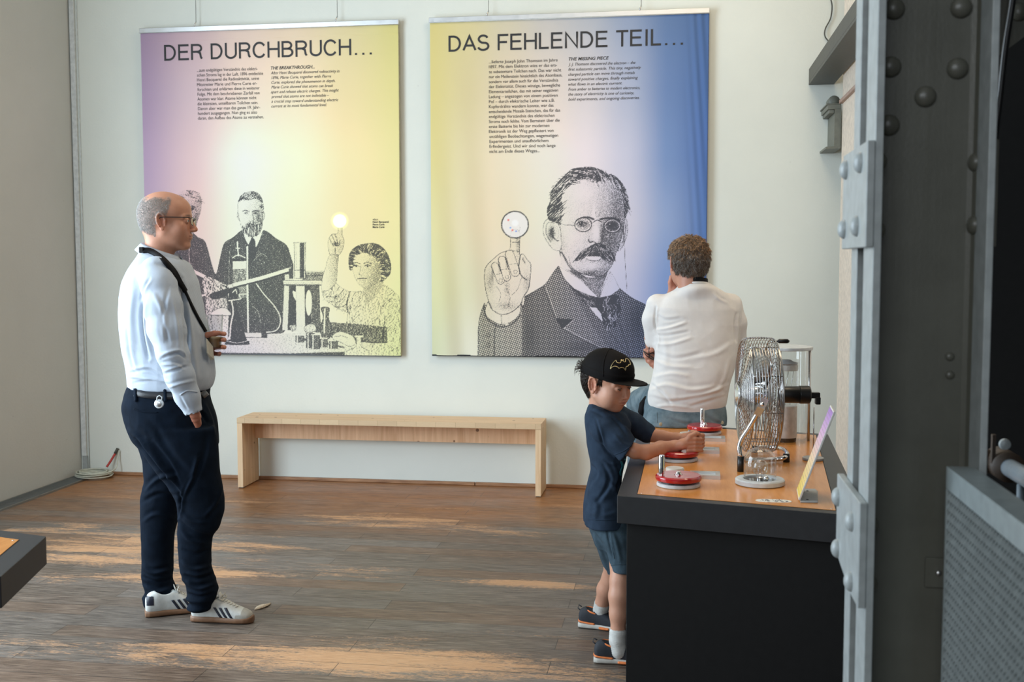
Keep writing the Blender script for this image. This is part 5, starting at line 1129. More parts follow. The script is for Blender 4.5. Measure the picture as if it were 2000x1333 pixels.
# ================================================================== FIGURE TOOLS
class Vol:
    """distance field on a grid, meshed by surface nets"""
    def __init__(s, lo, hi, h):
        s.lo = np.array(lo, float); s.h = h; s.n = np.ceil((np.array(hi, float)-s.lo)/h).astype(int)+1
        s.F = np.full(tuple(s.n), 0.5, np.float32)
    def _reg(s, lo, hi):
        a = np.maximum(((np.array(lo)-s.lo)/s.h).astype(int)-1, 0); b = np.minimum(((np.array(hi)-s.lo)/s.h).astype(int)+2, s.n)
        if np.any(b <= a): return None
        sl = tuple(slice(i, j) for i, j in zip(a, b))
        ax = [(s.lo[k]+s.h*np.arange(a[k], b[k])).astype(np.float32) for k in range(3)]
        return sl, ax[0][:, None, None], ax[1][None, :, None], ax[2][None, None, :]
    def _add(s, sl, d, k):
        F = s.F[sl]
        if k > 0:
            h = np.clip(0.5+0.5*(F-d)/k, 0, 1); F[...] = F*(1-h)+d*h-k*h*(1-h)
        else: np.minimum(F, d, out=F)
    def _sub(s, sl, d, k):
        F = s.F[sl]; h = np.clip(0.5-0.5*(F+d)/max(k, 1e-6), 0, 1); F[...] = F*(1-h)-d*h+k*h*(1-h)
    def _do(s, sl, d, k, cut): (s._sub if cut else s._add)(sl, d, k)
    def cone(s, a, b, ra, rb=None, k=0.01, cut=False, flat=None):
        rb = ra if rb is None else rb; a = np.array(a, float); b = np.array(b, float); m = max(ra, rb)*(1.6 if flat is not None else 1)+k+2*s.h
        g = s._reg(np.minimum(a, b)-m, np.maximum(a, b)+m)
        if g is None: return
        sl, x, y, z = g; d = b-a; L = max(d@d, 1e-12)
        t_ = np.clip(((x-a[0])*d[0]+(y-a[1])*d[1]+(z-a[2])*d[2])/L, 0, 1)
        px, py, pz = x-a[0]-t_*d[0], y-a[1]-t_*d[1], z-a[2]-t_*d[2]
        if flat is not None:      # (axis, factor>1 squeezes the section along axis)
            n = np.array(flat[0], float); n /= np.linalg.norm(n); q = px*n[0]+py*n[1]+pz*n[2]; f = flat[1]
            dist = np.sqrt(px*px+py*py+pz*pz+(f*f-1)*q*q)
        else: dist = np.sqrt(px*px+py*py+pz*pz)
        s._do(sl, (dist-(ra+(rb-ra)*t_)).astype(np.float32), k, cut)
    def chain(s, pts, rad, k=0.01, cut=False, flat=None):
        for i in range(len(pts)-1): s.cone(pts[i], pts[i+1], rad[i], rad[i+1], k, cut, flat)
    def ell(s, c, r_, k=0.01, cut=False, rot=None):
        c = np.array(c, float); r_ = np.array(r_, float); m = r_.max()+k+2*s.h
        if rot is None: g = s._reg(c-r_-k-2*s.h, c+r_+k+2*s.h)
        else: g = s._reg(c-m, c+m)
        if g is None: return
        sl, x, y, z = g; x, y, z = x-c[0], y-c[1], z-c[2]
        if rot is not None:
            M = np.array(rot); x, y, z = M[0, 0]*x+M[1, 0]*y+M[2, 0]*z, M[0, 1]*x+M[1, 1]*y+M[2, 1]*z, M[0, 2]*x+M[1, 2]*y+M[2, 2]*z
        k0 = np.sqrt((x/r_[0])**2+(y/r_[1])**2+(z/r_[2])**2); k1 = np.sqrt((x/r_[0]**2)**2+(y/r_[1]**2)**2+(z/r_[2]**2)**2)
        s._do(sl, (k0*(k0-1)/np.maximum(k1, 1e-9)).astype(np.float32), k, cut)
    def loft(s, rows, k=0.02, axis=2, n=2.2, cut=False, sm=0.012, cap=0.01):
        """rows (a, c1, c2, r1, r2) along axis; sections are superellipses"""
        Rw = np.array(sorted(rows), float); aa = Rw[:, 0]; oth = [i for i in range(3) if i != axis]
        lo = np.zeros(3); hi = np.zeros(3); lo[axis] = aa[0]-k; hi[axis] = aa[-1]+k
        for q, o in enumerate(oth): lo[o] = (Rw[:, 1+q]-Rw[:, 3+q]).min()-k-2*s.h; hi[o] = (Rw[:, 1+q]+Rw[:, 3+q]).max()+k+2*s.h
        g = s._reg(lo, hi)
        if g is None: return
        sl, x, y, z = g; C = [x, y, z]; A = C[axis].ravel().astype(float)
        fine = np.linspace(aa[0], aa[-1], 400); kw = max(1, int(sm/(fine[1]-fine[0]))); ker = np.hanning(2*kw+3); ker /= ker.sum()
        def ev(col):
            v = np.interp(fine, aa, Rw[:, col]); vp = np.concatenate([2*v[0]-v[1:kw+2][::-1], v, 2*v[-1]-v[-kw-2:-1][::-1]]); return np.interp(A, fine, np.convolve(vp, ker, 'valid')[:400])
        sh = [1, 1, 1]; sh[axis] = -1; c1, c2, r1, r2 = [ev(i).reshape(sh).astype(np.float32) for i in (1, 2, 3, 4)]
        u = np.abs(C[oth[0]]-c1)/r1; v = np.abs(C[oth[1]]-c2)/r2
        q = (u**n+v**n)**(1.0/n); d = (q-1)*np.minimum(r1, r2)
        e = np.abs(C[axis]-(aa[0]+aa[-1])/2)-(aa[-1]-aa[0])/2
        d = np.maximum(d, e) if cap <= 0 else (lambda h: d*(1-h)+e*h+cap*h*(1-h))(np.clip(0.5-0.5*(d-e)/cap, 0, 1))
        s._do(sl, d.astype(np.float32), k, cut)
    def mesh(s, smooth=2):
        F = s.F; S = F < 0; n = F.shape
        c = S[:-1, :-1, :-1].astype(np.int8).copy(); 
        tot = np.zeros(tuple(i-1 for i in n), np.int8)
        for dx in (0, 1):
            for dy in (0, 1):
                for dz in (0, 1): tot += S[dx:n[0]-1+dx, dy:n[1]-1+dy, dz:n[2]-1+dz]
        act = (tot > 0) & (tot < 8); I = np.argwhere(act); vid = np.full(act.shape, -1, np.int32); vid[act] = np.arange(len(I))
        acc = np.zeros((len(I), 3)); cnt = np.zeros(len(I)); i, j, k = I.T
        offs = [(a, b, c_) for a in (0, 1) for b in (0, 1) for c_ in (0, 1)]
        for o in offs:
            for ax in range(3):
                if o[ax] == 1: continue
                p = list(o); p[ax] = 1
                f0 = F[i+o[0], j+o[1], k+o[2]]; f1 = F[i+p[0], j+p[1], k+p[2]]; m = (f0 < 0) != (f1 < 0)
                tt = np.where(m, f0/(f0-f1+1e-20), 0)
                q = np.stack([i+o[0], j+o[1], k+o[2]], 1).astype(float); q[:, ax] += tt
                acc[m] += q[m]; cnt[m] += 1
        V = s.lo+(acc/cnt[:, None])*s.h
        Q = []
        for ax in range(3):
            o1, o2 = [q for q in range(3) if q != ax]
            sl0 = [slice(0, n[q]) for q in range(3)]; sl1 = list(sl0); sl0[ax] = slice(0, n[ax]-1); sl1[ax] = slice(1, n[ax])
            A, B_ = S[tuple(sl0)], S[tuple(sl1)]
            for flip, M in ((False, A & ~B_), (True, ~A & B_)):
                E = np.argwhere(M); E = E[(E[:, o1] > 0) & (E[:, o2] > 0) & (E[:, o1] < n[o1]-1) & (E[:, o2] < n[o2]-1)]
                if len(E) == 0: continue
                def vv(d1, d2): X = E.copy(); X[:, o1] -= d1; X[:, o2] -= d2; return vid[X[:, 0], X[:, 1], X[:, 2]]
                q = np.stack([vv(1, 1), vv(0, 1), vv(0, 0), vv(1, 0)], 1)
                if flip != (ax == 1): q = q[:, ::-1]
                Q.append(q)
        Q = np.concatenate(Q); Q = Q[(Q >= 0).all(1)]
        E = np.concatenate([Q[:, [0, 1]], Q[:, [1, 2]], Q[:, [2, 3]], Q[:, [3, 0]]])
        for it in range(smooth*2):
            a = np.zeros_like(V); c_ = np.zeros(len(V))
            for p, q in ((0, 1), (1, 0)):
                for ax in range(3): a[:, ax] += np.bincount(E[:, p], V[E[:, q], ax], len(V))
                c_ += np.bincount(E[:, p], minlength=len(V))
            lam = 0.55 if it % 2 == 0 else -0.50
            V = V+lam*(a/np.maximum(c_, 1)[:, None]-V)
        return V, Q
def vnormals(V, Q):
    a = V[Q[:, 2]]-V[Q[:, 0]]; b = V[Q[:, 3]]-V[Q[:, 1]]; fn = np.cross(a, b); N = np.zeros_like(V)
    for c in range(4):
        for ax in range(3): N[:, ax] += np.bincount(Q[:, c], fn[:, ax], len(V))
    return N/np.maximum(np.linalg.norm(N, axis=1), 1e-12)[:, None]
_lat = rng.random((32, 32, 32))
def vnoise(P):
    P = np.asarray(P); f = np.floor(P); t_ = P-f; t_ = t_*t_*(3-2*t_); i = f.astype(int) & 31; j = (i+1) & 31; r_ = 0
    for a in (0, 1):
        for b in (0, 1):
            for c in (0, 1):
                w = (t_[:, 0] if a else 1-t_[:, 0])*(t_[:, 1] if b else 1-t_[:, 1])*(t_[:, 2] if c else 1-t_[:, 2])
                r_ = r_+w*_lat[(j if a else i)[:, 0], (j if b else i)[:, 1], (j if c else i)[:, 2]]
    return r_*2-1
def ridged(P): return 1-2*np.abs(vnoise(P))
H2 = np.array([[_r[0], _h[0]], [_r[1], _h[1]]])
class Fig:
    """a person's own upright frame: x across the view, y away from it, z up"""
    def __init__(s, px, d0, label, group=None, cat='person', name='person'):
        s.d0 = d0; k = (px-1000)/FPX*d0; s.base = _r*k+_h*d0; s.base[2] = 0
        s.root = empty(name, tuple(s.base), PHI, label, cat, group)
    def P(s, px, py, w=0.0):
        d = ray(px, py); p = CAMP+d*((s.d0+w)/(d@_h)); q = p-s.base
        return np.array([q@_r, q@_h, p[2]])
    def G(s, px, py):   # on the floor
        p = onZ(px, py, 0); q = p-s.base; return np.array([q@_r, q@_h, 0])
    def world(s, L): L = np.atleast_2d(L); return s.base+L[:, :1]*_r+L[:, 1:2]*_h+L[:, 2:3]*_z
    def pix(s, L):
        D = s.world(L)-CAMP; k = D@FW; return 1000+FPX*(D@RT)/k, 666.5-FPX*(D@UP)/k
    def row(s, py, xl, xr, w, hw):
        a, b = s.P(xl, py, w), s.P(xr, py, w); return (a[2], (a[0]+b[0])/2, w, abs(b[0]-a[0])/2, hw)
    def crease(s, V, N, segs):
        """cloth folds: (points in the picture, half width, depth) pressed along the normal where the cloth faces the viewer"""
        X, Y = s.pix(V); D = s.world(V)-CAMP; D /= np.linalg.norm(D, axis=1)[:, None]
        Nw = N[:, :1]*_r+N[:, 1:2]*_h+N[:, 2:3]*_z; face = np.clip(-(Nw*D).sum(1)*3, 0, 1)
        off = np.zeros(len(V))
        for pts, w, amp in segs:
            pts = catmull(pts, 5) if len(pts) > 2 else [np.array(p, float) for p in pts]
            P = np.array(pts); m0 = (X > P[:, 0].min()-4*w) & (X < P[:, 0].max()+4*w) & (Y > P[:, 1].min()-4*w) & (Y < P[:, 1].max()+4*w)
            idx = np.nonzero(m0)[0]
            if len(idx) == 0: continue
            best = np.full(len(idx), 1e9); par = np.zeros(len(idx)); sd = np.zeros(len(idx))
            for q, (a, b) in enumerate(zip(P[:-1], P[1:])):
                d = b-a; L = max(d@d, 1e-9); t_ = np.clip(((X[idx]-a[0])*d[0]+(Y[idx]-a[1])*d[1])/L, 0, 1)
                ex, ey = X[idx]-a[0]-t_*d[0], Y[idx]-a[1]-t_*d[1]; dd = np.hypot(ex, ey); m = dd < best
                best[m] = dd[m]; par[m] = (q+t_[m])/(len(P)-1); sd[m] = np.sign(ex*d[1]-ey*d[0])[m]
            env = np.sin(np.clip(par, 0.02, 0.98)*PI)**0.5
            off[idx] += amp*env*(np.exp(-(best/w)**2)-0.55*np.exp(-((best*sd-1.6*w)/(1.3*w))**2))
        return V+N*(off*face)[:, None]
def figmesh(name, V, Q, mat, parent, extra=None):
    o = mk(name, V, Q, mat, parent, smooth=True)
    return o
def set_attr(o, name, arr):
    at = o.data.color_attributes.new(name, 'FLOAT_COLOR', 'POINT'); at.data.foreach_set('color', np.concatenate([np.clip(arr, 0, 1), np.ones((len(arr), 1))], 1).astype(np.float32).ravel())
def skin_mat(name):
    t = NT(name); a = t.n('ShaderNodeAttribute', attribute_name='tint'); co = t.coord()
    c = t.mix(t.math('MULTIPLY', t.noise(co, 90, 4, 0.6), 0.25), a.outputs['Color'], (0.42, 0.17, 0.11, 1), 'MIX')
    t.set(color=c, rough=0.46, spec=0.4, sss=0.12); t.b.inputs['Subsurface Radius'].default_value = (0.9, 0.35, 0.2); t.b.inputs['Subsurface Scale'].default_value = 0.008
    t.bump(t.noise(co, 420, 3), 0.12, 0.0006); return t.m
M_skin = skin_mat('skin')
def rotz(a): c, n = math.cos(a), math.sin(a); return np.array([[c, -n, 0], [n, c, 0], [0, 0, 1]])
def roty(a): c, n = math.cos(a), math.sin(a); return np.array([[c, 0, n], [0, 1, 0], [-n, 0, c]])
def rotx(a): c, n = math.cos(a), math.sin(a); return np.array([[1, 0, 0], [0, c, -n], [0, n, c]])
def head_vol(kind, h=0.0021, skull_only=False, lid=0.5, neck=(-0.034, -0.22)):
    """head looking along +x, chin down -z, ears at +-y; returns a Vol"""
    ch = kind == 'child'
    v = Vol((-0.125, -0.10, -0.20), (0.135, 0.10, 0.125), h)
    v.ell((-0.012, 0, 0.030), (0.100, 0.079, 0.082) if not ch else (0.098, 0.080, 0.084), 0.0)
    v.ell((-0.045, 0, -0.010), (0.058, 0.060, 0.066), 0.03)
    v.ell((0.032, 0, 0.040), (0.060, 0.062, 0.052), 0.02)
    v.ell((0.030, 0, -0.030), (0.062, 0.059, 0.080) if not ch else (0.060, 0.062, 0.070), 0.02)
    if skull_only: return v
    jz = -0.100 if not ch else -0.088; jx = 0.070 if not ch else 0.062
    for s in (-1, 1):
        v.cone((0.002, s*0.050, -0.052), (jx, s*0.016, jz), 0.017 if not ch else 0.018, 0.014, 0.02)
        v.ell((0.058, s*0.040, -0.030), (0.024, 0.021, 0.022) if not ch else (0.026, 0.025, 0.028), 0.02)
        v.cone((0.086, s*0.010, 0.018), (0.073, s*0.046, 0.014), 0.009 if not ch else 0.006, 0.007, 0.014)
    if ch:
        for s in (-1, 1): v.ell((0.044, s*0.034, -0.050), (0.034, 0.027, 0.036), 0.03)
    else:
        for s in (-1, 1): v.ell((0.040, s*0.034, -0.056), (0.034, 0.023, 0.034), 0.03)
    v.ell((jx+0.009, 0, jz+0.001), (0.014, 0.017, 0.013), 0.014)
    v.cone((0.01, 0, -0.07), (0.052, 0, jz+0.012), 0.036, 0.026, 0.02)
    v.ell((0.076, 0, -0.062 if not ch else -0.055), (0.022, 0.029, 0.025), 0.016)
    nl = 1.0 if not ch else 0.72
    v.cone((0.088, 0, 0.010), (0.090+0.018*nl, 0, -0.030), 0.0075, 0.0095*nl+0.001, 0.010)
    v.ell((0.092+0.019*nl, 0, -0.034), (0.010*nl, 0.0095*nl, 0.0085*nl), 0.006)
    for s in (-1, 1):
        v.ell((0.084+0.019*nl, s*0.0115*nl, -0.038), (0.010*nl, 0.0065*nl, 0.0068*nl), 0.005)
        v.ell((0.089+0.019*nl, s*0.006*nl, -0.0445), (0.0045, 0.003, 0.003), 0.002, cut=True)
    mz = -0.062 if not ch else -0.057
    v.ell((0.0955, 0, mz+0.0045), (0.0070, 0.023, 0.0048), 0.005); v.ell((0.0935, 0, mz-0.0055), (0.0072, 0.019, 0.0058), 0.004)
    v.ell((0.1035, 0, mz), (0.007, 0.021, 0.0011), 0.0022, cut=True)
    for s in (-1, 1):
        v.ell((0.099, s*0.031, 0.000), (0.016, 0.019, 0.012), 0.012, cut=True)
        v.ell((0.0785, s*0.031, -0.001), (0.0142, 0.0150, 0.0140), 0.004)
        v.ell((0.0930, s*0.031, -0.0015-0.002*(1-lid)), (0.010, 0.0125, 0.0048*lid+0.0012), 0.002, cut=True)
        # ear: shell, rim, hollow, lobe
        M = rotz(s*R(-24)) @ roty(R(-14)); M = M if s > 0 else rotz(R(24)) @ roty(R(-14))
        v.ell((-0.006, s*0.080, -0.008), (0.0175, 0.0055, 0.0300), 0.005, rot=M)
        ring_ = [np.array((-0.006, s*0.0825, -0.006))+M @ np.array((0.0155*math.cos(a), s*0.003, 0.0285*math.sin(a))) for a in np.linspace(-0.9, 3.9, 12)]
        v.chain(ring_, [0.0035]*12, 0.003)
        v.ell(np.array((-0.004, s*0.0865, -0.008)), (0.0095, 0.0060, 0.0170), 0.003, cut=True, rot=M)
        v.ell((-0.001, s*0.079, -0.036), (0.0085, 0.0055, 0.0085), 0.004)
        v.cone((-0.012, s*0.084, 0.004), (-0.004, s*0.0835, -0.020), 0.0022, 0.002, 0.003)
        v.ell((0.008, s*0.0800, -0.010), (0.004, 0.005, 0.006), 0.003)
    nr = 0.055 if not ch else 0.040
    v.cone((-0.022, 0, -0.050), (neck[0], 0, neck[1]) if not ch else (-0.012, 0, -0.150), nr, nr+0.004, 0.03)
    return v
def tint_head(V, base, kind, stubble=0.0):
    """natural skin colouring: redder lips, ears, nose and cheeks, darker brows"""
    T = np.tile(np.array(base), (len(V), 1)); x, y, z = V.T
    def put(m, c): T[:] = T*(1-m[:, None])+np.array(c)*m[:, None]
    g = lambda cx, cy, cz, rx, ry, rz: np.exp(-(((x-cx)/rx)**2+((np.abs(y)-cy)/ry)**2+((z-cz)/rz)**2))
    b = np.array(base)
    put(0.45*g(-0.006, 0.085, -0.01, 0.02, 0.012, 0.035), b*np.array((1.12, 0.62, 0.55)))
    put(0.35*g(0.112, 0, -0.034, 0.015, 0.015, 0.014), b*np.array((1.08, 0.66, 0.60)))
    put(0.30*g(0.065, 0.04, -0.030, 0.02, 0.02, 0.02), b*np.array((1.12, 0.66, 0.58)))
    mz = -0.062 if kind != 'child' else -0.057
    put(0.75*g(0.099, 0, mz-0.0005, 0.010, 0.019, 0.0085), (0.40, 0.115, 0.10))
    if stubble: put(stubble*np.clip((x-0.0)/0.04, 0, 1)*np.clip((-0.035-z)/0.02, 0, 1), b*0.62)
    bz = 0.020; m = np.exp(-(((z-bz+0.25*(np.abs(y)-0.03)**2*10)/0.0038)**2))*np.exp(-((np.abs(y)-0.030)/0.019)**4)*(x > 0.06)
    put(0.8*m, (0.10, 0.07, 0.05) if kind != 'child' else (0.06, 0.035, 0.025))
    return np.clip(T, 0, 1)
M_eye = plain('eye_white', (0.62, 0.58, 0.54, 1), 0.15, var=0.01); M_iris = plain('iris_dark', (0.035, 0.028, 0.022, 1), 0.1)
def eyeballs(tf, parent, look=(1, 0, 0), sc=1.0, white=None):
    lk = np.array(look, float); lk /= np.linalg.norm(lk)
    for s in (-1, 1):
        for nm, c, rr_, mt in (('eyeball', np.array((0.0785, s*0.031, -0.001)), 0.0128, white or M_eye), ('iris', np.array((0.0785, s*0.031, -0.001))+lk*0.0080, 0.0063, M_iris)):
            bm = bmesh.new(); bmesh.ops.create_icosphere(bm, subdivisions=3, radius=rr_*sc)
            cc = tf(c[None])[0]
            for v_ in bm.verts: v_.co += Vector(cc)
            bm_obj(nm, bm, mt, parent, smooth=True)
def strands(V, N, mask, n, L, w, flow, lift, rg, jit=0.35):
    """short hairs standing on a surface: positions V, normals N, where mask is true"""
    idx = np.nonzero(mask)[0]; idx = idx[rg.integers(0, len(idx), n)]
    P = V[idx]; Nn = N[idx]; F_ = flow(P)+rg.normal(0, jit, (n, 3)); F_ -= (F_*Nn).sum(1)[:, None]*Nn; F_ /= np.maximum(np.linalg.norm(F_, axis=1), 1e-9)[:, None]
    S = np.cross(F_, Nn); Ls = (L*rg.uniform(0.6, 1.25, n))[:, None]; P = P+rg.normal(0, 0.0006, P.shape)
    A = P-Nn*0.001; B = P+F_*Ls*0.5+Nn*Ls*lift*0.6; C = P+F_*Ls*0.95+Nn*Ls*lift*0.55
    vs = np.stack([A-S*w, A+S*w, A+Nn*w*1.6, B-S*w*0.8, B+S*w*0.8, B+Nn*w*1.3, C], 1).reshape(-1, 3)
    q = np.array([(0, 1, 4), (0, 4, 3), (1, 2, 5), (1, 5, 4), (2, 0, 3), (2, 3, 5), (3, 4, 6), (4, 5, 6), (5, 3, 6)])
    fs = (np.arange(n)[:, None, None]*7+q[None]).reshape(-1, 3)
    return vs, fs
def join(parts):
    Vs, Qs, off = [], [], 0
    for V, Q in parts: Vs.append(V); Qs.append(Q+off); off += len(V)
    return np.concatenate(Vs), np.concatenate(Qs)
def bvh_of(fig, V, Q):
    W = fig.world(V); return BVHTree.FromPolygons([tuple(p) for p in W], [tuple(int(i) for i in q) for q in Q])
def strip_on(fig, bvh, pts, wpx, mat, name, parent, lift=0.0015, n=6, closed=False, sm=0):
    """a strip laid on the cloth or shell along a line of the picture, its thickness standing on the surface"""
    P = catmull(pts, n, closed) if len(pts) > 2 else [np.array(pts[0])*(1-t_)+np.array(pts[1])*t_ for t_ in np.linspace(0, 1, 8)]
    P = [np.asarray(p, float) for p in P]; m = len(P); rows = []
    for i in range(m):
        d = P[(i+1) % m if closed else min(i+1, m-1)]-P[(i-1) % m if closed else max(i-1, 0)]; d /= max(np.linalg.norm(d), 1e-9); nn = np.array((-d[1], d[0]))
        r_ = []
        for sg in (-1, 0, 1):
            q = P[i]+nn*sg*wpx/2; dr = Vector(tuple(ray(q[0], q[1]))).normalized(); hit = bvh.ray_cast(Vector(tuple(CAMP)), dr)
            if hit[0] is None: r_.append(None)
            else: r_.append((hit[0], dr))
        rows.append(r_)
    if sm and all(x is not None for r_ in rows for x in r_):
        A = np.array([[tuple(x[0]) for x in r_] for r_ in rows])
        dd = np.linalg.norm(A-CAMP, axis=2); dd = np.minimum(dd, dd.mean(1, keepdims=True)+0.004)
        for _ in range(sm): dd[1:-1] = (dd[:-2]+2*dd[1:-1]+dd[2:])/4
        rows = [[(Vector(tuple(CAMP))+x[1]*float(dd[i, j]), x[1]) for j, x in enumerate(r_)] for i, r_ in enumerate(rows)]
    vs, fs = [], []; prev = None
    for i in list(range(m))+([0] if closed else []):
        r_ = rows[i]
        if any(x is None for x in r_): prev = None; continue
        b0 = len(vs)
        for (p, dr), q in zip(r_, (0.0, 1.0, 0.0)):
            w = np.array(p-dr*(lift*(0.6+0.4*q)))-fig.base; vs.append((w@_r, w@_h, w[2]))
        if prev is not None:
            fs += [(prev, b0, b0+1, prev+1), (prev+1, b0+1, b0+2, prev+2)]
        prev = b0
    if not fs: return None
    o = mk(name, vs, fs, mat, parent, smooth=True)
    md = o.modifiers.new('thick', 'SOLIDIFY'); md.thickness = max(lift*0.8, 0.0006); md.offset = 0
    return o
def shoe_vols(L, s=1.0, h=0.0028):
    k = L/0.29; v = Vol((-0.16*k, -0.065*k, -0.01), (0.16*k, 0.065*k, 0.13*k), h*max(k, 0.8))
    rw = [(-0.142, 0.046, 0.034, 0.024), (-0.125, 0.052, 0.044, 0.035), (-0.09, 0.056, 0.050, 0.039), (-0.05, 0.055, 0.050, 0.038), (-0.01, 0.051, 0.046, 0.040), (0.03, 0.043, 0.038, 0.045), (0.07, 0.034, 0.029, 0.048), (0.105, 0.029, 0.023, 0.044), (0.130, 0.025, 0.019, 0.034), (0.143, 0.022, 0.013, 0.018)]
    v.loft([(a*k, 0.0+0.004*math.sin((a+0.14)*9)*s, z*k, w*k, rz*k) for a, z, rz, w in rw], 0.0, axis=0, n=2.4)
    v.ell((-0.055*k, 0, 0.118*k), (0.043*k, 0.030*k, 0.045*k), 0.006, cut=True)
    sv = Vol((-0.16*k, -0.07*k, -0.006), (0.165*k, 0.07*k, 0.05*k), 0.0025*max(k, 0.8))
    return v, sv, k
# ================================================================== STANDING MAN
fg = Fig(340, 4.57, 'standing man in pale blue shirt and navy trousers, in profile, holding a glass')
P = fg.P
M_shirt = cloth('pale_blue_shirt', (0.47, 0.53, 0.61, 1), 700, 0.12, 0.02, 0.8, stripe=((0.56, 0.62, 0.69, 1), 120, 0.35))
M_navy = cloth('navy_trousers', (0.0030, 0.0072, 0.0150, 1), 900, 0.15, 0.10, 0.9)
M_black = cloth('black_webbing', (0.008, 0.008, 0.009, 1), 1200, 0, 0.05, 0.7)
M_leather = plain('black_leather', (0.018, 0.018, 0.020, 1), 0.35, bump=0.15, bscale=260)
def bbox_vol(rows_px, wlo, whi, h, pad=0.03):
    a = np.array([P(x, y, 0) for x, y in rows_px]); return Vol((a[:, 0].min()-pad, wlo, a[:, 2].min()-pad), (a[:, 0].max()+pad, whi, a[:, 2].max()+pad), h)
# shirt
tor = [(482, 279, 296, .02, .050), (488, 277, 309, .02, .062), (496, 274, 328, .02, .082), (505, 270, 350, .02, .115), (514, 265, 366, .02, .150), (530, 257, 372, .02, .180), (550, 248, 380, .02, .185), (580, 241, 388, .02, .180), (610, 239, 395, .02, .172), (645, 240, 403, .02, .165), (680, 244, 410, .02, .160), (710, 250, 415, .02, .158), (735, 254, 416, .02, .158), (750, 255, 413, .02, .156), (760, 258, 408, .02, .15)]
v = bbox_vol([(225, 470), (430, 825)], -0.36, 0.34, 0.0042, 0.02)
v.loft([fg.row(*r_) for r_ in tor], 0.0, sm=0.02, n=2.3)
armR = [(305, 531, -.155, .062), (311, 560, -.185, .066), (319, 600, -.215, .070), (327, 645, -.235, .069), (336, 690, -.245, .060), (351, 735, -.235, .054), (367, 775, -.215, .044), (376, 800, -.205, .036)]
v.chain([P(a, b, c) for a, b, c, r_ in armR], [r_ for *_, r_ in armR], 0.022)
armL = [(318, 531, .18, .062), (322, 590, .23, .062), (335, 650, .25, .055), (365, 668, .20, .048), (388, 668, .135, .040)]
v.chain([P(a, b, c) for a, b, c, r_ in armL], [r_ for *_, r_ in armL], 0.02)
v.cone(P(377, 803, -.205), P(384, 824, -.20), 0.030, 0.030, 0.004, cut=True)
V, Q = v.mesh(2); N = vnormals(V, Q)
z = V[:, 2]
V = V+N*(0.0035*ridged(V*np.array((7, 7, 4.5))+3.1)+0.0016*ridged(V*np.array((17, 17, 11))))[:, None]*np.clip((1.52-z)/0.1, 0.15, 1)[:, None]
cr = [([(279, 590), (276, 620), (280, 660), (290, 700)], 4, -0.012), ([(356, 545), (360, 600), (364, 650), (366, 700)], 4, -0.011), ([(292, 545), (280, 565), (274, 590)], 3, -0.005),
      ([(316, 700), (330, 694), (350, 690), (362, 700)], 3, -0.009), ([(318, 712), (340, 712), (360, 722)], 3, 0.006), ([(322, 730), (340, 724), (366, 716)], 3, -0.007), ([(330, 757), (350, 750), (378, 744)], 3, 0.005), ([(300, 575), (318, 610), (320, 660)], 5, 0.005), ([(330, 560), (318, 620), (330, 670)], 4, -0.004), ([(336, 580), (345, 630), (350, 680)], 4, 0.004),
      ([(250, 735), (280, 738), (320, 748)], 4, 0.008), ([(256, 728), (290, 722), (318, 735)], 3, -0.006), ([(262, 748), (300, 744), (330, 752)], 2.5, -0.004), ([(365, 600), (375, 660), (385, 740)], 6, 0.005), ([(372, 590), (392, 640), (400, 700)], 5, -0.003), ([(247, 640), (252, 690), (262, 725)], 4, -0.006), ([(262, 560), (256, 620), (262, 680)], 6, 0.004), ([(305, 515), (335, 525), (352, 545)], 4, -0.004), ([(352, 775), (360, 790), (366, 800)], 2.5, -0.003)]
cr = [(p_, w_*0.9, a_*1.35) for p_, w_, a_ in cr]
V = fg.crease(V, N, cr)
shirt = figmesh('shirt', V, Q, M_shirt, fg.root); bvS = bvh_of(fg, V, Q)
# collar: band round the neck, open at the throat
cpts = []
cc0, cc1 = P(281, 481, .02), P(351, 507, .02)
ctr = (P(281, 485, .02)+P(350, 508, .02))/2; ax = (cc1-cc0); hl_ = np.linalg.norm(ax)/2; ax /= np.linalg.norm(ax)
bm = bmesh.new(); rings = []
for i in range(41):
    a = PI*0.06+2*PI*(i/40)*0.94-PI*0.03
    d_ = ax*math.cos(a)*hl_*1.02+np.array((0, 1, 0))*math.sin(a)*0.068
    fl = 0.006+0.010*(0.5+0.5*math.cos(a))
    up_ = np.array((0.0, 0, 1))
    top_ = ctr+d_*1.03+up_*0.020; mid_ = ctr+d_*1.14+up_*(0.010); bot_ = ctr+d_*1.42+up_*(-0.020-0.018*(0.5+0.5*math.cos(a)))
    inn_ = ctr+d_*0.93+up_*(-0.01); rings.append([bm.verts.new(tuple(q)) for q in (inn_, top_, mid_, bot_)])
for a_, b_ in zip(rings, rings[1:]):
    for q in range(3): bm.faces.new((a_[q], a_[q+1], b_[q+1], b_[q]))
o = bm_obj('collar', bm, M_shirt, shirt, smooth=True); md = o.modifiers.new('t', 'SOLIDIFY'); md.thickness = 0.003
strip_on(fg, bvS, [(352, 772), (366, 764), (386, 766)], 3.0, M_shirt, 'cuff_edge', shirt, 0.003)
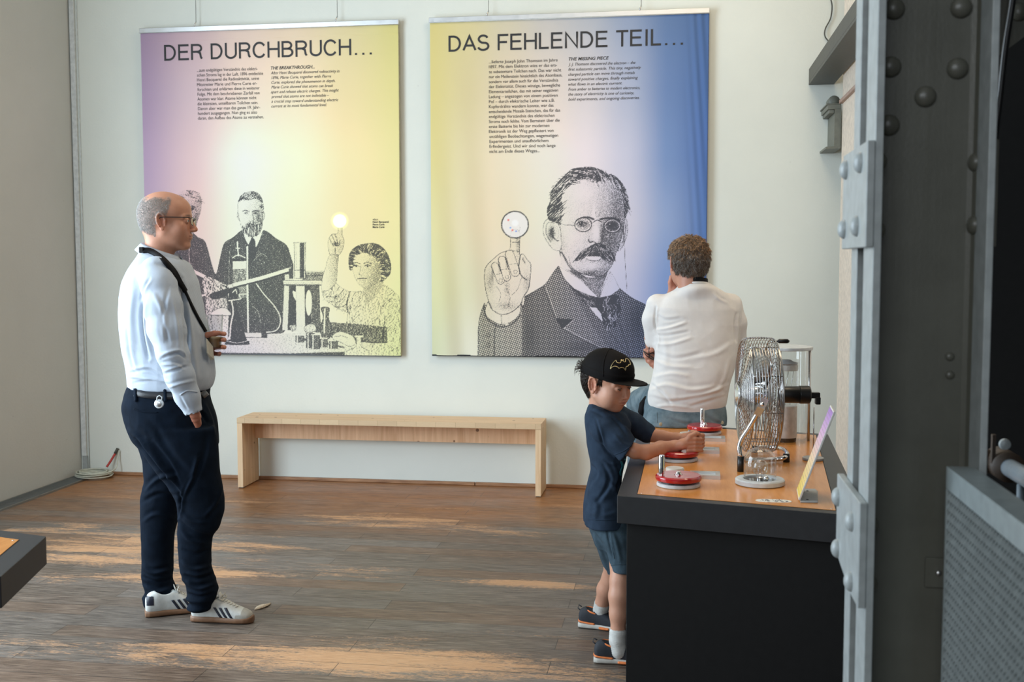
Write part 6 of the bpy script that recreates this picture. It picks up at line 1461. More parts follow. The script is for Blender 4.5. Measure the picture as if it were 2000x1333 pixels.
# trousers
hip = [(752, 256, 408, .02, .145), (770, 249, 404, .02, .160), (790, 244, 409, .02, .172), (815, 248, 417, .02, .178), (835, 254, 421, .02, .176), (855, 262, 423, .02, .165), (872, 275, 424, .02, .140)]
ln = [(835, 262, 421, -.055, .10), (860, 266, 424, -.06, .10), (890, 286, 426, -.065, .098), (920, 306, 429, -.065, .094), (945, 328, 433, -.065, .088), (975, 345, 437, -.06, .080), (1000, 349, 436, -.06, .076), (1028, 348, 428, -.06, .070), (1046, 348, 415, -.06, .068), (1075, 350, 411, -.055, .062), (1104, 352, 411, -.055, .060), (1125, 358, 417, -.055, .060), (1148, 364, 423, -.055, .060), (1170, 368, 416, -.055, .058), (1190, 370, 408, -.055, .056)]
lf = [(835, 262, 400, .09, .095), (865, 270, 395, .095, .095), (900, 281, 385, .10, .092), (940, 284, 368, .10, .086), (975, 277, 352, .10, .078), (1010, 276, 347, .10, .072), (1040, 277, 339, .10, .066), (1075, 278, 337, .10, .060), (1104, 279, 336, .10, .058), (1125, 280, 333, .10, .058), (1150, 282, 343, .10, .058), (1172, 284, 342, .10, .056), (1183, 286, 326, .10, .054)]
v = bbox_vol([(230, 745), (455, 1200)], -0.22, 0.24, 0.0045, 0.01)
v.loft([fg.row(*r_) for r_ in hip], 0.0, sm=0.02, n=2.3)
v.loft([fg.row(*r_) for r_ in ln], 0.014, sm=0.016, n=2.1); v.loft([fg.row(*r_) for r_ in lf], 0.014, sm=0.016, n=2.1)
V, Q = v.mesh(2); N = vnormals(V, Q); z = V[:, 2]; lowk = np.clip((0.30-z)/0.25, 0, 1)
V = V+N*(0.0030*ridged(V*np.array((6, 6, 5))+7)+lowk*0.010*ridged(V*np.array((6, 6, 26))+1.7)+0.0015*ridged(V*np.array((14, 14, 14))))[:, None]
cr = [([(266, 858), (290, 890), (318, 925), (349, 962)], 4, -0.012), ([(349, 962), (352, 985), (347, 1010)], 3, -0.008), ([(284, 860), (310, 900), (345, 945)], 5, 0.007), ([(300, 830), (330, 880), (372, 930)], 7, -0.004), ([(385, 895), (376, 930), (352, 975)], 4, 0.007), ([(378, 925), (362, 955), (350, 985)], 3, -0.006), ([(352, 1020), (380, 1040), (412, 1048)], 4, -0.006), ([(350, 1030), (372, 1055), (405, 1062)], 4, 0.005), ([(356, 1100), (380, 1112), (408, 1106)], 3.5, 0.006), ([(362, 1124), (385, 1130), (415, 1122)], 3, -0.007), ([(366, 1140), (390, 1150), (420, 1140)], 3.5, 0.007), ([(368, 1160), (390, 1166), (414, 1160)], 3, -0.006),
      ([(284, 960), (310, 935), (346, 930)], 4, 0.006), ([(280, 980), (310, 965), (344, 970)], 4, -0.005), ([(280, 1020), (305, 1005), (342, 1015)], 4, 0.004), ([(280, 1108), (300, 1120), (332, 1112)], 3.5, 0.006), ([(282, 1128), (305, 1136), (338, 1130)], 3, -0.007), ([(284, 1146), (310, 1156), (340, 1146)], 3.5, 0.006), ([(286, 1166), (310, 1172), (338, 1166)], 3, -0.006),
      ([(388, 800), (398, 812), (404, 826)], 2.5, -0.006), ([(400, 790), (412, 820), (418, 850)], 4, 0.005)]
cr = [(p_, w_, a_*1.6) for p_, w_, a_ in cr]+[([(252, 840), (275, 860), (300, 900)], 4, 0.007), ([(300, 868), (330, 905), (352, 950)], 3, -0.007), ([(404, 850), (398, 890), (380, 930)], 5, -0.006), ([(360, 1075), (385, 1082), (408, 1074)], 4, -0.006), ([(436, 950), (420, 985), (400, 1010)], 4, 0.006), ([(352, 1000), (375, 1018), (400, 1022)], 3, 0.006)]
V = fg.crease(V, N, cr)
trs = figmesh('trousers', V, Q, M_navy, fg.root); bvT = bvh_of(fg, V, Q)
strip_on(fg, bvT, [(261, 799), (280, 805), (308, 806)], 1.6, M_navy, 'back_pocket_welt', trs, 0.002)
strip_on(fg, bvT, [(345, 790), (370, 812), (392, 828)], 1.6, M_navy, 'pocket_edge', trs, 0.002)
strip_on(fg, bvT, [(262, 768), (290, 772), (330, 774), (338, 774)], 13, M_leather, 'belt', fg.root, 0.004)
strip_on(fg, bvT, [(394, 774), (404, 766)], 13, M_leather, 'belt', fg.root, 0.004)
for x in (264, 322): strip_on(fg, bvT, [(x, 760), (x+1, 785)], 4.5, M_navy, 'belt_loop', trs, 0.008)
# key reel at the belt
kc = P(311, 789, -.172)
kr = latheo('key_reel', [(0, 0.0), (0.017, 0.0), (0.0185, 0.003), (0.0185, 0.010), (0.016, 0.013), (0, 0.0135)], M_white_pl, fg.root, 32, tuple(kc+np.array((0, 0.004, 0))), Matrix.Rotation(PI/2, 3, 'X'))
latheo('reel_cap', [(0, 0.0125), (0.012, 0.0125), (0.0125, 0.0145), (0.010, 0.016), (0, 0.0165)], M_alu, kr, 28, tuple(kc+np.array((0, 0.004, 0))), Matrix.Rotation(PI/2, 3, 'X'))
tubeo('reel_clip', [tuple(P(*q)) for q in ((306, 783, -.18), (307, 776, -.18), (311, 773, -.18), (316, 776, -.18), (316, 783, -.18))], 0.0022, M_white_pl, kr, n=8)
# body: head and neck, a plain trunk under the clothes, hands
sk = (0.56, 0.275, 0.175)
hv = head_vol('man', lid=0.75); Vh, Qh = hv.mesh(1); Th = tint_head(Vh, sk, 'man', 0.22)
Rm = rotz(R(6)) @ roty(R(2)); S_ = 1.045; ho = P(325.5, 430, 0.02)
def tfm(X): return (X*S_) @ Rm.T+ho
# heavier chin and throat; brown thinning crown, grey sides are hair
topm = np.clip((Vh[:, 2]-0.085)/0.02, 0, 1)[:, None]; Th = Th*(1-0.0*topm)
hm = np.clip((0.020-Vh[:, 0]+0.3*(Vh[:, 2]-0.02))/0.012, 0, 1)*np.clip((0.100-Vh[:, 2])/0.02, 0, 1)*np.clip((Vh[:, 2]+0.075+0.35*(Vh[:, 0]+0.02))/0.012, 0, 1)*(1-np.exp(-((Vh[:, 0]+0.004)/0.024)**4-((Vh[:, 2]+0.012)/0.036)**4)*(np.abs(Vh[:, 1]) > 0.05))
low = (Vh[:, 2] < -0.02) & (Vh[:, 0] > -0.028); hm = np.where(low, 0, hm); hm = np.clip(hm+0.35*vnoise(Vh*90)*((hm > 0.02) & (hm < 0.98)), 0, 1)*np.clip((0.092-Vh[:, 2]+0.012*vnoise(Vh*60))/0.025, 0, 1)
Th = Th*(1-0.78*hm[:, None])+np.array((0.27, 0.25, 0.225))*0.78*hm[:, None]
Vh2 = tfm(Vh); Nh = vnormals(Vh2, Qh)
bv = Vol((-0.22, -0.28, 0.02), (0.22, 0.32, 1.5), 0.009)
bv.loft([(z_, cx, cy, rx*0.86, ry*0.88) for z_, cx, cy, rx, ry in [fg.row(*r_) for r_ in tor[4:]]], 0.0)
bv.loft([(z_, cx, cy, rx*0.86, ry*0.86) for z_, cx, cy, rx, ry in [fg.row(*r_) for r_ in hip]], 0.02)
bv.loft([(z_, cx, cy, rx*0.74, ry*0.74) for z_, cx, cy, rx, ry in [fg.row(*r_) for r_ in ln]], 0.02); bv.loft([(z_, cx, cy, rx*0.74, ry*0.74) for z_, cx, cy, rx, ry in [fg.row(*r_) for r_ in lf]], 0.02)
bv.chain([P(a, b, c) for a, b, c, r_ in armR], [r_*0.68 for *_, r_ in armR], 0.02); bv.chain([P(a, b, c) for a, b, c, r_ in armL], [r_*0.68 for *_, r_ in armL], 0.02)
bv.cone(ho+np.array((-0.03, 0, -0.15)), ho+np.array((-0.03, 0, -0.26)), 0.055, 0.08, 0.03)
Vb, Qb = bv.mesh(1)
# left hand round the glass
gw = 0.020
hvL = Vol(tuple(P(385, 705, 0)+np.array((0, -0.06, 0))), tuple(P(446, 635, 0)+np.array((0, 0.19, 0))), 0.0026)
hvL.chain([P(380, 668, .150), P(392, 668, .115), P(404, 667, .088)], [.026, .025, .026], 0.01, flat=((0, 0, 1), 0.9))
hvL.chain([P(404, 657, .082), P(412, 657, .076), P(412, 680, .076), P(404, 680, .084)], [.015]*4, 0.014)
for y, l in ((652, 1.0), (663.5, 1.05), (678, 1.0)):
    hvL.chain([P(408, y, .080), P(422, y, .076), P(433.5, y, .052), P(438.0, y+0.6, .018), P(434.5, y+0.8, -.006)], [.0105, .0100, .0094, .0088, .0080], 0.004)
hvL.chain([P(407, 688, .078), P(418, 691, .068), P(428, 692, .045), P(429, 690.5, .012)], [.0098, .0092, .0085, .0078], 0.004)
hvL.chain([P(400, 664, .070), P(398, 661, .030), P(405, 655, -.012), P(418, 651.5, -.022), P(428, 650.5, -.019)], [.015, .0125, .0115, .0105, .0088], 0.005)
VL, QL = hvL.mesh(1)
# right hand going into the trouser pocket
hvR = Vol(tuple(P(362, 850, -.27)), tuple(P(408, 795, -.27)+np.array((0, 0.14, 0))), 0.003)
hvR.chain([P(375, 798, -.205), P(378, 806, -.197), P(381, 814, -.176), P(385, 828, -.135)], [.0235, .023, .022, .018], 0.01, flat=((0, 1, 0), 1.35))
hvR.chain([P(381, 804, -.206), P(385, 811, -.195), P(387, 818, -.172)], [.010, .0095, .008], 0.006)
VR, QR = hvR.mesh(1)
Vj, Qj = join([(Vh2, Qh), (Vb, Qb), (VL, QL), (VR, QR)])
hand_t = np.concatenate([np.tile(np.array((0.50, 0.20, 0.125)), (len(VL)+len(VR), 1))])
body = mk('body', Vj, Qj, M_skin, fg.root, smooth=True); set_attr(body, 'tint', np.concatenate([Th, np.tile(np.array(sk), (len(Vb), 1)), hand_t]))
eyeballs(tfm, body, (1, 0, 0), S_)
# hair: short grey sides, thin on the crown
M_grey = plain('grey_hair', (0.42, 0.41, 0.39, 1), 0.6, nscale=350, var=0.28)
def flow(Pp): return np.tile(np.array((-0.45, 0, -1.0)), (len(Pp), 1))
m = (hm > rng.uniform(0.15, 0.75, len(hm))); vs, fs = strands(Vh2, Nh, m, 13000, 0.0065, 0.00030, flow, 0.35, rng)
hs = Vol((-0.12, -0.09, -0.11), (0.05, 0.09, 0.11), 0.003)
hairo = mk('hair', vs, fs, M_grey, fg.root, smooth=True)
# glasses
gl = empty('glasses', (0, 0, 0)); gl.parent = fg.root
for s in (-1, 1):
    pts = [tfm(np.array([[0.108-0.010*abs(math.cos(a))*0.5, s*0.032+0.023*math.cos(a), -0.001+0.0175*math.sin(a)*(1 if math.sin(a) < 0 else 0.85)]]))[0] for a in np.linspace(0, 2*PI, 28, endpoint=False)]
    tubeo('rim', pts, 0.0014, M_blackpl, gl, n=8, closed=True)
    bm = bmesh.new(); bm.faces.new([bm.verts.new(tuple(p)) for p in pts]); bm_obj('lens', bm, M_glass, gl)
    tubeo('temple', [tfm(np.array([q]))[0] for q in ((0.103, s*0.055, 0.010), (0.098, s*0.068, 0.011), (0.06, s*0.080, 0.010), (0.01, s*0.084, 0.009), (-0.008, s*0.086, 0.006), (-0.022, s*0.083, -0.010))], 0.0019, M_blackpl, gl, n=8)
tubeo('bridge', [tfm(np.array([q]))[0] for q in ((0.105, -0.010, 0.002), (0.112, 0, 0.006), (0.105, 0.010, 0.002))], 0.0013, M_blackpl, gl, n=8)
# lanyard with buckle and badge
o = strip_on(fg, bvS, [(279, 490), (292, 490), (308, 498), (325, 514), (341, 532), (352, 552), (362, 570)], 8.5, M_black, 'lanyard', fg.root, 0.011, n=8, sm=14)
strip_on(fg, bvS, [(360, 566), (372, 592), (384, 616), (394, 634), (402, 648)], 4.5, M_black, 'lanyard', fg.root, 0.007, n=8, sm=6)
la = P(281, 489, -.03); boxo('buckle', (la[0]-0.010, la[1]-0.035, la[2]-0.012), (la[0]+0.008, la[1]+0.05, la[2]+0.013), M_blackpl, fg.root, bevel=0.003)
for q0, q1 in (((398, 638, .0), (404, 652, .0)), ): tubeo('lanyard_end', [P(*q0), P(*q1), P(405, 662, -.01)], 0.0035, M_black, fg.root, n=8)
bm = bmesh.new(); c_ = [P(403, 661, -.05), P(416, 677, -.02), P(418, 702, -.02), P(412, 704, -.03), P(405, 690, -.06)]
ff = [bm.verts.new(tuple(p)) for p in c_]; bm.faces.new(ff); o = bm_obj('badge_card', bm, plain('badge_card', (0.52, 0.50, 0.42, 1), 0.4), fg.root); md = o.modifiers.new('t', 'SOLIDIFY'); md.thickness = 0.004
# shoes
M_shoeW = plain('white_leather', (0.60, 0.61, 0.58, 1), 0.45, bump=0.1, bscale=300); M_gum = plain('gum_sole', (0.20, 0.100, 0.050, 1), 0.5, bump=0.3, bscale=500); M_suede = plain('suede_toe', (0.42, 0.40, 0.35, 1), 0.8); M_lace = plain('laces', (0.62, 0.60, 0.54, 1), 0.7); M_navyl = plain('navy_leather', (0.012, 0.016, 0.030, 1), 0.4)
def sneaker(L, loc, rz, side, fig, mats, stripes, label=None):
    up, sv, k = shoe_vols(L); mU, mS, mL, mT = mats
    sv.loft([(a*k, 0.004*math.sin((a+0.14)*9), 0.0145*k, w*k, 0.0145*k) for a, w in ((-0.145, 0.026), (-0.125, 0.037), (-0.08, 0.041), (-0.02, 0.041), (0.04, 0.048), (0.08, 0.051), (0.115, 0.046), (0.138, 0.034), (0.150, 0.018))], 0.0, axis=0, n=3.2, sm=0.008, cap=0.004)
    V, Q = up.mesh(1); Vs_, Qs_ = sv.mesh(1)
    sh = mk('shoe', V, Q, mU, fig.root, smooth=True, loc=tuple(loc), rot=(0, 0, rz)); mk('sole', Vs_, Qs_, mS, sh, smooth=True)
    bt = BVHTree.FromPolygons([tuple(p) for p in V], [tuple(int(i) for i in q) for q in Q])
    def drop(x, y):
        h = bt.ray_cast(Vector((x, y, 0.3)), Vector((0, 0, -1))); return h[0] if h[0] else Vector((x, y, 0.05*k))
    def sidehit(x, z, s):
        h = bt.ray_cast(Vector((x, s*0.2, z)), Vector((0, -s, 0))); return h[0] if h[0] else None
    # laces: crossings and a loose bow
    for i in range(6):
        x = (0.005+0.0125*i)*k; w_ = (0.017-0.0008*i)*k
        p0, p1, p2 = drop(x, -w_), drop(x+0.008*k, 0), drop(x+0.004*k, w_)
        tubeo('lace', catmull([p0+Vector((0, 0, 0.001)), p1+Vector((0, 0, 0.003)), p2+Vector((0, 0, 0.001))], 4), 0.0026*k, mL, sh, n=6)
    c = drop(0.0, 0)+Vector((0.002, 0, 0.006))
    for s in (-1, 1):
        tubeo('lace_bow', catmull([c, c+Vector((0.008, s*0.018, 0.014))*k, c+Vector((0.000, s*0.036, 0.004))*k, c+Vector((0.012, s*0.024, -0.006))*k, c], 6), 0.0024*k, mL, sh, n=6)
    # tongue and opening rim
    t0 = drop(0.004*k, 0)
    bm = bmesh.new(); pts = [(0.012, 0.016, -0.004), (0.0, 0.019, 0.006), (-0.010, 0.020, 0.020), (-0.014, 0.014, 0.030)]
    rr_ = [[bm.verts.new((t0.x+a*k, y_*b_*k, t0.z+c_*k-0.3*abs(y_)*b_*k*0.4)) for y_ in (-1, 0, 1)] for a, b_, c_ in pts]
    for a_, b_ in zip(rr_, rr_[1:]):
        for q in range(2): bm.faces.new((a_[q], a_[q+1], b_[q+1], b_[q]))
    o = bm_obj('tongue', bm, mT, sh, smooth=True); md = o.modifiers.new('t', 'SOLIDIFY'); md.thickness = 0.004*k
    if stripes:
        for i in range(3):
            vs, fs = [], []
            for j in range(9):
                u = j/8
                for e in (-1, 1):
                    x = (-0.022+0.026*i+0.030*u*-1+0.030+e*0.0068)*k; z_ = (0.026+0.040*u)*k
                    h = sidehit(x, z_, side)
                    if h is None: h = Vector((x, side*0.04*k, z_))
                    vs.append((h.x, h.y+side*0.0012, h.z))
            fs = [(2*j, 2*j+1, 2*j+3, 2*j+2) for j in range(8)]
            o = mk('stripe', vs, fs, M_navyl, sh, smooth=True); md = o.modifiers.new('t', 'SOLIDIFY'); md.thickness = 0.001; md.offset = 0
        # suede toe bumper and navy heel tab
        for nm, xr, zr, mt in (('toe_overlay', (0.075, 0.142), (0.020, 0.045), M_suede), ('heel_tab', (-0.138, -0.105), (0.050, 0.088), M_navyl)):
            m = (V[:, 0] > xr[0]*k) & (V[:, 0] < xr[1]*k) & (V[:, 2] > zr[0]*k) & (V[:, 2] < zr[1]*k+(0.03 if nm == 'toe_overlay' else 0))
            if nm == 'toe_overlay': m &= (V[:, 2] > 0.012) & ((V[:, 2] < (0.034+0.10*(V[:, 0]-0.075*k)/k)) | (V[:, 0] > 0.10*k))
            f = Q[m[Q].all(1)]; Nn = vnormals(V, Q); used = np.unique(f); mp = np.full(len(V), -1); mp[used] = np.arange(len(used))
            if len(f): mk(nm, (V+Nn*0.0009)[used], mp[f], mt, sh, smooth=True)
    return sh
h0, h1 = fg.G(429, 1222), None
def stand(fig, px_heel, px_toe, L, w_off):
    a, b = fig.G(*px_heel), fig.G(*px_toe); c = (a+b)/2; c[1] += w_off; ang = math.atan2(b[1]-a[1], b[0]-a[0]); return c, ang
c, a = stand(fg, (369, 1219), (489, 1223), 0.265, 0.042)
sneaker(0.262, c, a, -1, fg, (M_shoeW, M_gum, M_lace, M_shoeW), True).scale = (1, 1, 1.16)
c, a = stand(fg, (286, 1211), (392, 1199), 0.262, 0.045)
sneaker(0.262, c, a, -1, fg, (M_shoeW, M_gum, M_lace, M_shoeW), True).scale = (1, 1, 1.16)
# the glass in his hand
gp = fg.world(P(421, 684, gw))[0]
gk = 1.0
gt = empty('drinking_glass', tuple(gp), 0, 'tapered drinking glass with a little pale brown drink, held by the standing man', 'glass')
hgl = (P(421, 615, gw)[2]-P(421, 684, gw)[2])
latheo('glass_wall', [(0, 0.0), (0.024, 0.0), (0.025, 0.010), (0.0335, hgl), (0.0320, hgl), (0.0235, 0.012), (0, 0.012)], M_glass, gt, 40)
M_drink = plain('brown_drink', (0.30, 0.17, 0.07, 1), 0.15)
latheo('drink', [(0, 0.0125), (0.0232, 0.0125), (0.0262, 0.050), (0, 0.050)], M_drink, gt, 32)
latheo('foam', [(0, 0.050), (0.0262, 0.050), (0.0265, 0.055), (0, 0.056)], plain('foam', (0.55, 0.42, 0.24, 1), 0.6), gt, 32)
# ================================================================== BOY AT THE TABLE
fb = Fig(1190, 4.20, 'boy in a black flat-brimmed cap, navy T-shirt and shorts, turning a crank disc')
P = fb.P
M_tee = cloth('navy_tshirt', (0.026, 0.042, 0.068, 1), 900, 0.12, 0.08, 0.9)
M_short = cloth('slate_shorts', (0.050, 0.078, 0.100, 1), 700, 0.12, 0.12, 0.9)
M_capb = cloth('black_cap', (0.0065, 0.0055, 0.0055, 1), 1100, 0, 0.05, 0.75)
skb = (0.62, 0.335, 0.225)
tor = [(790, 1153, 1172, .02, .035), (796, 1149, 1192, .02, .055), (803, 1147, 1208, .02, .080), (812, 1144, 1222, .02, .100), (828, 1144, 1232, .02, .108), (852, 1145, 1229, .02, .108), (880, 1149, 1224, .02, .104), (905, 1154, 1218, .02, .100), (920, 1155, 1216, .02, .100), (940, 1150, 1214, .02, .104), (965, 1143, 1214, .02, .110), (992, 1140, 1217, .005, .128), (1022, 1142, 1221, .0, .136)]
def bv2(F_, pts, wlo, whi, h, pad=0.02):
    a = np.array([F_.P(x, y, 0) for x, y in pts]); return Vol((a[:, 0].min()-pad, wlo, a[:, 2].min()-pad), (a[:, 0].max()+pad, whi, a[:, 2].max()+pad), h)
v = bv2(fb, [(1130, 782), (1290, 1028)], -0.20, 0.22, 0.0034)
v.loft([fb.row(*r_) for r_ in tor], 0.0, sm=0.010, n=2.2, cap=0.003)
slN = [(1168, 822, -.060, .045), (1184, 838, -.085, .050), (1206, 858, -.105, .050), (1226, 880, -.115, .050)]
v.chain([P(a, b, c) for a, b, c, _ in slN], [r_ for *_, r_ in slN], 0.02)
slF = [(1206, 812, .08, .045), (1236, 830, .105, .042), (1262, 846, .115, .037)]
v.chain([P(a, b, c) for a, b, c, _ in slF], [r_ for *_, r_ in slF], 0.02)
# open sleeve ends
v.cone(P(1240, 889, -.118), P(1275, 910, -.122), 0.058, 0.06, 0.003, cut=True); v.cone(P(1231, 879, -.116), P(1250, 886, -.118), 0.036, 0.036, 0.003, cut=True)
v.cone(P(1300, 862, .118), P(1330, 872, .118), 0.052, 0.05, 0.003, cut=True)
v.ell(P(1186, 779, .0), (0.050, 0.060, 0.034), 0.01, cut=True, rot=roty(R(24)))
V, Q = v.mesh(2); N = vnormals(V, Q)
V = V+N*(0.0035*ridged(V*np.array((9, 9, 6))+5.1)+0.0012*ridged(V*np.array((24, 24, 18))))[:, None]
cr = [([(1176, 905), (1190, 935), (1180, 962), (1160, 985)], 4, -0.009), ([(1196, 900), (1205, 930), (1196, 965)], 4, 0.006), ([(1150, 905), (1165, 925), (1150, 950)], 3.5, -0.006), ([(1164, 820), (1172, 850), (1180, 875), (1198, 893)], 2.5, -0.008), ([(1180, 900), (1195, 910), (1210, 912)], 3, -0.005), ([(1185, 940), (1200, 955), (1212, 985)], 4, 0.006), ([(1150, 965), (1165, 990), (1160, 1018)], 5, 0.005), ([(1200, 850), (1215, 865), (1232, 872)], 3, 0.004), ([(1150, 800), (1165, 806), (1180, 815)], 3, -0.003), ([(1195, 815), (1210, 830), (1225, 852)], 3, -0.005), ([(1152, 1000), (1180, 1008), (1205, 1000)], 4, 0.003)]
V = fb.crease(V, N, cr)
tee = figmesh('t_shirt', V, Q, M_tee, fb.root); bvB = bvh_of(fb, V, Q)
strip_on(fb, bvB, [(1143, 1015), (1180, 1017), (1218, 1014)], 1.0, M_tee, 'hem_seam', tee, 0.0014)
strip_on(fb, bvB, [(1200, 889), (1221, 880), (1241, 862)], 1.2, M_tee, 'sleeve_seam', tee, 0.0014)
M_print = plain('teal_print', (0.03, 0.22, 0.27, 1), 0.6)
strip_on(fb, bvB, [(1213, 902), (1216, 912), (1212, 925), (1217, 938)], 4.0, M_print, 'chest_print', tee, 0.0012); strip_on(fb, bvB, [(1220, 897), (1222, 905), (1218, 918)], 3.0, M_print, 'chest_print', tee, 0.0012)
# head under the cap
Sb = 0.965; Rb = rotz(R(-43)) @ roty(R(13)) @ rotx(R(0)); hb = P(1186, 746, 0.0)
def tfb(X): return (X*Sb) @ Rb.T+hb
hv = head_vol('child', lid=0.16); Vh, Qh = hv.mesh(2); Th = tint_head(Vh, skb, 'child')
Vh2 = tfb(Vh)
bd = Vol((-0.22, -0.30, 0.05), (0.45, 0.30, 1.05), 0.008)
bd.loft([(z_, cx, cy, rx*0.80, ry*0.80) for z_, cx, cy, rx, ry in [fb.row(*r_) for r_ in tor[5:]]], 0.0)
lgN = [(1015, 1184, -.04, .045), (1060, 1204, -.08, .040), (1105, 1213, -.125, .040), (1135, 1211, -.145, .037), (1165, 1209, -.16, .038), (1200, 1208, -.165, .033), (1235, 1207, -.166, .026), (1262, 1206, -.165, .024)]
lgF = [(1010, 1190, .06, .050), (1060, 1196, .10, .040), (1105, 1199, .14, .038), (1130, 1194, .175, .037), (1152, 1184, .20, .037), (1180, 1176, .228, .028), (1200, 1172, .243, .024)]
bd.chain([P(x, y, w) for y, x, w, r_ in lgN], [r_ for *_, r_ in lgN], 0.015); bd.chain([P(x, y, w) for y, x, w, r_ in lgF], [r_ for *_, r_ in lgF], 0.015)
bd.chain([hb+np.array((-0.01, 0, -0.09)), P(1182, 800, .02), P(1186, 830, .02)], [.034, .034, .05], 0.02)
for sl in (slN, slF): bd.chain([P(a, b+1, c) for a, b, c, _ in sl], [0.022]*len(sl), 0.01)
Vb, Qb = bd.mesh(2)
HN = D2[0]*_r[0]+D2[1]*_r[1]; q2 = np.array(D2)-fb.base; hw = q2@_h      # depth of the crank handle in the boy's frame
hx = P(1354, 866, hw)
ar = bv2(fb, [(1195, 830), (1385, 905)], -0.16, 0.17, 0.0027)
# near (right) arm and fist, far (left) arm and covering hand, fingers closed round the handle
ar.chain([P(1212, 866, -.108), P(1240, 882, -.118), P(1262, 884, -.112), P(1290, 876, -.080), P(1318, 872, -.055), P(1334, 869, hw-.030)], [.028, .027, .0275, .026, .021, .0185], 0.012)
ar.chain([P(1240, 834, .108), P(1270, 850, .112), P(1295, 855, .080), P(1322, 857, .030), P(1338, 856, hw+.030)], [.027, .026, .025, .020, .0175], 0.012)
ar.chain([P(1334, 867, hw-.030), P(1346, 864, hw-.026)], [.019, .021], 0.01, flat=((0, 1, 0), 1.15)); ar.chain([P(1338, 856, hw+.028), P(1350, 855, hw+.024)], [.018, .020], 0.01, flat=((0, 1, 0), 1.15))
for i, y in enumerate((858.5, 866, 873.5, 880.5)):
    l = (1.0, 1.06, 1.0, 0.9)[i]
    ar.chain([P(1344, y, hw-.038), P(1357, y-.8, hw-.036), P(1366+2*l, y-.4, hw-.020), P(1368+2*l, y, hw-.004), P(1362, y+.3, hw+.010)], [.0082, .0080, .0076, .0072, .0066], 0.0032)
for i, y in enumerate((849.5, 856.5, 863.5, 870)):
    ar.chain([P(1346, y, hw+.036), P(1360, y, hw+.034), P(1371, y+.5, hw+.018), P(1373, y+1, hw-.002), P(1367, y+1, hw-.016)], [.0080, .0078, .0074, .0070, .0064], 0.0032)
ar.chain([P(1340, 862, hw-.034), P(1347, 853, hw-.036), P(1357, 848, hw-.030), P(1364, 847.5, hw-.022)], [.010, .0092, .0084, .0072], 0.005)
ar.chain([P(1344, 850, hw+.020), P(1352, 845, hw+.006), P(1360, 845, hw-.006)], [.0095, .0085, .0072], 0.005)
Va, Qa = ar.mesh(1)
Vj, Qj = join([(Vh2, Qh), (Vb, Qb), (Va, Qa)])
body = mk('body', Vj, Qj, M_skin, fb.root, smooth=True); set_attr(body, 'tint', np.concatenate([Th, np.tile(np.array(skb)*0.95, (len(Vb), 1)), np.tile(np.array((0.60, 0.29, 0.18)), (len(Va), 1))]))
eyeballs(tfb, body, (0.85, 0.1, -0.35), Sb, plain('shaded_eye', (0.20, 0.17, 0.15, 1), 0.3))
for s in (-1, 1):   # lashes
    tubeo('eyelash', [tfb(np.array([(0.0930+0.002*math.cos(a*0.5)*0-abs(a)*0.004, s*0.031+0.0125*a, -0.0005+0.0022*(1-a*a))]))[0] for a in np.linspace(-1, 1, 9)], 0.0011, M_blackpl, body, n=6)
# shorts
sh_c = [(1008, 1146, 1222, .02, .105), (1025, 1147, 1224, .02, .112), (1049, 1156, 1228, .02, .115), (1066, 1162, 1230, .02, .11)]
sN = [(1006, 1152, 1222, -.03, .080), (1030, 1158, 1230, -.050, .080), (1050, 1170, 1234, -.085, .074), (1078, 1184, 1236, -.105, .070), (1098, 1191, 1236, -.118, .068), (1115, 1194, 1236, -.128, .066)]
sF = [(1050, 1157, 1215, .11, .068), (1075, 1167, 1218, .13, .066), (1096, 1175, 1219, .145, .062), (1122, 1185, 1220, .16, .058)]
v = bv2(fb, [(1135, 1000), (1245, 1130)], -0.24, 0.25, 0.0036)
for rws in (sh_c, sN, sF): v.loft([fb.row(*r_) for r_ in rws], 0.012, sm=0.008, n=2.1, cap=0.004)
for rws, dz in ((sN, .06), (sF, .06)):
    z_, cx, cy, rx, ry = fb.row(*rws[-1]); v.ell((cx, cy, z_-0.02), (rx*0.84, ry*0.86, 0.045), 0.003, cut=True)
V, Q = v.mesh(1); N = vnormals(V, Q); V = V+N*(0.0022*ridged(V*np.array((10, 10, 7))+2))[:, None]
V = fb.crease(V, N, [([(1186, 1030), (1190, 1060), (1198, 1095)], 2.5, -0.007), ([(1160, 1045), (1172, 1075), (1186, 1110)], 3, 0.005), ([(1196, 1040), (1206, 1070), (1212, 1100)], 4, 0.005)])
sho = figmesh('shorts', V, Q, M_short, fb.root); bvs_ = bvh_of(fb, V, Q)
strip_on(fb, bvs_, [(1187, 1028), (1191, 1055), (1200, 1092)], 1.2, M_short, 'side_seam', sho, 0.0014); strip_on(fb, bvs_, [(1193, 1105), (1210, 1103), (1222, 1103)], 1.0, M_short, 'hem_seam', sho, 0.0014)
# socks and trainers
M_sock = cloth('white_socks', (0.60, 0.60, 0.57, 1), 600, 0, 0.08, 0.9, mottled=None)
for pts, rad in (([P(1207, 1236, -.166), P(1206, 1250, -.165), P(1208, 1272, -.163)], [.0320, .0310, .031]), ([P(1176, 1181, .229), P(1173, 1192, .238), P(1173, 1210, .245)], [.0325, .0305, .031])):
    vv = Vol(np.min(pts, 0)-0.045, np.max(pts, 0)+0.045, 0.003); vv.chain(pts, rad, 0.005); V, Q = vv.mesh(1); V = V+vnormals(V, Q)*(0.0008*np.sin(V[:, 2:3]*900)); figmesh('sock', V, Q, M_sock, fb.root)
M_bk = plain('dark_mesh_trainer', (0.022, 0.026, 0.034, 1), 0.7, bump=0.4, bscale=700); M_off = plain('off_white_sole', (0.55, 0.53, 0.48, 1), 0.5); M_or = plain('orange_rubber', (0.80, 0.22, 0.06, 1), 0.5)
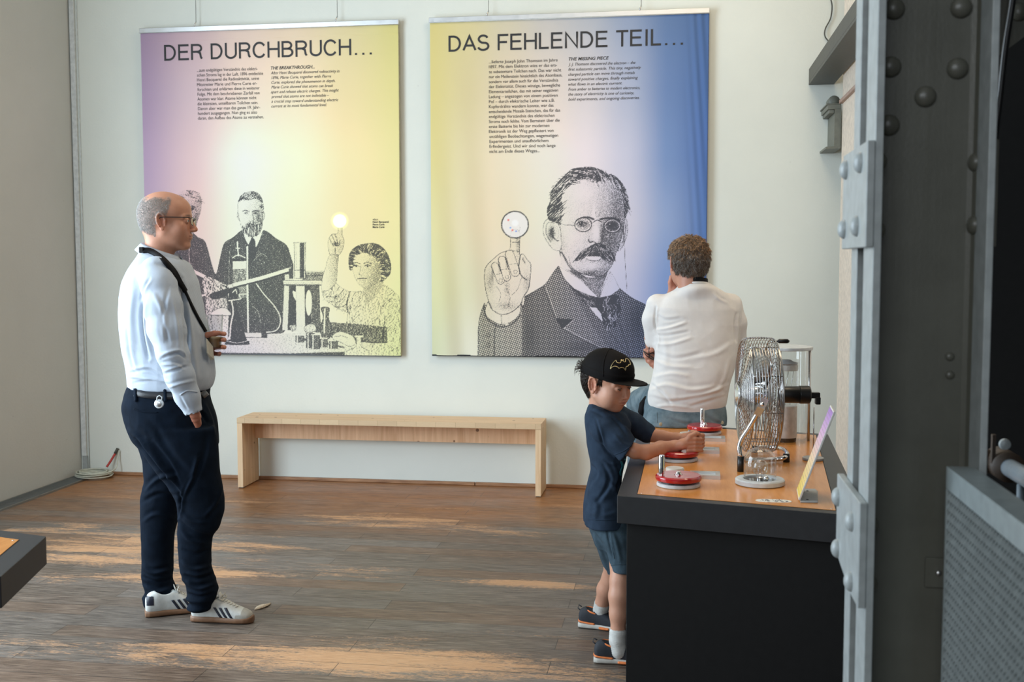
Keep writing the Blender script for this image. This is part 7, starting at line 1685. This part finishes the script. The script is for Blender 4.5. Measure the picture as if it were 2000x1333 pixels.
def trainer(c, a):
    s_ = sneaker(0.20, c, a, -1, fb, (M_bk, M_off, M_blackpl, M_bk), False); s_.scale = (1, 1, 1.22)
    k = 0.20/0.29
    vv = Vol((-0.16*k, -0.07*k, 0.0), (0.16*k, 0.07*k, 0.06*k), 0.0022)
    vv.loft([(a_*k, 0.004*math.sin((a_+0.14)*9), z_*k, w_*k, 0.0075*k) for a_, z_, w_ in ((-0.149, 0.036, 0.022), (-0.13, 0.034, 0.038), (-0.08, 0.030, 0.044), (-0.03, 0.026, 0.043))], 0.0, axis=0, n=2.4, sm=0.006)
    V, Q = vv.mesh(1); mk('heel_stripe', V, Q, M_or, s_, smooth=True)
    vv = Vol((-0.16*k, -0.07*k, -0.01), (0.16*k, 0.07*k, 0.06*k), 0.0022); vv.loft([(a_*k, 0, 0.012*k, w_*k, 0.009*k) for a_, w_ in ((-0.02, 0.044), (0.02, 0.050), (0.06, 0.052))], 0.0, axis=0, n=2.6, sm=0.006)
    V, Q = vv.mesh(1); mk('sole_insert', V, Q, M_or, s_, smooth=True)
    tubeo('collar_trim', [(-0.055*k+0.046*k*math.cos(t_), 0.030*k*math.sin(t_), (0.086-0.012*math.cos(t_+0.3))*k) for t_ in np.linspace(0, 2*PI, 20, endpoint=False)], 0.0042*k, M_or, s_, n=8, closed=True)
    tubeo('pull_loop', [(-0.132*k, 0, 0.080*k), (-0.150*k, 0, 0.092*k), (-0.144*k, 0, 0.108*k), (-0.126*k, 0, 0.100*k)], 0.0035*k, M_bk, s_, n=8)
    return s_
a_, b_ = fb.G(1171, 1299), fb.G(1255, 1303); c = (a_+b_)/2; c[1] += 0.028
trainer(c, math.atan2(b_[1]-a_[1], b_[0]-a_[0]))
a_, b_ = fb.G(1136, 1229), fb.G(1219, 1238); c = (a_+b_)/2; c[1] += 0.028
trainer(c, math.atan2(b_[1]-a_[1], b_[0]-a_[0]))
# cap in the head's own frame: domed crown, band, flat brim with an upward sweep
cv = Vol((-0.13, -0.11, -0.02), (0.21, 0.11, 0.15), 0.0026)
cv.ell((-0.012, 0, 0.036), (0.110, 0.090, 0.096), 0.0); cv.ell((0.040, 0, 0.060), (0.062, 0.068, 0.062), 0.02)
cv.loft([(0.022, -0.008, 0, 0.109, 0.089), (0.050, -0.006, 0, 0.110, 0.090)], 0.012, axis=2, n=2.1, cap=0.004)
M_ = 0.0
cv.cone((0, 0, -0.12), (0, 0, -0.06), 0.2, 0.083, 0.0, cut=True) if False else None
g = cv._reg((-0.2, -0.2, -0.1), (0.3, 0.2, 0.2)); sl, x, y, z = g
zl = 0.024-0.12*np.clip(-x-0.02, 0, 1)*0.6+0*y
cv.F[sl] = np.maximum(cv.F[sl], (zl-z)).astype(np.float32)
cv.ell((-0.010, 0, 0.026), (0.103, 0.083, 0.082), 0.002, cut=True)
for s in (-1, 1): cv.cone((0.065, 0, 0.118), (0.060, s*0.001, 0.118), 0.001, 0.001, 0)
brm = [(x_, 0.0, 0.026+0.010*((x_-0.07)/0.1), 0.0, 0.0035) for x_ in np.linspace(0.05, 0.172, 12)]
brm = [(r_[0], 0.0, r_[2], 0.078*math.sqrt(max(0.02, 1-((r_[0]-0.085)/0.092)**2))+0.004, 0.0034) for r_ in brm]
cv.loft(brm, 0.004, axis=0, n=3.0, sm=0.006, cap=0.003)
V, Q = cv.mesh(1); V2 = tfb(V)
cap = mk('cap', V2, Q, M_capb, fb.root, smooth=True); bvc = bvh_of(fb, V2, Q)
latheo('cap_button', [(0.007, 0), (0.006, 0.003), (0, 0.004)], M_capb, cap, 16, tuple(tfb(np.array([(-0.012, 0, 0.131)]))[0]))
M_gold = metal('gold_thread', (0.55, 0.45, 0.24, 1), 0.4)
em = [(1192.5, 721), (1193.6, 716.5), (1196, 711.5), (1199.6, 707), (1203.2, 704.2), (1204.0, 707.2), (1207.6, 709.4), (1212.2, 708.8), (1213.4, 702.8), (1215.2, 706), (1217, 702.8), (1218.4, 707.4), (1221.8, 706.6), (1221.8, 701.6), (1226, 701.6), (1229.6, 706), (1231.2, 712.5), (1228, 712.8), (1226.2, 716), (1222.8, 717), (1221.7, 724.2), (1218.6, 719.6), (1213, 718.6), (1209, 720), (1207.6, 718.2), (1202, 716), (1196.4, 717)]
strip_on(fb, bvc, em, 1.15, M_gold, 'bat_emblem', cap, 0.0016, n=3, closed=True)
strip_on(fb, bvc, [(1189, 682), (1181, 700), (1178, 720), (1178, 736)], 1.2, M_capb, 'panel_seam', cap, 0.0016)
# hair below the cap: shell tufts at the nape and above the ear
M_brn = plain('dark_brown_hair', (0.028, 0.017, 0.011, 1), 0.5, nscale=300, var=0.2)
Nh = vnormals(Vh2, Qh); x, y, z = Vh.T
m = ((z < 0.045) & (z > -0.058+0.3*np.clip(x+0.02, -0.05, 0.03)) & (x < -0.036))
vs, fs = strands(Vh2, Nh, m, 3600, 0.020, 0.0010, lambda Pp: np.tile(np.array((-0.5, 0.1, -1.0)), (len(Pp), 1)), 0.35, rng, 0.30)
mk('hair', vs, fs, M_brn, fb.root, smooth=True)
m2 = (z < 0.030) & (z > 0.000) & (np.abs(y) > 0.05) & (x < 0.026) & (x > 0.010)
vs, fs = strands(Vh2, Nh, m2, 500, 0.012, 0.0008, lambda Pp: np.tile(np.array((0.1, 0.0, -1.0)), (len(Pp), 1)), 0.1, rng, 0.2)
mk('hair', vs, fs, M_brn, fb.root, smooth=True)
m = ((z < 0.05) & (z > 0.02) & (x < -0.075))
vs, fs = strands(Vh2, Nh, m, 120, 0.034, 0.0011, lambda Pp: np.tile(np.array((-1.0, 0.0, 0.15)), (len(Pp), 1)), 1.2, rng, 0.5)
mk('hair', vs, fs, M_brn, fb.root, smooth=True)

# ================================================================== MAN SEATED ON THE TABLE'S FAR EDGE
fs_ = Fig(1350, 5.10, 'man in white T-shirt seen from behind, sitting on the far edge of the table')
P = fs_.P
M_white = cloth('white_tshirt', (0.72, 0.69, 0.66, 1), 900, 0.10, 0.015, 0.9)
M_jean = cloth('faded_jeans', (0.115, 0.165, 0.195, 1), 800, 0.1, 0.12, 0.9, mottled=(0.20, 0.26, 0.29, 1))
tor = [(556, 1334, 1386, .010, .078), (562, 1328, 1398, .012, .090), (571, 1308, 1414, .025, .102), (584, 1288, 1432, .03, .104), (604, 1278, 1440, .02, .105), (635, 1278, 1440, .02, .115), (670, 1279, 1440, .01, .122), (700, 1280, 1438, .0, .125), (725, 1277, 1432, -.01, .128), (748, 1271, 1424, -.015, .130), (768, 1265, 1420, -.015, .132), (787, 1264, 1418, -.015, .130), (799, 1268, 1412, -.015, .126), (806, 1276, 1396, -.015, .122)]
v = bv2(fs_, [(1245, 550), (1465, 822)], -0.20, 0.24, 0.0042)
v.loft([fs_.row(*r_) for r_ in tor], 0.0, sm=0.016, n=2.35, cap=0.004)
v.ell(P(1354, 565, .006), (0.074, 0.088, 0.032), 0.03)
v.chain([P(1284, 596, .04), P(1277, 625, .045), P(1276, 664, .06)], [.050, .046, .042], 0.03)
v.chain([P(1428, 596, .04), P(1437, 630, .05), P(1441, 664, .075)], [.050, .044, .040], 0.03)
v.cone(P(1275, 684, .065), P(1275, 700, .065), 0.055, 0.055, 0.003, cut=True) if False else None
V, Q = v.mesh(2); N = vnormals(V, Q)
V = V+N*(0.0028*ridged(V*np.array((5, 5, 7))+9.1)+0.0011*ridged(V*np.array((16, 16, 22))))[:, None]
cr = [([(1282, 645), (1310, 640), (1340, 630)], 3, 0.007), ([(1281, 655), (1305, 655), (1345, 648)], 3, -0.005), ([(1282, 672), (1310, 672), (1350, 660)], 3.5, 0.006), ([(1282, 690), (1320, 700), (1370, 690)], 4, -0.004), ([(1282, 705), (1310, 716), (1350, 718)], 4, 0.005), ([(1275, 738), (1310, 730), (1345, 735)], 4, 0.006), ([(1270, 750), (1290, 765), (1310, 790)], 3, -0.006), ([(1268, 765), (1300, 752), (1350, 762), (1400, 755)], 4, 0.006), ([(1272, 775), (1310, 785), (1360, 776), (1412, 766)], 3.5, -0.006), ([(1280, 795), (1310, 792), (1350, 797)], 3, 0.005),
      ([(1330, 780), (1380, 770), (1420, 752)], 3.5, 0.006), ([(1345, 795), (1380, 785), (1415, 775)], 3, -0.004), ([(1425, 700), (1415, 740), (1400, 765)], 4, 0.005), ([(1281, 600), (1279, 630), (1284, 660), (1282, 680)], 2.2, -0.012), ([(1438, 612), (1436, 640), (1438, 668)], 2.2, -0.010), ([(1283, 615), (1300, 625), (1330, 622)], 3, -0.005), ([(1290, 640), (1300, 680), (1300, 720)], 6, 0.003), ([(1395, 575), (1405, 585), (1420, 592)], 3, 0.004), ([(1360, 700), (1400, 690), (1430, 670)], 5, 0.004)]
V = fs_.crease(V, N, cr)
tsh = figmesh('t_shirt', V, Q, M_white, fs_.root); bvW = bvh_of(fs_, V, Q)
tubeo('neck_rib', [P(1357, 556, .010)+np.array((0.061*math.cos(a), 0.074*math.sin(a), 0.002-0.008*math.sin(a))) for a in np.linspace(0, 2*PI, 30, endpoint=False)], 0.0055, M_white, tsh, n=8, closed=True)
# jeans: seat and thighs forward over the edge, shins down to the floor
v = bv2(fs_, [(1240, 775), (1430, 845)], -0.16, 0.62, 0.0055, 0.01); v = Vol((v.lo[0], -0.17, 0.05), (v.lo[0]+0.46, 0.66, P(1350, 775, 0)[2]+0.02), 0.0055)
zt = HT+0.004
seat = [(785, 1270, 1413, -.01, .120), (800, 1262, 1416, -.01, .130), (815, 1257, 1417, -.01, .138), (828, 1255, 1416, -.01, .140), (836, 1258, 1413, -.01, .136)]
v.loft([fs_.row(*r_) for r_ in seat], 0.0, sm=0.01, n=2.8, cap=0.012)
for s in (-1, 1):
    hx_ = P(1336, 820, 0)[0]+s*0.095
    v.chain([(hx_, 0.02, zt+0.085), (hx_+s*0.03, 0.30, zt+0.062), (hx_+s*0.045, 0.46, zt+0.03), (hx_+s*0.045, 0.50, zt-0.10), (hx_+s*0.05, 0.52, 0.40), (hx_+s*0.05, 0.54, 0.12)], [.082, .078, .072, .068, .062, .058], 0.03)
g = v._reg((-1, -0.3, 0), (1, 0.16, HT+0.003)); sl, x, y, z = g; v.F[sl] = np.maximum(v.F[sl], np.minimum(HT+0.003-z, 0.16-y)).astype(np.float32)
V, Q = v.mesh(1); N = vnormals(V, Q); V = V+N*(0.003*ridged(V*np.array((8, 8, 9))))[:, None]; V[:, 2] = np.where((V[:, 1] < 0.16) & (V[:, 2] < HT+0.0015), HT+0.0015, V[:, 2])
V = fs_.crease(V, N, [([(1300, 815), (1330, 826), (1352, 830)], 3, -0.005), ([(1380, 812), (1395, 822), (1410, 830)], 3, -0.004)])
jn = figmesh('jeans', V, Q, M_jean, fs_.root); bvJ = bvh_of(fs_, V, Q)
for c in ((1290.5, 829), (1410, 826)):
    for i in range(1):
        r_ = ray(*c); h = bvJ.ray_cast(Vector(tuple(CAMP)), Vector(tuple(r_)).normalized())
        if h[0]:
            w = np.array(h[0])-fs_.base; latheo('pocket_button', [(0.0085, 0), (0.0085, 0.002), (0.006, 0.003), (0, 0.003)], plain('horn_button', (0.50, 0.44, 0.30, 1), 0.4), jn, 20, (w@_r, w@_h, w[2]), Matrix.Rotation(PI/2, 3, 'X'))
strip_on(fs_, bvJ, [(1283, 806), (1284, 826)], 0.9, M_jean, 'pocket_seam', jn, 0.0015)
# dark shoulder bag edge at his left hip
tubeo('hip_pouch', [P(1262, 776, .05), P(1256, 790, .03), P(1254, 805, .02), P(1257, 815, .03)], [.008, .018, .02, .008], M_black, fs_.root, n=16)
# head from behind
Ss = 1.0; Rs = rotz(R(102)) @ roty(R(4)) @ rotx(R(2)); hs_ = P(1344, 513, 0.035)
def tfs(X): return (X*Ss) @ Rs.T+hs_
hv = head_vol('man', lid=0.7, h=0.0024, neck=(-0.036, -0.120)); Vh, Qh = hv.mesh(1); Th = tint_head(Vh, (0.50, 0.24, 0.16), 'man', 0.2); Vh2 = tfs(Vh)
bd = Vol((-0.30, -0.22, 0.05), (0.34, 0.72, 1.55), 0.009)
bd.loft([(z_, cx, cy, rx*0.86, ry*0.84) for z_, cx, cy, rx, ry in [fs_.row(*r_) for r_ in tor[4:12]]], 0.0)
bd.chain([hs_+np.array((0.01, -0.012, -0.08)), hs_+np.array((0.022, -0.012, -0.11)), P(1362, 562, .045), P(1362, 590, .03)], [.047, .047, .048, .05], 0.03)
for s in (-1, 1):
    hx_ = P(1336, 820, 0)[0]+s*0.095
    bd.chain([(hx_, 0.04, zt+0.09), (hx_+s*0.03, 0.30, zt+0.062), (hx_+s*0.045, 0.46, zt+0.03), (hx_+s*0.05, 0.52, 0.40), (hx_+s*0.05, 0.54, 0.09)], [.055]*3+[.045, .04], 0.03)
bd.chain([P(1284, 598, .04), P(1274, 660, .06), P(1276, 690, .10), P(1300, 650, .19), P(1312, 600, .16)], [.04, .034, .034, .03, .026], 0.02)
bd.chain([P(1428, 598, .04), P(1441, 660, .07), P(1438, 690, .12), P(1360, 700, .20), P(1296, 698, .16)], [.04, .034, .034, .03, .026], 0.02)
Vb, Qb = bd.mesh(2)
hd = bv2(fs_, [(1248, 535), (1345, 730)], -0.02, 0.24, 0.003)
hd.chain([P(1276, 664, .06), P(1279, 684, .085)], [.034, .032], 0.01)
# lower hand, seen past the elbow: back of the hand and curled fingers holding spectacles
hd.chain([P(1296, 698, .15), P(1282, 694, .10), P(1272, 690, .07)], [.026, .028, .026], 0.01, flat=((0, 1, 0), 1.2))
for (x0, y0), (x1, y1), (x2, y2) in (((1270, 682), (1261, 686), (1260, 696)), ((1272, 690), (1263, 697), (1265, 706)), ((1276, 698), (1269, 706), (1272, 713)), ((1282, 703), (1276, 711), (1277, 717))):
    hd.chain([P(x0, y0, .055), P(x1, y1, .045), P(x2, y2, .055)], [.0115, .0108, .0095], 0.005)
hd.chain([P(1278, 682, .04), P(1272, 684, .025), P(1266, 688, .03)], [.011, .010, .009], 0.006)
# hand at the cheek
hd.chain([P(1312, 600, .16), P(1313, 580, .135), P(1316, 566, .125)], [.026, .027, .026], 0.01)
for i, x in enumerate((1309, 1313.5, 1318, 1322)): hd.chain([P(x+1, 568, .115), P(x, 552, .105+.008*i), P(x+2, 541, .105+.01*i)], [.0112, .0105, .0092], 0.005)
Vd, Qd = hd.mesh(1)
Vj, Qj = join([(Vh2, Qh), (Vb, Qb), (Vd, Qd)])
body = mk('body', Vj, Qj, M_skin, fs_.root, smooth=True); set_attr(body, 'tint', np.concatenate([Th, np.tile(np.array((0.50, 0.24, 0.16)), (len(Vb), 1)), np.tile(np.array((0.55, 0.25, 0.17)), (len(Vd), 1))]))
eyeballs(tfs, body, (1, 0, 0), Ss)
# hair: full, brown-grey, lighter tips on top
hv = head_vol('man', h=0.003, skull_only=True); Vq, Qq = hv.mesh(1)
def hregion(V): x, y, z = V.T; return np.minimum(0.050+0.35*(z-0.02)-x, np.where(x < -0.02, z+0.078+0.15*(x+0.06), z-0.022+0.55*np.clip(-0.0-x, 0, 0.04)))
hv.F -= 0.010; ii = np.indices(hv.F.shape).reshape(3, -1).T*hv.h+hv.lo; rgn = hregion(ii).reshape(hv.F.shape); hv.F = np.maximum(hv.F, -rgn).astype(np.float32)
Vg, Qg = hv.mesh(2); Ng = vnormals(Vg, Qg); Vg = Vg+Ng*(0.0045*vnoise(Vg*60)+0.003*vnoise(Vg*130))[:, None]; Vg2 = tfs(Vg); Ng2 = vnormals(Vg2, Qg)
M_hbr = plain('brown_grey_hair', (0.15, 0.10, 0.065, 1), 0.55, nscale=60, var=0.25); M_hlt = plain('sun_bleached_hair', (0.42, 0.24, 0.12, 1), 0.5, nscale=200, var=0.2); M_hgr = plain('grey_nape_hair', (0.23, 0.21, 0.19, 1), 0.6, nscale=200, var=0.3)
hr = mk('hair', Vg2, Qg, M_hbr, fs_.root, smooth=True)
cw = tfs(np.array([(-0.055, 0.0, 0.105)]))[0]
def swirl(Pp): d = Pp-cw; d[:, 2] *= 0.6; d = d/np.maximum(np.linalg.norm(d, axis=1), 1e-6)[:, None]; return d+np.array((0.15, 0, -0.35))
z = Vg[:, 2]
zr = z+rng.uniform(-0.03, 0.03, len(z))
for nm, mt, m, n in (('hair_strands', M_hbr, z > -0.2, 6500), ('hair_strands', M_hlt, zr > 0.034, 2600), ('hair_strands', M_hgr, zr < 0.03, 3200)):
    vs, fsx = strands(Vg2, Ng2, m, n, 0.019, 0.00075, swirl, 0.30, rng, 0.40); mk(nm, vs, fsx, mt, hr, smooth=True)
# black lanyard at the neck
lp = [tfs(np.array([(-0.030+0.066*math.cos(a), 0.066*math.sin(a), -0.125-0.020*math.cos(a))]))[0] for a in np.linspace(0, 2*PI, 30, endpoint=False)]
nk = P(1357, 551, .010)
tubeo('lanyard', [nk+np.array((0.058*math.cos(a), 0.071*math.sin(a), 0.002-0.012*math.sin(a))) for a in np.linspace(0, 2*PI, 30, endpoint=False)], 0.0, M_black, fs_.root, flat=(0.003, 0.018, (0, 0.25, 1)), closed=True)
# shoes on the floor
for s in (-1, 1):
    hx_ = P(1336, 820, 0)[0]+s*0.145; sneaker(0.28, (hx_, 0.61, 0.0), R(90), -1, fs_, (M_bk, M_off, M_lace, M_bk), False)
# spectacles held in his hand: a thing of its own
g0 = fs_.world(P(1268, 694, .03))[0]; sg = empty('spectacles', tuple(g0), 0, 'dark thin-framed spectacles dangling from the seated man\'s hand', 'spectacles')
def L2(px, py, w): return fs_.world(P(px, py, w))[0]-g0
tubeo('temple', [L2(1256.5, 685.5, .02), L2(1266, 693, .02), L2(1279, 701, .03)], 0.0022, M_blackpl, sg, n=8)
tubeo('temple', [L2(1256.5, 685.5, .03), L2(1262, 695, .02), L2(1272, 701, .02), L2(1280, 705, .03)], 0.0020, M_blackpl, sg, n=8)
tubeo('temple', [L2(1268, 678, .02), L2(1267.5, 686, .02), L2(1268, 694, .02)], 0.0022, M_blackpl, sg, n=8)
tubeo('rim', [L2(1274+6*math.cos(a), 696+6*math.sin(a), .035) for a in np.linspace(0, 2*PI, 20, endpoint=False)], 0.0020, M_blackpl, sg, n=8, closed=True)
